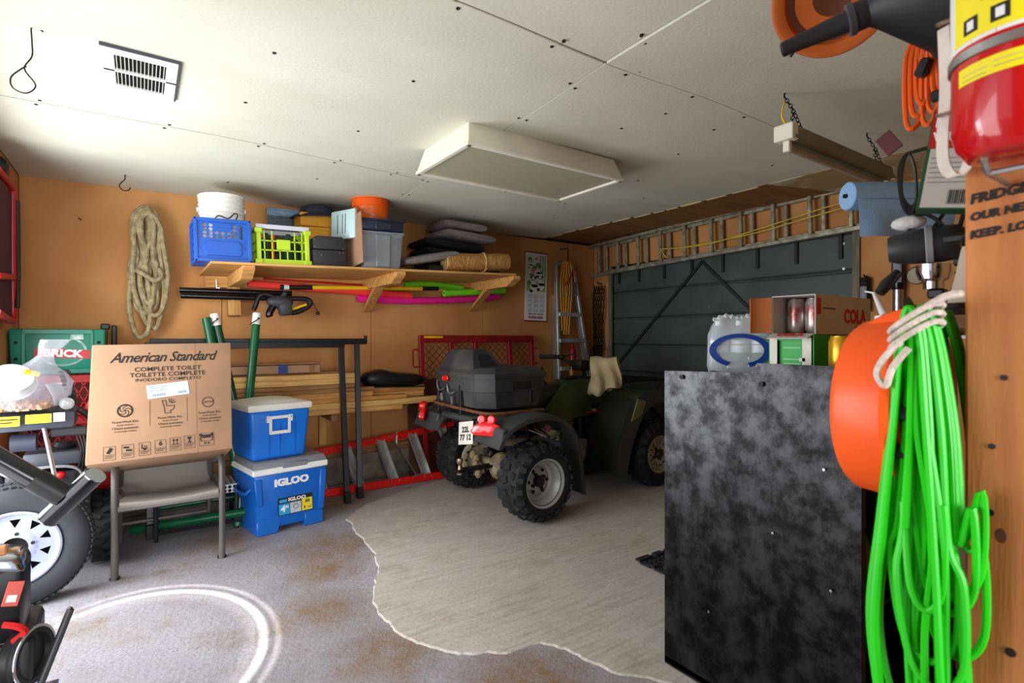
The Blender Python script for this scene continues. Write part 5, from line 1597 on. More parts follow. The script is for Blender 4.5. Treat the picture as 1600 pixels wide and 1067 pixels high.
# cargo box
def octo(x0, x1, yh, c, z):
    return [(x0 + c, -yh, z), (x1, -yh, z), (x1, yh, z), (x0 + c, yh, z), (x0, yh - c, z), (x0, -yh + c, z)]
mb = MB(); mb.loft([octo(-.36, .12, .345, .10, .785), octo(-.375, .14, .36, .10, .90), octo(-.39, .155, .37, .105, .905), octo(-.395, .16, .375, .105, 1.0)])
cb = mb.build('cargo_box', M_cargo, t, smooth=False)
mb = MB(); mb.loft([octo(-.405, .175, .385, .105, 1.002), octo(-.405, .175, .385, .105, 1.035), octo(-.36, .12, .34, .09, 1.075), octo(-.34, .1, .32, .085, 1.08)]); mb.build('lid', M_cargo, cb, smooth=False)
# moulded back-rest hump on the rear of the lid
def hump(x0, x1, y0, y1, z): return [(x0, y0, z), (x1, y0, z), (x1, y1, z), (x0, y1, z)]
mb = MB(); mb.loft([hump(-.385, -.10, -.24, .30, 1.03), hump(-.37, -.12, -.22, .28, 1.08), hump(-.335, -.16, -.15, .22, 1.17), hump(-.315, -.185, -.12, .19, 1.205), hump(-.30, -.2, -.09, .16, 1.21)]); mb.build('back_rest', M_cargo, cb, smooth=True, ang=24)
mb = MB(); mb.hull([(-.33, -.228, 1.075), (-.15, -.228, 1.075), (-.15, -.20, 1.075), (-.33, -.20, 1.075), (-.30, -.148, 1.175), (-.195, -.148, 1.175), (-.195, -.12, 1.175), (-.30, -.12, 1.175)], bev=.006); mb.build('dark_inset', M_black, cb, smooth=False)
mb = MB(); mb.box((-.407, .13, .985), (.012, .085, .04), bev=.01); mb.build('reflector', M_lens, cb)
mb = MB(); mb.box((-.05, -.374, .945), (.17, .006, .055)); mb.build('recess', M_black, cb, smooth=False)
mb = MB(); mb.box((.03, -.376, .86), (.026, .016, .085), bev=.004); mb.build('latch', M_bolt, cb, smooth=False)
mb = MB(); mb.tube([(.12, -.36, 1.04), (.15, -.36, 1.075), (.165, -.36, 1.05)], .007, 6); mb.build('lid_hinge', M_black, cb)
for y, z in ((.26, .915), (.10, .90)):
    mb = MB(); mb.tube(smooth_path([(-.392, y + .02, z + .05), (-.408, y, z + .03), (-.408, y - .02, z - .02), (-.41, y - .06, z - .025), (-.40, y - .1, z - .01)], 5), .0075, 6); mb.build('silver_hook', M_steel, cb)
    mb = MB(); mb.tube([(-.40, y - .05, z - .05), (-.395, y - .05, z - .11)], .01, 6); mb.build('hook_stem', M_steel, cb)
for y in (.28, -.06):
    mb = MB(); mb.box((-.39, y, .83), (.012, .03, .22), bev=.003); mb.build('strap', M_black, cb, smooth=False)

# tan cloth over the right grip
t = thing('work_cloth', 'tan cloth draped over the right handlebar grip of the quad bike', 'cloth', (3.125, 3.16, 1.125), rot=(0, 0, R(-42)))
mb = MB()
def drape(u, v):
    a = (v - .5) * 2
    x = (u - .5) * .21 * (1 + .25 * abs(a))
    drop = max(0, abs(a) - .12)
    dep = .27 * drop * (1 + .18 * math.sin(u * 3 + 1) + .1 * math.sin(u * 9 + a))
    y = (.034 + .018 * drop * 2 + .022 * math.sin(u * 13 + 2 * a) * drop * 1.6) * (1 if a > 0 else -1) * min(1, abs(a) / .12)
    return (x + .012 * math.sin(v * 11), y, .016 * math.cos(min(1, abs(a) / .12) * PI / 2) - dep + .006 * math.sin(u * 7))
mb.grid(drape, 22, 24); mb.solid(.005)
mb.build('cloth', mat('tan_cotton', '#8d7c5c', .95, hex2='#aa9a78', scale=7, bump=.2, bscale=120), t, ang=180)

# ================================================================== LEFT CLUSTER: crates on the back wall
M_bgreen = mat('bottle_crate_green', '#0f6a53', .42, hex2='#17816a', scale=4)
M_rcrate = mat('red_crate', '#b5171c', .42, var=.15)
def red_crate(label, z, y=4.56, x=-.405, lat=False):
    t = thing('red_crate', label, 'crate', (x, y, z))
    for rz in (0, 90, 180, 270):
        mb = MB()
        w_ = .36 if rz % 180 == 0 else .30
        d_ = .15 if rz % 180 == 0 else .18
        mb.box((0, -d_, .235), (w_, .012, .05), RZ(rz), bev=.003); mb.box((0, -d_, .02), (w_, .012, .04), RZ(rz), bev=.003)
        for i in range(8):
            xa = -w_ / 2 + w_ * i / 7
            for q in (-1, 1):
                xb = xa + q * .09
                xb = max(-w_ / 2, min(w_ / 2, xb))
                mb.bar(V((xa, -d_, .04)), V((xb, -d_, .215)), .008, .007) if rz == 0 else None
        if rz: mb.box((0, -d_, .12), (w_, .008, .18), RZ(rz))
        mb.build('side', M_rcrate, t, smooth=False)
    mb = MB(); mb.box((0, 0, .008), (.35, .29, .012)); mb.build('base', M_rcrate, t, smooth=False)
    return t
for i in range(4):
    red_crate(['red lattice crate at the bottom of the stack in the back left corner', 'red lattice crate second from the floor in the back left stack', 'red lattice crate third from the floor in the back left stack', 'red lattice crate directly under the green bottle crate'][i], .002 + .267 * i)
t = thing('bottle_crate', 'large green bottle crate with a red and white oval emblem on the red crates', 'crate', (-.425, 4.57, 1.0715))
mb = MB(); mb.hull([(-.225, -.17, 0), (.225, -.17, 0), (.225, .17, 0), (-.225, .17, 0), (-.235, -.18, .285), (.235, -.18, .285), (.235, .18, .285), (-.235, .18, .285)], bev=.014, seg=2); mb.build('body', M_bgreen, t)
mb = MB()
for c, s in (((0, -.182, .268), (.34, .012, .03)), ((0, -.177, .018), (.34, .012, .03)), ((-.165, -.18, .145), (.02, .012, .26)), ((.165, -.18, .145), (.02, .012, .26))):
    mb.box(c, s, bev=.003)
mb.build('raised_border', M_bgreen, t, smooth=False, kind='stuff')
for x in (-.2, .2):
    for z in (.1, .2):
        mb = MB(); mb.cyl((x, -.18, z), (x, -.1835, z), .01, 8); mb.build('drain_hole', M_dark, t)
def slab(nm, poly, m, y0, y1, par, mm=ID):
    mb = MB(); mb.prism(poly, y0, y1, mm); return mb.build(nm, m, par, smooth=False)
M_pw = mat('worn_white_print', '#c9d3cd', .6, hex2='#7fa79a', scale=20, lo=.3, hi=.5)
em_ = thing  # (emblem parts below)
slab('emblem_ring', disc(.02, .145, .12, .095, 28), M_pw, -.1775, -.1762, t, TR(0, 0, 0))
slab('emblem_field', disc(.02, .145, .108, .084, 28), M_bgreen, -.1785, -.1774, t)
slab('emblem_banner', [(-.115, .165), (.155, .150), (.155, .095), (-.115, .110)], mat('worn_red_print', '#c23a3c', .6), -.1795, -.1784, t)
text('BRICK', .062, M_white, t, TR(.02, -.18, .13) @ RY(3) @ FRONT, bold=.003, sx=1.1)
slab('paper_remnant', [(.055, .215), (.125, .22), (.12, .255), (.06, .25)], M_pw, -.1825, -.1815, t)
mb = MB(); mb.box((0, 0, .02), (.05, .06, .04), bev=.006); mb.box((.05, .02, -.05), (.03, .05, .16), bev=.006)
tag(mb.build('black_bracket', M_black, loc=(-.205, 4.72, 1.36)), 'small black clamp sitting on the right rear corner of the green bottle crate', 'clamp')

# ---- snow blower
t = thing('snow_blower', 'black and red snow thrower with a yellow-labelled control panel in the left corner', 'snow blower', (-.405, 3.85, 0))
M_pan = mat('control_panel_grey', '#333a48', .5, var=.15)
def up(px): return px
mb = MB(); mb.hull([(-.245, -.26, -.03), (.12, -.24, -.03), (.12, -.05, -.02), (-.245, -.07, -.02), (-.245, -.24, .05), (.12, -.22, .05), (.12, -.03, .07), (-.245, -.05, .07)], TR(0, 0, .86), bev=.012, seg=2); mb.build('control_panel', M_pan, t)
fm = TR(-.07, -.262, .885) @ RX(-6) 
mb = MB(); mb.box((-.10, -.002, -.0), (.16, .004, .05), fm); mb.build('yellow_label', M_yellow, t, smooth=False)
mb = MB(); mb.box((.05, -.002, .006), (.10, .004, .045), fm); mb.build('yellow_label', M_yellow, t, smooth=False)
mb = MB(); mb.box((.13, -.002, .008), (.045, .004, .045), fm); mb.build('white_label', M_white, t, smooth=False)
strokes('label_print', [[(-.16, .895), (-.10, .895)], [(-.16, .88), (-.12, .88)]], M_ink, .006, -.268)
mb = MB(); mb.sphere((.085, -.2, .955), .032, sc=(1, .6, 1)); mb.build('clear_knob', mat('clear_plastic', '#cfd6da', .1, trans=.7, var=.05), t)
mb = MB(); mb.box((.1, -.23, .81), (.15, .05, .045), bev=.008); mb.build('lever_block', M_black, t, smooth=False)
# ribbed black grip lever
mb = MB(); mb.bar((.105, -.12, .94), (.07, -.15, 1.13), .05, .03, 0, .008); mb.build('grip_lever', M_black, t)
for i in range(8):
    f = i / 7
    p = V((.105, -.137, .955)).lerp(V((.073, -.167, 1.12)), f)
    mb = MB(); mb.box((0, 0, 0), (.052, .008, .008), TR(*p)); mb.build('grip_rib', M_rubber, t, smooth=False)
mb = MB(); mb.prism([(.13, .88), (.18, .98), (.22, .98), (.21, .92), (.16, .84)], -.14, -.10, bev=.006); mb.build('red_lever', M_red, t)
# handle bars
for s, x0 in ((1, .17), (-1, -.25)):
    mb = MB(); mb.tube(smooth_path([(x0 - .04 * s, -.16, .92), (x0 + .01 * s, -.14, .86), (x0 + .02 * s, -.1, .78), (x0 - .03 * s, -.03, .66), (x0 - .05 * s, .05, .5), (x0 - .06 * s, .16, .3)], 5), .016, 8); mb.build('handle_bar', M_black, t)
mb = MB(); mb.tube([(.0, -.25, .84), (.055, -.27, .52)], .01, 8); mb.build('crank_rod', M_steel, t)
# engine
mb = MB(); mb.box((.0, .10, .45), (.36, .34, .26), bev=.02, seg=2); mb.build('engine_block', M_black, t)
mb = MB(); mb.box((.03, -.02, .655), (.26, .2, .075), bev=.012, seg=2); mb.build('engine_cover', mat('cover_grey', '#363c45', .45, var=.15), t)
mb = MB(); mb.box((-.2, .0, .65), (.1, .2, .06), bev=.012); mb.build('side_cover', mat('cover_grey', '#363c45', .45, var=.15), t)
mb = MB(); mb.lathe([(0, 0), (.05, 0), (.055, .015), (.045, .035), (0, .04)], 16, TR(.06, -.01, .695)); mb.build('fuel_cap', M_black, t)
for i in range(6):
    mb = MB(); mb.box((.02, -.075, .36 + .035 * i), (.30, .012, .012), bev=.003); mb.build('cooling_rib', M_pan, t, smooth=False)
mb = MB(); mb.sphere((.05, -.10, .56), .022, n=8); mb.build('red_primer', M_red, t)
mb = MB(); mb.tube(smooth_path([(-.15, -.10, .6), (0, -.12, .615), (.12, -.11, .59), (.16, -.08, .48)], 5), .008, 6); mb.build('fuel_line', M_grey, t)
for i in range(4):
    mb = MB(); mb.tube(smooth_path([(.1 + .02 * i, -.12, .82), (.14 + .01 * i, -.13, .68), (.11 + .02 * i, -.09, .52), (.13, -.03, .40)], 5), .005, 5); mb.build('control_cable', M_black, t)
mb = MB(); mb.lathe([(0, 0), (.045, 0), (.045, .1), (0, .1)], 16, TR(-.14, -.15, .76) @ RY(90)); mb.build('filter_canister', M_pan, t)
mb = MB(); mb.box((-.02, .05, .78), (.42, .03, .1), RY(-14), bev=.004); mb.build('brown_board', M_card, t, smooth=False) if 0 else mb.bm.free()
# red housing and wheels
mb = MB(); mb.hull([(-.24, .30, .05), (.28, .30, .05), (.28, .52, .05), (-.24, .52, .05), (-.24, .24, .40), (.26, .24, .40), (.26, .50, .5), (-.24, .50, .5)], bev=.02); mb.build('auger_housing', M_red, t)
mb = MB(); mb.hull([(-.12, .06, .15), (.14, .06, .15), (.14, .3, .15), (-.12, .3, .15), (-.12, .06, .34), (.14, .06, .34), (.14, .3, .34), (-.12, .3, .34)], bev=.02); mb.build('gear_case', M_red, t)
def side_wheel(cx):
    tm = TR(cx, .10, .205) @ RY(90)
    mb = MB(); mb.lathe([(.10, -.05), (.16, -.055), (.185, -.04), (.19, 0), (.185, .04), (.16, .055), (.10, .05)], 30, tm, cap=False)
    ty = mb.build('tyre', M_rubber, t)
    lug = MB()
    for i in range(18):
        for q in (-1, 1):
            m = tm @ MX.Rotation(2 * PI * (i + .5 * (q > 0)) / 18, 4, 'Z') @ TR(.188, 0, q * .026) @ RX(q * 24)
            lug.box((.004, 0, 0), (.024, .026, .05), m)
    lug.build('tread_lug', M_rubber, ty, smooth=False, kind='stuff')
    mb = MB(); mb.lathe([(.105, -.045), (.09, -.02), (.03, -.01), (.03, .03), (.09, .02), (.105, .045)], 24, tm, cap=False); mb.cyl((cx - .06, .1, .205), (cx + .06, .1, .205), .02, 10); mb.build('rim', M_grey, t)
side_wheel(.225); side_wheel(-.215)
mb = MB(); mb.cyl((-.2, .1, .205), (.2, .1, .205), .016, 8); mb.build('axle', M_bolt, t)

# bag of pellets with a white tub, resting on the control panel
M_film = mat('clear_film', '#b4b2bc', .18, var=.04, alpha=.24, bump=.5, bscale=14)
t = thing('plastic_bag', 'knotted clear plastic bag holding brown pellets and a white tub on the control panel', 'bag', (-.53, 3.655, .932))
mb = MB()
rings = []
prof_b = [(0, .10), (.015, .155), (.07, .17), (.14, .16), (.19, .115), (.22, .07), (.25, .045), (.28, .03), (.33, .05), (.36, .058)]
for z, r_ in prof_b:
    rings.append([(r_ * (1 + .1 * math.sin(5 * a + z * 20)) * math.cos(a) * 1.05 + z * .45, r_ * .62 * (1 + .12 * math.sin(4 * a + z * 30)) * math.sin(a), z) for a in [2 * PI * j / 28 for j in range(28)]])
mb.loft(rings, cap=False); mb.build('film', M_film, t, ang=60)
mb = MB()
r2 = random.Random(3)
for i in range(420):
    a, q = r2.random() * 2 * PI, math.sqrt(r2.random())
    x, y, z = q * math.cos(a) * .148, q * math.sin(a) * .088, .008 + r2.random() * .06 * (1 - .6 * q)
    m = TR(x, y, z) @ RZ(r2.uniform(0, 360)) @ RX(r2.uniform(0, 360))
    mb.box((0, 0, 0), (.02, .012, .011), m)
mb.build('pellets', mat('pellets', '#a36f3c', .8, hex2='#d9b184', scale=30), t, smooth=False, kind='stuff')
mb = MB(); mb.lathe([(0, 0), (.075, .0), (.085, .018), (.103, .022), (.105, .034), (.098, .036), (.085, .08), (0, .08)], 28, TR(-.01, -.01, .12) @ RX(48) @ RY(10)); mb.build('white_tub', mat('matt_tub', '#b9bab8', .6, var=.05), t)
mb = MB(); mb.tube([(.05, -.06, .2), (.1, -.03, .18)], .014, 8); mb.build('yellow_tag', M_yellow, t)

# grey funnel seen behind the bag
mb = MB(); mb.lathe([(.05, .12), (.048, .12), (.014, .05), (.009, 0), (.012, 0), (.018, .05), (.052, .12)], 18, cap=False)
tag(mb.build('small_funnel', M_grey, loc=(-.375, 3.80, .932)), 'small grey funnel standing on the snow thrower panel behind the bag', 'funnel')

# ---- trailer wheel
M_tyre2 = mat('trailer_tyre', '#303236', .7, var=.15, scale=8, bump=.06, bscale=50)
M_wrim = mat('white_wheel', '#a9b0c8', .35, var=.05)
t = thing('trailer_wheel', 'white spoked trailer wheel with a grey tyre standing upright at the left', 'wheel', (-.494, 3.50, .298), rot=(R(90), 0, 0))
r, h = .295, .085
mb = MB(); mb.lathe([(.17, -h * .8), (.2, -h), (.25, -h * 1.02), (.28, -h * .86), (.293, -h * .6), (.297, 0), (.293, h * .6), (.28, h * .86), (.25, h * 1.02), (.2, h), (.17, h * .8)], 56, cap=False)
ty = mb.build('tyre', M_tyre2, t)
lug = MB()
for i in range(64):
    for q in (-1, 0, 1):
        m = MX.Rotation(2 * PI * (i + .33 * q) / 64, 4, 'Z') @ TR(.294 - .005 * abs(q), 0, q * .05) @ RX(20 * q)
        lug.box((.003, 0, 0), (.008, .018, .036), m)
lug.build('tread_block', M_tyre2, ty, smooth=False, kind='stuff')
# dished disc with triangular windows
mb = MB()
NW = 10
zf = lambda q: .058 if q > .165 else (.03 + .02 * math.cos((q - .06) / .105 * PI) if q > .06 else .05)
mb.lathe([(.176, h * .75), (.178, h * .98), (.170, h * 1.02), (.163, h * .8), (.160, .045), (.150, .038)], 60, cap=False)
mb.lathe([(.085, .052), (.072, .06), (.05, .061), (.05, .02)], 60, cap=False)
ring_n = 6 * NW
def pt(rr_, a): return (rr_ * math.cos(a), rr_ * math.sin(a), .038 + (.014) * (.150 - rr_) / .065)
for i in range(NW):
    a0 = 2 * PI * i / NW
    da = 2 * PI / NW
    tri = [(.093, .5), (.133, .25), (.133, .75)]
    tri = [pt(q, a0 + f * da) for q, f in tri]
    O = [pt(.15, a0 + f * da) for f in (0, .25, .5, .75, 1)]
    I = [pt(.085, a0 + f * da) for f in (0, .5, 1)]
    vs = O + I + tri
    mb.raw(vs, [(0, 1, 9, 5), (1, 2, 9), (2, 10, 9), (2, 3, 10), (3, 4, 7, 10), (10, 7, 6, 8), (9, 8, 6, 5)])
mb.lathe([(.17, -h * .8), (.165, 0), (.163, .045)], 60, cap=False)
bmesh.ops.remove_doubles(mb.bm, verts=mb.bm.verts, dist=.0005)
ro = mb.build('rim', M_wrim, t, ang=30)
mb = MB(); mb.lathe([(0, .0), (.05, 0), (.05, .03), (0, .03)], 30, TR(0, 0, -.0)); mb.build('centre_bore', M_dark, ro)
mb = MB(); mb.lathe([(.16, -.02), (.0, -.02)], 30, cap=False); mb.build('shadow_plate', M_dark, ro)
for i in range(5):
    a = 2 * PI * i / 5 + .2
    mb = MB(); mb.cyl((.067 * math.cos(a), .067 * math.sin(a), .05), (.067 * math.cos(a), .067 * math.sin(a), .064), .008, 10); mb.build('bolt_hole', M_ink, ro)

# ---- black tubular boom with a T end
M_gloss = mat('gloss_black_tube', '#1a1c20', .22, .3, var=.2, coat=.4)
M_chrome = mat('chrome', '#c8cdd6', .12, 1.0, var=.03)
t = thing('tube_boom', 'glossy black tube with a T shaped end reaching in at the left edge', 'hoist', (-.62, 2.62, 0))
mb = MB(); mb.tube([(-.03, 0, 1.07), (.38, -.03, .715)], .038, 20); mb.build('boom', M_gloss, t)
mb = MB(); mb.tube([(.30, -.024, .785), (.385, -.03, .71)], .041, 20); mb.build('sleeve', M_black, t)
mb = MB(); mb.tube([(.335, .015, .622), (.478, -.085, .785)], .036, 20); mb.build('cross_piece', M_gloss, t)
for a, b in (((.478, -.085, .785), (.480, -.0865, .788)), ((.333, .016, .6195), (.335, .015, .622))):
    mb = MB(); mb.tube([a, b], .0375, 20); mb.build('end_ring', M_chrome, t)
mb = MB(); mb.box((-.02, 0, .55), (.07, .07, 1.1), bev=.006); mb.build('post', M_gloss, t, smooth=False)
mb = MB(); mb.box((-.02, 0, .02), (.1, .5, .04), bev=.006); mb.build('base', M_gloss, t, smooth=False)

# ---- small engine machine in the left foreground
t = thing('small_engine', 'small black engine machine with silver and red parts at the bottom left corner', 'engine', (-.335, 2.02, .055))
mb = MB(); mb.box((-.06, .06, .22), (.30, .26, .40), bev=.02, seg=2); mb.build('crankcase', M_black, t)
mb = MB(); mb.hull([(-.13, -.05, .38), (.065, -.045, .38), (.065, .12, .38), (-.13, .12, .38), (-.13, -.05, .60), (.07, -.048, .63), (.07, .10, .63), (-.13, .10, .66)], bev=.02, seg=2); mb.build('shroud', M_blacksteel, t)
mb = MB(); mb.hull([(-.01, -.07, .625), (.075, -.06, .60), (.075, .06, .60), (-.01, .06, .63), (.0, -.06, .665), (.06, -.05, .65), (.06, .05, .65), (.0, .05, .67)], bev=.012, seg=2); mb.build('silver_cover', M_chrome, t)
mb = MB(); mb.lathe([(.03, 0), (.034, .004), (.034, .03), (.028, .034), (0, .02)], 18, TR(-.035, -.07, .66) @ RX(70)); mb.build('knob', M_black, t)
mb = MB(); mb.box((0, 0, 0), (.034, .004, .066), TR(.05, -.054, .55) @ RY(14) @ RZ(4), bev=.001); mb.build('red_plate', mat('faded_red_plate', '#c8584a', .45, var=.15), t, smooth=False)
mb = MB(); mb.box((.0, -.003, -.012), (.02, .002, .018), TR(.05, -.054, .55) @ RY(14) @ RZ(4)); mb.build('white_mark', M_white, t, smooth=False)
mb = MB(); mb.box((.02, -.03, .66), (.03, .03, .035), bev=.004); mb.build('orange_part', mat('pale_orange', '#d38a5e', .5), t, smooth=False)
mb = MB(); mb.tube(smooth_path([(.03, -.05, .47), (.06, -.06, .46), (.075, -.06, .44), (.05, -.06, .42)], 4), .009, 6); mb.build('red_trigger', M_red, t)
wm = TR(.075, -.03, .36) @ RX(82) @ RY(62)
mb = MB(); mb.lathe([(0, -.02), (.078, -.02), (.082, -.012), (.074, 0), (.074, .0), (.082, .012), (.078, .02), (.06, .022), (.055, .008), (0, .008)], 30, wm); mb.build('pulley', M_black, t)
mb = MB(); mb.lathe([(.079, .021), (.079, .023), (.072, .0235), (.072, .021)], 30, wm, cap=False); mb.build('pulley_edge', M_chrome, t)
mb = MB(); mb.box((.02, -.03, .36), (.09, .06, .12), bev=.008); mb.build('bearing_block', mat('cast_metal', '#6f6b68', .4, .6, var=.3), t, smooth=False)
mb = MB(); mb.box((.06, -.06, .245), (.16, .14, .02), bev=.003); mb.build('steel_plate', M_chrome, t, smooth=False)
mb = MB(); mb.sphere((.0, -.08, .42), .014, n=8); mb.build('steel_ball', M_chrome, t)
mb = MB(); mb.bar((.175, -.085, .49), (.075, -.145, .205), .03, .014, 20, .004); mb.bar((.0755, -.1445, .207), (.0, -.17, -.02), .03, .014, 20, .004); mb.build('lever_arm', M_black, t, smooth=False)
mb = MB(); mb.tube([(.0, -.12, .23), (.085, -.14, .27)], .02, 10); mb.build('lever_pivot', M_bolt, t)
for s in (-.2, .06):
    mb = MB(); mb.box((s, .05, -.015), (.06, .3, .08), bev=.004); mb.build('skid', M_black, t, smooth=False)

# red framed folding lounger hung flat on the left wall
t = thing('red_sled', 'red rimmed dark panel hanging on the left wall at the picture edge', 'sled', (XL + .012, 4.09, 1.40), rot=(0, 0, 0))
mb = MB(); mb.prism([(-.22, .03), (.215, .0), (.225, .20), (.215, .75), (-.22, .78)], .0, .03, RZ(90) @ MX.Diagonal((1, -1, 1, 1)), bev=.008); mb.build('panel', mat('dark_maroon_mesh', '#4a1d24', .8, var=.2), t)
mb = MB(); mb.tube(smooth_path([(.03, -.22, .04), (.03, .2, .0), (.03, .235, .06), (.03, .228, .2), (.03, .215, .74), (.03, .19, .79), (.03, -.22, .8)], 5), .02, 10); mb.build('red_rim', mat('crimson_rim', '#b01020', .35), t)
mb = MB(); mb.box((.035, .02, .245), (.03, .46, .035), RX(4), bev=.006); mb.build('cross_bar', M_red, t, smooth=False)
mb = MB(); mb.tube([(.05, .225, .08), (.052, .232, .3), (.05, .222, .72)], .014, 8); mb.build('dark_edging', M_black, t)
mb = MB(); mb.box((.01, .05, .86), (.05, .12, .12), bev=.02); mb.build('hanger', M_black, t)

# ================================================================== BLACK STEEL CABINET AND WHAT STANDS ON IT
def patchy_steel():
    m = D.materials.new('patchy_black_steel')
    m.use_nodes = True
    tt = m.node_tree
    b = tt.nodes['Principled BSDF']
    L_ = tt.links.new
    tc = tt.nodes.new('ShaderNodeTexCoord')
    n1 = tt.nodes.new('ShaderNodeTexNoise'); n1.inputs['Scale'].default_value = 11; n1.inputs['Detail'].default_value = 8; n1.inputs['Roughness'].default_value = .72
    L_(tc.outputs['Object'], n1.inputs['Vector'])
    n2 = tt.nodes.new('ShaderNodeTexNoise'); n2.inputs['Scale'].default_value = 2.1; n2.inputs['Detail'].default_value = 4
    L_(tc.outputs['Object'], n2.inputs['Vector'])
    r1 = tt.nodes.new('ShaderNodeValToRGB')
    r1.color_ramp.elements[0].position = .46; r1.color_ramp.elements[0].color = (*rgb('#09090b'), 1)
    r1.color_ramp.elements[1].position = .66; r1.color_ramp.elements[1].color = (*rgb('#222429'), 1)
    L_(n1.outputs['Fac'], r1.inputs['Fac'])
    vo = tt.nodes.new('ShaderNodeTexVoronoi'); vo.inputs['Scale'].default_value = 34
    L_(tc.outputs['Object'], vo.inputs['Vector'])
    vr = tt.nodes.new('ShaderNodeValToRGB')
    vr.color_ramp.elements[0].position = .06; vr.color_ramp.elements[0].color = (.25, .24, .23, 1)
    vr.color_ramp.elements[1].position = .2; vr.color_ramp.elements[1].color = (1, 1, 1, 1)
    L_(vo.outputs['Distance'], vr.inputs['Fac'])
    mxx = tt.nodes.new('ShaderNodeMix'); mxx.data_type = 'RGBA'; mxx.blend_type = 'MULTIPLY'; mxx.inputs['Factor'].default_value = 1.0
    L_(r1.outputs['Color'], mxx.inputs['A']); L_(vr.outputs['Color'], mxx.inputs['B'])
    L_(mxx.outputs['Result'], b.inputs['Base Color'])
    sl = tt.nodes.new('ShaderNodeMapRange')
    sl.inputs['From Min'].default_value = .40; sl.inputs['From Max'].default_value = .60; sl.inputs['To Min'].default_value = .2; sl.inputs['To Max'].default_value = .85
    L_(n1.outputs['Fac'], sl.inputs['Value']); L_(sl.outputs['Result'], b.inputs['Specular IOR Level'])
    mr = tt.nodes.new('ShaderNodeMapRange')
    mr.inputs['From Min'].default_value = .35; mr.inputs['From Max'].default_value = .7
    mr.inputs['To Min'].default_value = .34; mr.inputs['To Max'].default_value = .22
    L_(n2.outputs['Fac'], mr.inputs['Value'])
    L_(mr.outputs['Result'], b.inputs['Roughness'])
    b.inputs['Metallic'].default_value = .45

    bp = tt.nodes.new('ShaderNodeBump'); bp.inputs['Strength'].default_value = .12; bp.inputs['Distance'].default_value = .006
    L_(n1.outputs['Fac'], bp.inputs['Height']); L_(bp.outputs['Normal'], b.inputs['Normal'])
    return m
M_patchy = patchy_steel()
CX, CY0, CY1, CZ = 1.71, .69, 1.396, 1.165
t = thing('steel_cabinet', 'tall black steel cabinet with a blotchy scratched side panel in the right foreground', 'cabinet', (CX, CY0, 0))
cw_, cd_ = .80, CY1 - CY0
mb = MB(); mb.prism([(0, .012), (0, 1.215), (-.318, 1.215), (-.345, 1.18), (-cd_, 1.170), (-cd_, .012)], -.006, .0, RZ(90) @ MX.Diagonal((-1, 1, 1, 1)))
mb.build('side_panel', M_patchy, t, smooth=False)
for c, s, nm in (((cw_ / 2 + .002, cd_ / 2, CZ - .01), (cw_ - .004, cd_, .02), 'top'), ((cw_ / 2, cd_ / 2, .03), (cw_, cd_, .02), 'bottom'), ((cw_ - .01, cd_ / 2, CZ / 2), (.02, cd_ - .01, CZ - .04), 'far_side'), ((cw_ / 2, cd_ - .01, CZ / 2), (cw_ - .04, .02, CZ - .04), 'back'), ((.012, cd_ / 2, CZ / 2), (.02, cd_ - .005, CZ - .04), 'near_side')):
    mb = MB(); mb.box(c, s); mb.build(nm, M_blacksteel, t, smooth=False)
mb = MB()
for c, s in (((.02, .012, CZ / 2), (.035, .02, CZ - .02)), ((cw_ - .02, .012, CZ / 2), (.035, .02, CZ - .02)), ((cw_ / 2, .012, CZ - .035), (cw_, .02, .03)), ((cw_ / 2, .012, .05), (cw_, .02, .04))):
    mb.box(c, s, bev=.002)
mb.build('door_surround', M_blacksteel, t, smooth=False)
mb = MB(); mb.box((cw_ / 2, cd_ / 2, .46), (cw_ - .05, cd_ - .05, .015)); mb.build('inner_shelf', M_blacksteel, t, smooth=False)
for y, z in ((-.30, 1.145), (-.62, 1.15), (-.1, .9), (-.26, .66), (-.08, .54), (-.5, .3)):
    mb = MB(); mb.cyl((-.0055, -y, z), (-.009, -y, z), .009 if z > 1.1 else .004, 10); mb.build('bolt_hole', M_ink if z > 1.1 else M_steel, t)
mb = MB(); mb.sphere((0, 0, 0), .12, sc=(1, .8, .9)); mb.lathe([(.05, .1), (.06, .13), (.03, .14), (0, .14)], 16)
tag(mb.build('motor_housing', mat('olive_motor', '#4c4f3a', .4, .3, var=.3), loc=(1.95, .86, .575)), 'rounded dull motor housing standing inside the open steel cabinet', 'motor')

# shrink wrapped water bottles
M_pet = mat('clear_bottle', '#dfeef2', .06, var=.02, trans=.85, ior=1.2)
M_water = mat('bottle_label', '#cfe1ec', .4, hex2='#f0f2f2', scale=30)
t = thing('water_pack', 'shrink wrapped pack of clear water bottles on the left corner of the steel cabinet', 'water bottles', (1.985, 1.245, CZ + .001), -57)
M_bcap = mat('bottle_cap_white', '#e9ecef', .4, var=.03)
for i in range(3):
    for j in range(2):
        x, y = -.076 + .076 * i, -.038 + .076 * j
        mb = MB(); mb.lathe([(.0, 0), (.03, 0), (.034, .012), (.034, .03), (.032, .035), (.034, .04), (.034, .055), (.032, .06), (.034, .065), (.034, .125), (.031, .14), (.018, .17), (.0125, .18), (.0125, .192), (0, .192)], 18, TR(x, y, .002)); bo = mb.build('bottle', M_pet, t)
        mb = MB(); mb.lathe([(.0345, .075), (.0348, .076), (.0348, .122), (.0345, .123)], 18, TR(x, y, .002), cap=False); mb.build('bottle_label', M_water, bo)
        mb = MB(); mb.lathe([(.0347, .104), (.0352, .104), (.0352, .108), (.0347, .108)], 18, TR(x, y, .002), cap=False); mb.build('label_stripe', M_red, bo)
        mb = MB(); mb.lathe([(0, .182), (.0145, .182), (.0145, .2), (0, .2)], 14, TR(x, y, .002)); mb.build('cap', M_bcap, bo)
mb = MB()
rings = []
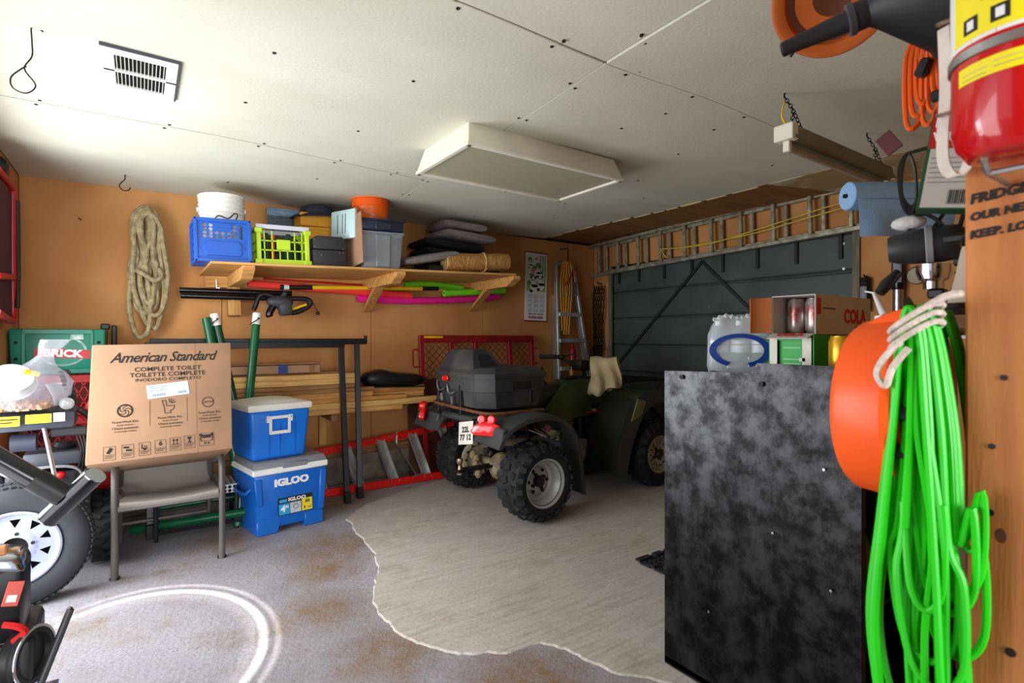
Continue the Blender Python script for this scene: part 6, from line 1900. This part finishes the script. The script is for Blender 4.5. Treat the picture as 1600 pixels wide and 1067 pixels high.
for z, gx, gy in ((.0, .119, .081), (.03, .123, .085), (.10, .122, .084), (.15, .119, .082), (.185, .106, .07), (.212, .085, .05), (.224, .05, .03)):
    rings.append([(gx * (abs(math.cos(a)) ** .4) * (1 if math.cos(a) > 0 else -1) * (1 + .02 * math.sin(9 * a + z * 60)), gy * (abs(math.sin(a)) ** .4) * (1 if math.sin(a) > 0 else -1) * (1 + .03 * math.sin(7 * a + z * 40)), z + .006 * math.sin(5 * a)) for a in [2 * PI * j / 44 for j in range(44)]])
mb.loft(rings, cap=False)
mb.build('shrink_film', mat('shrink_film', '#e9f2f6', .12, var=.03, alpha=.36, bump=.5, bscale=18), t, ang=60)
# blue printed oval on the film
mb = MB()
def oval(u, v):
    a = 2 * PI * (u * .88 + .06) - PI / 2 - .05
    ro = 1 - .24 * v
    return (.112 * ro * math.cos(a), -.0885 - .002 * v, .085 + .066 * ro * math.sin(a))
mb.grid(oval, 40, 3)
mb.build('blue_band', mat('print_blue', '#123a8c', .3, var=.1), t)
mb = MB(); mb.tube(smooth_path([(-.10, -.03, .205), (-.05, -.04, .222), (.0, -.03, .212), (.05, -.03, .226), (.1, -.02, .21)], 5), [.004, .012] * 10 + [.004], 6); mb.build('film_seam', mat('film_ridge', '#dfe9ee', .15, alpha=.5), t)

# fridge packs
M_wcard = mat('white_card', '#b9b4ac', .7, var=.06)
M_gcard = mat('green_card', '#1aa23c', .5, var=.06)
M_inside = mat('kraft_inside', '#b0693a', .8, var=.1)
def pack(name, label, loc, L_, W_, H_, m, rz=0):
    t = thing(name, label, 'carton', loc, rz)
    th = .003
    for c, s, nm in (((L_ / 2, 0, th / 2), (L_, W_, th), 'bottom'), ((L_ / 2, 0, H_ - th / 2), (L_, W_, th), 'top'), ((L_ / 2, -W_ / 2 + th / 2, H_ / 2), (L_, th, H_ - 2 * th), 'side'), ((L_ / 2, W_ / 2 - th / 2, H_ / 2), (L_, th, H_ - 2 * th), 'side'), ((L_ - th / 2, 0, H_ / 2), (th, W_ - 2 * th, H_ - 2 * th), 'end')):
        mb = MB(); mb.box(c, s); mb.build(nm, m, t, smooth=False)
    return t
def can(label, x, y, z, m, group=None, word=None, r=.033, h=.122):
    t = thing('drink_can', label, 'can', (x, y, z), group=group)
    mb = MB(); mb.lathe([(0, .004), (r * .72, .004), (r * .78, 0), (r, .012), (r, h - .018), (r * .84, h - .004), (r * .84, h), (r * .8, h), (r * .76, h - .005), (0, h - .005)], 24); mb.build('body', m, t)
    return t
M_gold = mat('gold_can', '#c79a22', .28, .55, var=.08)
M_cocola = mat('red_silver_can', '#b8b3ae', .25, .7, hex2='#8a2a22', scale=24)
gz = CZ + .001
GL, GW_, GH_ = .39, .155, .146
t = pack('can_carton', 'green and white torn drink carton under the cola carton on the steel cabinet', (1.845, .965, gz), .17, GW_, GH_, M_gcard)
mb = MB()
for c, s in (((-.001, .06, .075), (.003, .026, .13)), ((-.001, -.055, .075), (.003, .030, .12)), ((-.001, 0, .008), (.003, .15, .012)), ((-.001, -.04, .06), (.003, .02, .012))):
    mb.box(c, s)
mb.build('torn_paper', mat('torn_white', '#dcd7cc', .8, var=.08, scale=40), t, smooth=False)
mb = MB(); mb.box((.012, 0, .078), (.003, .09, .1)); mb.box((.006, 0, .132), (.012, .12, .012)); mb.build('recessed_end', M_gcard, t, smooth=False)
mb = MB(); mb.box((-.001, .0, .137), (.002, .09, .006)); mb.build('print_line', M_white, t, smooth=False)
for z in (.1, .06, .045): 
    mb = MB(); mb.box((.0095, -.0, z), (.002, .06, .004)); mb.build('print_line', mat('pale_green_print', '#7fd28e', .5), t, smooth=False)
mb = MB(); mb.prism([(.0, .0), (.05, .0), (.045, .05), (.055, .09), (.04, .146), (.0, .146)], -GW_ / 2 - .002, -GW_ / 2, TR(.12, 0, 0)); mb.build('torn_edge', mat('torn_kraft', '#6b5a46', .8, var=.3, scale=30), t, smooth=False)
mb = MB(); mb.box((.28, 0, .073), (.2, .13, .143)); mb.build('inner_tray', M_inside, t, smooth=False)
t = pack('cola_carton', 'open pale cola carton lying on the green drink carton', (1.855, .962, gz + GH_ + .001), .42, .15, .135, M_wcard)
mb = MB(); mb.box((.16, 0, .0675), (.012, .14, .12)); mb.build('inner_card', M_inside, t, smooth=False)
for s, y0 in ((1, .075), ):
    mb = MB(); mb.grid(lambda u, v: (-.055 * u, y0 + .05 * u + .012 * math.sin(u * 3), .004 + .127 * v - .02 * u * math.sin(v * 3)), 8, 6); mb.solid(.003); mb.build('open_flap', M_inside, t)
mb = MB(); mb.grid(lambda u, v: (-.045 * u, -.07 + .14 * v, .003 - .016 * u), 4, 4); mb.solid(.003); mb.build('lower_flap', M_wcard, t)
M_colared = mat('cola_red', '#b8221c', .6, var=.08)
text('COLA', .034, M_colared, t, TR(-.022, 0, -.0015) @ RZ(-90) @ RX(20), bold=.0018)
mb = MB(); mb.box((.022, -.0755, .095), (.026, .0015, .055)); mb.build('red_badge', M_colared, t, smooth=False)
text('COLA', .068, M_colared, t, TR(.29, -.0758, .062) @ FRONT, bold=.003, sx=.95)
strokes('small_print', [[(.05, .09), (.14, .088)]], M_ink, .004, -.0756)
mb = MB(); mb.box((.315, -.0755, .014), (.05, .0015, .03)); mb.build('bar_code', M_ink, t, smooth=False)
can('red and silver drink can inside the open cola carton, nearer its side', 1.955, .935, gz + GH_ + .006, M_cocola)
can('red and silver drink can inside the open cola carton, behind the first', 1.955, 1.0, gz + GH_ + .006, M_cocola)
for i, (x, y) in enumerate(((1.83, .795), (1.875, .732))):
    tcan = can(['gold drink can beside the green carton on the steel cabinet, left of two', 'gold drink can half hidden by the orange reel, right of two'][i], x, y, gz, M_gold, r=.037, h=.14)
    mb = MB(); mb.box((-.0365, -.006, .085), (.003, .02, .03), RZ(22)); mb.build('red_emblem', M_colared, tcan, smooth=False)

# rubber mat on the floor behind the cabinet
mb = MB(); perf(mb, .70, .75, 20, 22, .0125, TR(0, 0, 0) @ RX(-90), lambda i, j: 0 < i < 19 and 0 < j < 21); mb.solid(.01)
tag(mb.build('rubber_mat', mat('mat_rubber', '#202124', .8, var=.3), loc=(2.69, 1.745, .020), smooth=False), 'black perforated rubber mat on the floor beside the steel cabinet', 'mat')

# ================================================================== POST AND THE THINGS HUNG ROUND IT
M_post = mat('stained_timber', '#a8622c', .6, hex2='#c98144', scale=2.5, stretch=(10, 10, 1.1), bump=.12, bscale=20, lo=.3, hi=.7)
mb = MB(); mb.box((1.075, .192, 1.2), (.15, .148, 2.4), bev=.004)
post = mb.build('trim_8', M_post, smooth=False)
struct(post)
for y, z, r_ in ((.222, 1.244, .004), (.237, 1.05, .005), (.215, .86, .006), (.235, 1.145, .004)):
    mb = MB(); mb.cyl((1.0005, y, z), (.9975, y, z), r_, 10); mb.build('nail_head', M_bolt, post)
hm = lambda y, z: TR(.9992, y, z) @ RZ(-90) @ FRONT
for s, z in (('FRIDGE', 1.502), ('OUR NEXT', 1.476), ('KEEP. LONG', 1.450)):
    text(s, .019 if s == 'FRIDGE' else .0155, M_ink, post, hm(.260, z) @ RZ(5), ax='LEFT', shear=.2, bold=.0009, name='handwriting')
for y, z in ((.225, 1.02), (.24, .72)):
    mb = MB(); mb.lathe([(0, 0), (.007, 0), (.006, .0012), (0, .0012)], 12, TR(1.0004, y, z) @ RY(-90) @ MX.Diagonal((1.6, 1, 1, 1))); mb.build('knot', mat('dark_knot', '#5a2f14', .7), post)

# fire extinguisher
M_ext = mat('extinguisher_red', '#c20a12', .18, var=.04, coat=.6)
t = thing('fire_extinguisher', 'shiny red fire extinguisher with yellow labels strapped to the timber post', 'fire extinguisher', (.924, .187, 1.527))
r = .0715
mb = MB(); mb.lathe([(0, .006), (.035, .004), (.055, .008), (.066, .022), (r, .045), (r, .36), (.066, .385), (.045, .405), (.022, .415), (.022, .44), (0, .44)], 48); mb.build('cylinder', M_ext, t)
def wrap(nm, m, z0, z1, a0, a1, rr=.0718, tilt=0.0, n=24):
    mb = MB(); mb.grid(lambda u, v: (rr * math.cos(R(a0 + (a1 - a0) * u)), rr * math.sin(R(a0 + (a1 - a0) * u)), z0 + (z1 - z0) * v + tilt * u), n, 1)
    return mb.build(nm, m, t)
wrap('white_label', M_white, .145, .335, 80, 340)
wrap('yellow_label', mat('label_lemon', '#f3e21d', .4, var=.04), .15, .24, 128, 330, .0721)
wrap('yellow_strip', mat('label_lemon', '#f3e21d', .4, var=.04), .096, .118, 135, 222, .0721)
for i in range(6):
    wrap('strip_print', M_calgrey, .101 + .002 * i if 0 else .100 + .0034 * (i % 4), .1008 + .0034 * (i % 4), 140 + 30 * (i % 2), 165 + 30 * (i % 2), .0723, n=6)
for i, a in enumerate((142, 168, 196, 222, 250)):
    wrap('pictogram', M_ink, .158, .178, a, a + 15, .0723, n=5)
    wrap('pictogram_light', M_white, .162, .174, a + 4, a + 11, .0725, n=4)
for a, z, h_ in ((172, .197, .02), (176, .205, .022), (169, .2, .012), (182, .212, .006), (190, .218, .005), (200, .19, .006), (160, .192, .006)):
    wrap('figure_print', M_ink, z, z + h_, a, a + (5 if h_ > .01 else 12), .0723, n=4)
mb = MB(); mb.lathe([(r + .001, .127), (r + .003, .128), (r + .003, .139), (r + .001, .14)], 48, cap=False); mb.build('steel_band', M_steel, t)
mb = MB(); mb.tube(smooth_path([(.07, .03, -.012), (.02, .032, -.01), (-.015, .03, -.012), (-.03, .03, .0), (-.03, .03, .012)], 5), .004, 6); mb.tube(smooth_path([(.07, -.03, -.012), (.02, -.032, -.01), (-.015, -.03, -.012), (-.03, -.03, .0), (-.03, -.03, .012)], 5), .004, 6); mb.tube([(-.015, .03, -.012), (-.015, -.03, -.012)], .004, 6); mb.build('wire_cradle', M_steel, t)
mb = MB(); mb.box((0, 0, .46), (.05, .05, .05), bev=.01); mb.box((-.05, 0, .48), (.13, .02, .012), RZ(35), bev=.003); mb.build('valve', M_black, t)

# white webbing strap with two rings
M_web = mat('dirty_white_webbing', '#d8cdc2', .85, var=.12, scale=20, bump=.2, bscale=200)
t = thing('webbing_strap', 'dirty white webbing strap with two rings looped beside the fire extinguisher', 'strap', (.978, .271, 1.55))
def ribbon(nm, pts, wd, ax, m=M_web, th=.0022):
    pts = smooth_path(pts, 6)
    mb = MB(); A = V(ax).normalized()
    mb.grid(lambda u, v: pts[int(round(u * (len(pts) - 1)))] + A * (v - .5) * wd, len(pts) - 1, 2)
    mb.solid(th); return mb.build(nm, m, t)
ribbon('loop', [(-.001, .014, .21), (0, .012, .12), (.002, .016, .05), (0, .014, .01), (0, .004, -.012), (0, -.010, -.010), (0, -.018, .012), (0, -.012, .06), (0, -.006, .10), (0, -.004, .16), (0, .002, .21)], .017, (.35, .9, 0))
ribbon('tail', [(-.002, .004, .212), (-.035, -.02, .222), (-.09, -.06, .245), (-.13, -.105, .262), (-.13, -.15, .27)], .022, (.2, .2, 1))
ribbon('tail', [(-.002, -.002, .205), (-.035, -.028, .215), (-.09, -.068, .238), (-.13, -.11, .255)], .018, (.2, .2, 1))
for z, rx in ((.212, 78), (.078, 75)):
    mb = MB(); mb.torus(.0165, .0028, 20, 6, TR(-.006, .002, z) @ RZ(-70) @ RX(rx - 60)); mb.build('ring', mat('dull_brass', '#9c8a76', .35, .7), t)
mb = MB(); mb.tube([(.02, -.03, .225), (-.004, .0, .225)], .004, 6); mb.build('nail', M_chain, t)

# green extension cord hank
M_gcord = mat('neon_green_cord', '#22c810', .35, var=.08)
M_gcord2 = mat('mid_green_cord', '#1f9c14', .4, var=.15)
t = thing('cable_hank', 'neon green extension cord hung in a long hank from the timber post', 'cord', (.965, .312, 1.345))
rc = random.Random(11)
def hank(n, y0, spread, zlo, zhi, xoff, m, r_=.0051):
    for i in range(n):
        q = (i + .5) / n * 2 - 1
        zb = -rc.uniform(zlo, zhi)
        yc = y0 + q * spread * .35
        w1 = rc.uniform(.012, .040)
        lean = -.02 * q
        x = xoff + rc.uniform(-.014, .014)
        pts = [(x, yc * .35, .0 + rc.uniform(-.008, .006)), (x + .004, yc * .5 - w1 * .4, -.05), (x, yc * .8 - w1 * .8, -.18), (x, yc - w1 - .02 * max(0, q), -.34), (x + rc.uniform(-.008, .008), yc * 1.25 - w1 * 1.5, zb + .16),
               (x, yc * 1.3 - w1 * 1.5, zb + .045), (x, yc * 1.3 - w1 * .5, zb), (x, yc * 1.3 + w1 * .7, zb + .03), (x + rc.uniform(-.008, .008), yc * 1.2 + w1 * 1.2, zb + .15), (x, yc + w1 * .9, -.33), (x, yc * .8 + w1 * .5, -.17), (x, yc * .5 + w1 * .3, -.045)]
        mb = MB(); mb.tube(smooth_path(pts, 6, True), r_, 8, True); mb.build('strand', m, t)
hank(10, -.004, .07, .40, .64, -.004, M_gcord)
hank(4, .004, .085, .64, .72, -.012, M_gcord)
hank(6, -.026, .02, .44, .54, .07, M_gcord2)
# cord-end tie of white rope
mb = MB()
for i in range(3):
    mb.tube(smooth_path([(-.026, -.026, .004 - .013 * i), (-.036, .0, -.014 - .013 * i), (-.028, .026, -.034 - .013 * i), (.012, .028, -.030 - .013 * i), (.014, -.024, .0 - .013 * i)], 4, True), .0045, 7, True)
mb.tube(smooth_path([(-.036, .01, -.05), (-.04, .03, -.075), (-.034, .042, -.10), (-.035, .03, -.118), (-.038, .02, -.09), (-.036, .0, -.06)], 5), .005, 7)
mb.tube(smooth_path([(-.03, -.02, .0), (-.025, -.04, .014), (-.01, -.055, .018)], 5), .0055, 7)
mb.build('white_rope_tie', mat('white_rope', '#d9c9bb', .9, var=.2, scale=60, bump=.5, bscale=160), t)
mb = MB(); mb.tube([(.05, -.045, .004), (.03, -.0, .002), (-.012, .004, .0), (-.03, .004, .012)], .005, 6); mb.build('hook', M_chain, t)

# orange cord reel
t = thing('cord_reel', 'orange plastic dome shaped cord reel hanging left of the green cord', 'cord reel', (1.108, .353, 1.178), rot=(0, 0, R(2)))
rm = RX(-90)
mb = MB(); mb.lathe([(0, .094), (.12, .093), (.145, .088), (.153, .078), (.159, .012), (.168, .008), (.172, .002), (.170, -.006), (.150, -.007), (.145, .0), (.14, .07), (.0, .08)], 56, rm); mb.build('dome', M_orange, t)
mb = MB(); mb.lathe([(.15, -.006), (.15, -.014), (.06, -.018), (.06, -.03), (0, -.03)], 40, rm, cap=False); mb.build('inner_flange', mat('orange_inside', '#d9480a', .45), t)
mb = MB(); mb.hull([(-.05, -.004, .148), (.05, -.004, .148), (.05, .085, .140), (-.05, .085, .140), (-.042, -.006, .180), (.042, -.006, .180), (.036, .045, .165), (-.036, .045, .165)], bev=.008, seg=2); mb.build('handle', M_orange, t)
for z, x in ((.015, -.14), (-.045, -.135), (-.10, -.11)):
    mb = MB(); mb.box((x, -.018, z), (.03, .022, .022), RY(20), bev=.003); mb.build('black_clip', M_black, t, smooth=False)
mb = MB(); mb.tube([(0, -.085, .165), (0, -.008, .165), (0, -.004, .18)], .005, 6); mb.build('peg', M_chain, t)

# pale blade-like bracket / white trowel
t = thing('white_scoop', 'off-white curved plastic tool hanging between the cord and the post', 'tool', (1.175, .322, 1.30))
pts = smooth_path([(.016, -.008, .16), (.012, -.006, .10), (.006, -.002, .05), (.008, -.004, .02), (-.002, .008, .004), (-.018, .026, .006), (-.03, .042, .014)], 5)
mb = MB(); mb.grid(lambda u, v: pts[int(round(u * (len(pts) - 1)))] + V((.28, -.9, 0)).normalized() * (v - .5) * (.012 + .034 * math.sin(min(1, u * 1.3) * PI * .75)) + V((0, 0, (v - .5) * .03 * (1 if u > .6 else 0))), len(pts) - 1, 3); mb.solid(.006); mb.build('blade', mat('ivory_plastic', '#cfc9ba', .4, var=.06), t)
mb = MB(); mb.torus(.01, .003, 14, 5, TR(.016, -.008, .168) @ RX(90) @ RY(60)); mb.tube([(.03, -.05, .176), (.016, -.006, .176)], .003, 5); mb.build('ring', M_chain, t)

# wipes carton hanging, red white and green
vd = (-.957, -.285)
t = thing('wipes_carton', 'red, grey and green carton with a bar code hanging behind the white strap', 'carton', (1.245, .362, 1.54), rot=(R(0), R(0), R(-73.5)))
tm = RY(9)
CWd, CHt, CDp = .088, .19, .05
def slab2(nm, x0, x1, z0, z1, y0, y1, m):
    mb = MB(); mb.box(((x0 + x1) / 2, (y0 + y1) / 2, (z0 + z1) / 2), (x1 - x0, y1 - y0, z1 - z0), tm); return mb.build(nm, m, t, smooth=False)
slab2('carton', -CWd / 2, CWd / 2, .003, CHt, 0, CDp, mat('carton_green', '#17502f', .45))
slab2('red_field', -CWd / 2 + .002, CWd / 2 - .001, .118, CHt, -.0012, 0, mat('carton_red', '#b3151d', .4, var=.06))
slab2('grey_field', -CWd / 2 + .006, CWd / 2 - .001, .006, .116, -.0012, 0, mat('carton_grey', '#b9b9b4', .5, var=.06))
slab2('bar_code_field', .0, .036, .012, .04, -.0018, -.0013, mat('bar_grey', '#8f9490', .5))
for i in range(11):
    slab2('bar', .003 + i * .003, .0042 + i * .003 + .0008 * (i % 3 == 0), .014, .038, -.0024, -.0019, mat('bar_dark', '#2f3a34', .5))
text('BIG', .026, M_white, t, tm @ TR(-.018, -.0016, .165) @ FRONT, bold=.001)
text('WIPES', .02, M_white, t, tm @ TR(-.01, -.0016, .138) @ FRONT, bold=.001)
for i in range(6):
    slab2('text_line', -.034, .034 - .006 * (i % 3), .052 + .009 * i, .0545 + .009 * i, -.0018, -.0013, mat('bar_grey', '#8f9490', .5))
mb = MB(); mb.tube([(.03, .02, CHt - .01), (.035, .03, CHt + .06)], .003, 6, m=tm); mb.build('hanging_cord', M_chain, t)
# black lead coil under it
t = thing('black_lead', 'thin black electrical lead coiled at the left of the hanging carton', 'lead', (1.245, .42, 1.605))
for i in range(3):
    mb = MB(); mb.tube(smooth_path([(0, .0, .06), (-.003, .008 + .003 * i, .03), (-.002, .009, -.02 - .008 * i), (.005, -.003, -.045 - .008 * i), (.008, -.012, -.03), (.006, -.01, .03)], 5, True), .0028, 6, True); mb.build('loop', M_black, t)
mb = MB(); mb.tube([(.02, -.15, .075), (.0, .0, .06)], .0035, 6); mb.build('nail', M_chain, t)
# orange extension cord hank
t = thing('cable_hank', 'orange extension cord hung in loops below the black funnel', 'cord', (1.262, .397, 1.86))
M_ocord = mat('orange_cord', '#e0590f', .45, var=.1)
for i in range(6):
    o_ = -.022 + .009 * i
    zb = -.10 - .022 * (i % 3)
    mb = MB(); mb.tube(smooth_path([(0, o_ * .4, .04), (.0, o_ - .012, -.0), (.004 * i, o_ - .014, zb + .04), (.0, o_ - .002, zb), (.003, o_ + .010, zb + .03), (0, o_ + .008, .0)], 5, True), .0048, 7, True); mb.build('loop', M_ocord, t)
mb = MB(); mb.box((-.008, -.015, -.03), (.022, .02, .034), RX(25), bev=.004); mb.build('plug', M_black, t, smooth=False)
mb = MB(); mb.box((-.006, -.02, -.095), (.016, .016, .02), bev=.003); mb.build('socket', M_black, t, smooth=False)
mb = MB(); mb.tube([(.02, -.14, .045), (0, 0, .04), (-.01, .02, .05)], .005, 6); mb.build('nail', M_chain, t)
mb = MB(); mb.box((0, 0, 0), (.004, .03, .045), RX(-32), bev=.001)
tag(mb.build('maroon_tag', mat('maroon_tag', '#4d1216', .6), loc=(1.245, .452, 1.695), smooth=False), 'small dark maroon tag hanging left of the red carton', 'tag')

# black funnel
M_fun = mat('funnel_black', '#1b1c1f', .5, var=.2)
A, dirf = V((1.035, .560, 1.866)), V((.42, -.84, .22)).normalized()
t = thing('black_funnel', 'big black plastic funnel hanging spout outward near the ceiling above the cord', 'funnel', A)
fm = dirf.to_track_quat('Z', 'Y').to_matrix().to_4x4()
mb = MB(); mb.lathe([(.011, 0), (.014, .002), (.0145, .03), (.020, .115), (.026, .128), (.026, .145), (.030, .15)], 24, fm, cap=False); mb.build('spout', M_fun, t)
mb = MB(); mb.lathe([(.026, .145), (.034, .155), (.118, .235), (.130, .24), (.134, .31), (.14, .312), (.14, .32), (.126, .32), (.112, .24), (.02, .15)], 36, fm, cap=False); mb.build('cone', M_fun, t)
mb = MB(); mb.lathe([(.021, .112), (.029, .114), (.029, .124), (.024, .126)], 24, fm, cap=False); mb.build('collar', mat('collar_grey', '#3c4044', .3), t)
mb = MB(); mb.tube([dirf * .28 + V((0, 0, .11)), dirf * .30 + V((.0, -.02, .2)), dirf * .30 + V((.0, -.02, .52))], .004, 6); mb.build('hanging_wire', M_chain, t)
# terracotta dish
t = thing('round_dish', 'round orange-brown dish with a thick rim hung under the ceiling behind the funnel', 'dish', (1.365, .612, 2.122), rot=V((-.80, -.36, -.50)).to_track_quat('Z', 'Y').to_euler())
mb = MB(); mb.lathe([(0, -.02), (.10, -.022), (.125, -.012), (.134, .0), (.131, .012), (.122, .014), (.104, .006), (.098, -.006), (.0, -.010)], 48, cap=False); mb.build('dish', mat('terracotta', '#b4581a', .42, var=.1), t)
mb = MB(); mb.lathe([(.097, -.005), (.085, -.0045), (.08, -.008), (0, -.0085)], 48, cap=False); mb.build('dark_base', mat('brown_base', '#5a2c12', .5), t)
mb = MB(); mb.tube([(0, .0, -.02), (-.10, -.12, -.12)], .004, 6); mb.build('hanging_wire', M_chain, t)

# blue paper roll
M_paper = mat('blue_paper', '#86aed6', .95, var=.05, scale=40, bump=.12, bscale=150)
p0 = V((2.392, 1.02, 1.885)); pd = V((.821, -.571, .0)).normalized()
t = thing('paper_roll', 'roll of blue shop paper with a hanging sheet on a wire holder', 'paper roll', p0)
mb = MB(); mb.lathe([(.02, 0), (.053, 0), (.057, .004), (.057, .42), (.02, .42)], 36, pd.to_track_quat('Z', 'Y').to_matrix().to_4x4()); mb.build('roll', M_paper, t)
sd = V((pd.y, -pd.x, 0))
mb = MB(); mb.grid(lambda u, v: pd * (.012 + .036 * (v) * 1 + u * (.40 - .03 * v)) + V((-.571, -.821, 0)) * (.05 * (1 - v) + .012 * math.sin(u * 9) * v + .01) + V((0, 0, -.028 - .14 * v)), 16, 8); mb.solid(.0012); mb.build('loose_sheet', M_paper, t)
mb = MB(); mb.tube([(pd * -.012), (pd * 1.29)], .009, 8)
mb.build('wire_holder', M_chain, t)

# power tool hanging
M_tool = mat('tool_black', '#26282b', .45, var=.2)
t = thing('angle_polisher', 'black and grey electric polisher hanging under the blue paper roll', 'power tool', (1.34, .44, 1.492))
ax_ = V((.30, -.95, .05)).normalized()
am = ax_.to_track_quat('Z', 'Y').to_matrix().to_4x4()
mb = MB(); mb.lathe([(0, -.045), (.026, -.045), (.032, -.03), (.036, .0), (.038, .04), (.036, .07), (.026, .085), (0, .085)], 24, am); mb.build('motor_body', M_tool, t)
mb = MB(); mb.lathe([(.0375, .018), (.041, .02), (.041, .03), (.0375, .032)], 24, am, cap=False); mb.build('grey_band', M_grey, t)
mb = MB(); mb.lathe([(0, -.07), (.018, -.07), (.018, -.055), (.026, -.05), (.03, -.035), (.03, -.02), (0, -.02)], 20, TR(.012, -.03, -.02)); mb.build('silver_collar', M_chrome, t)
mb = MB(); mb.tube([(.004, .03, -.05), (-.014, .045, -.075), (-.026, .055, -.095)], [.009, .013, .010], 10); mb.build('side_handle', M_black, t)
mb = MB(); mb.tube(smooth_path([(.0, .01, .03), (-.004, .0, .06), (.0, -.02, .065), (.008, -.045, .04), (.01, -.055, .0)], 5), .0038, 6); mb.tube(smooth_path([(.02, -.07, .03), (.03, -.085, .09), (.04, -.09, .0), (.04, -.085, -.08)], 5), .004, 6); mb.build('lead', M_black, t)
mb = MB(); mb.tube([(-.02, .0, .075), (.015, -.05, .082)], .011, 10); mb.build('upper_grip', M_black, t)
mb = MB(); mb.tube(smooth_path([(.03, -.03, -.09), (.034, -.035, -.13), (.026, -.02, -.165), (.01, -.0, -.19)], 5), .009, 8, flat=.5); mb.build('brown_belt', mat('brown_belt', '#4a2a18', .6), t)
mb = MB(); mb.box((.03, -.032, -.10), (.035, .03, .02), bev=.004); mb.build('belt_clip', M_black, t, smooth=False)
mb = MB(); mb.tube([(.04, -.165, .09), (.02, -.06, .09), (.01, -.03, .035)], .004, 6); mb.build('nail', M_chain, t)
# crumpled cloth on it
mb = MB(); mb.sphere((0, 0, 0), .022, sc=(1, 1.5, .7), n=8)
tag(mb.build('white_rag', mat('white_rag', '#c9c9c6', .9, var=.15, bump=.4, bscale=60), loc=(1.345, .452, 1.545)), 'small crumpled white rag on top of the black polisher', 'rag')
# cluster of dark tools against the post side
t = thing('hand_clamp', 'bunch of dark bar clamps hanging against the side of the timber post', 'clamp', (1.22, .318, 1.36))
for i in range(4):
    mb = MB(); mb.bar((.012 * i, -.004 * i, -.10), (.01 * i + .004, -.003 * i, .16 - .02 * i), .007, .012); mb.build('bar', M_black if i % 2 else M_bolt, t, smooth=False)
    mb = MB(); mb.box((.01 * i, .012, .12 - .045 * i), (.02, .05, .014), RX(10 * i), bev=.003); mb.build('jaw', M_black, t, smooth=False)
mb = MB(); mb.box((-.004, .02, -.02), (.012, .034, .07), bev=.004); mb.build('dark_green_grip', M_bottle_d, t, smooth=False)
mb = MB(); mb.box((-.006, .046, -.045), (.008, .024, .07), bev=.002); mb.build('square', M_grey, t, smooth=False)
# white nozzle sticking up behind the reel
mb = MB(); mb.tube([(0, 0, 0), (.035, .036, .058)], [.009, .004], 10); mb.tube([(.035, .036, .058), (.048, .06, .064)], .002, 5); mb.cyl((-.002, -.002, -.06), (0, 0, 0), .02, 14)
mb.tube([(0, 0, -.05), (.03, -.25, -.05)], .004, 6)
tag(mb.build('nozzle', mat('nozzle_white', '#dcdcdf', .4), loc=(1.435, .53, 1.352)), 'white tapering nozzle sticking up behind the orange reel', 'nozzle')

# ---- hung on the wall to the right of the garage door
t = thing('air_pump', 'long black and silver hand pump hung on the wall right of the garage door', 'pump', (4.51, 1.58, 1.45))
mb = MB(); mb.lathe([(0, .2), (.036, .2), (.04, .21), (.04, .46), (.03, .475), (0, .475)], 18); mb.build('black_barrel', M_pole_b, t)
mb = MB(); mb.lathe([(0, 0), (.03, 0), (.034, .02), (.034, .2), (0, .2)], 18); mb.build('silver_barrel', M_steel, t)
mb = MB(); mb.lathe([(.0405, .25), (.0408, .25), (.0408, .42), (.0405, .42)], 18, cap=False, a0=150, a1=230); mb.build('printed_label', M_calgrey, t)
mb = MB(); mb.tube([(.06, 0, .49), (-.02, 0, .49), (-.03, 0, .5)], .005, 6); mb.build('nail', M_chain, t)
t = thing('cartridge_tube', 'short dark cartridge with pale print hung beside the garage door jamb', 'cartridge', (4.52, 1.80, 1.50))
mb = MB(); mb.lathe([(0, 0), (.036, 0), (.036, .25), (.03, .26), (0, .26)], 18); mb.build('body', M_ink, t)
mb = MB(); mb.lathe([(.0362, .09), (.0366, .09), (.0366, .19), (.0362, .19)], 18, cap=False, a0=140, a1=220); mb.build('printed_label', M_grey, t)
mb = MB(); mb.tube([(.05, 0, .27), (-.01, 0, .27), (-.02, 0, .28)], .005, 6); mb.build('nail', M_chain, t)
t = thing('round_plate', 'pale round lid with a dark edge hung on the wall beside the hand pump', 'lid', (4.545, 1.475, 1.745), rot=(0, R(-90), 0))
mb = MB(); mb.lathe([(0, 0), (.056, 0), (.06, .006), (.057, .016), (.05, .012), (0, .012)], 28); mb.build('disc', mat('pale_lid', '#b9ad90', .5, var=.1), t)
mb = MB(); mb.torus(.06, .0045, 28, 6, TR(0, 0, .012)); mb.build('dark_edge', M_bolt, t)
t = thing('pipe_clamp', 'dark round pipe clamp hung low on the wall right of the hand pump', 'clamp', (4.53, 1.46, 1.43), rot=(0, R(-90), 0))
mb = MB(); mb.torus(.045, .016, 24, 8); mb.build('ring', M_black, t)
mb = MB(); mb.lathe([(0, .0), (.03, 0), (.03, .02), (0, .02)], 16); mb.build('bore_plate', M_steel, t)
t = thing('tool_belt', 'brown leather strap with a dark buckle hung on the wall right of the pump', 'strap', (4.53, 1.22, 1.40))
mb = MB(); mb.tube(smooth_path([(0, -.02, .4), (-.01, 0, .3), (-.02, .03, .15), (-.01, .10, .02), (0, .16, -.06)], 6), .022, 8, flat=.4); mb.build('strap', mat('brown_belt', '#4a2a18', .6), t)
for z in (.38, .33, .28):
    mb = MB(); mb.tube([(-.02, -.05, z), (-.03, .03, z + .01)], .006, 6); mb.build('link', M_chain, t)
mb = MB(); mb.box((-.02, .0, .22), (.05, .1, .05), bev=.008); mb.build('buckle', M_black, t, smooth=False)
mb = MB(); mb.tube([(.05, -.02, .41), (-.02, -.02, .41)], .006, 6); mb.build('nail', M_chain, t)
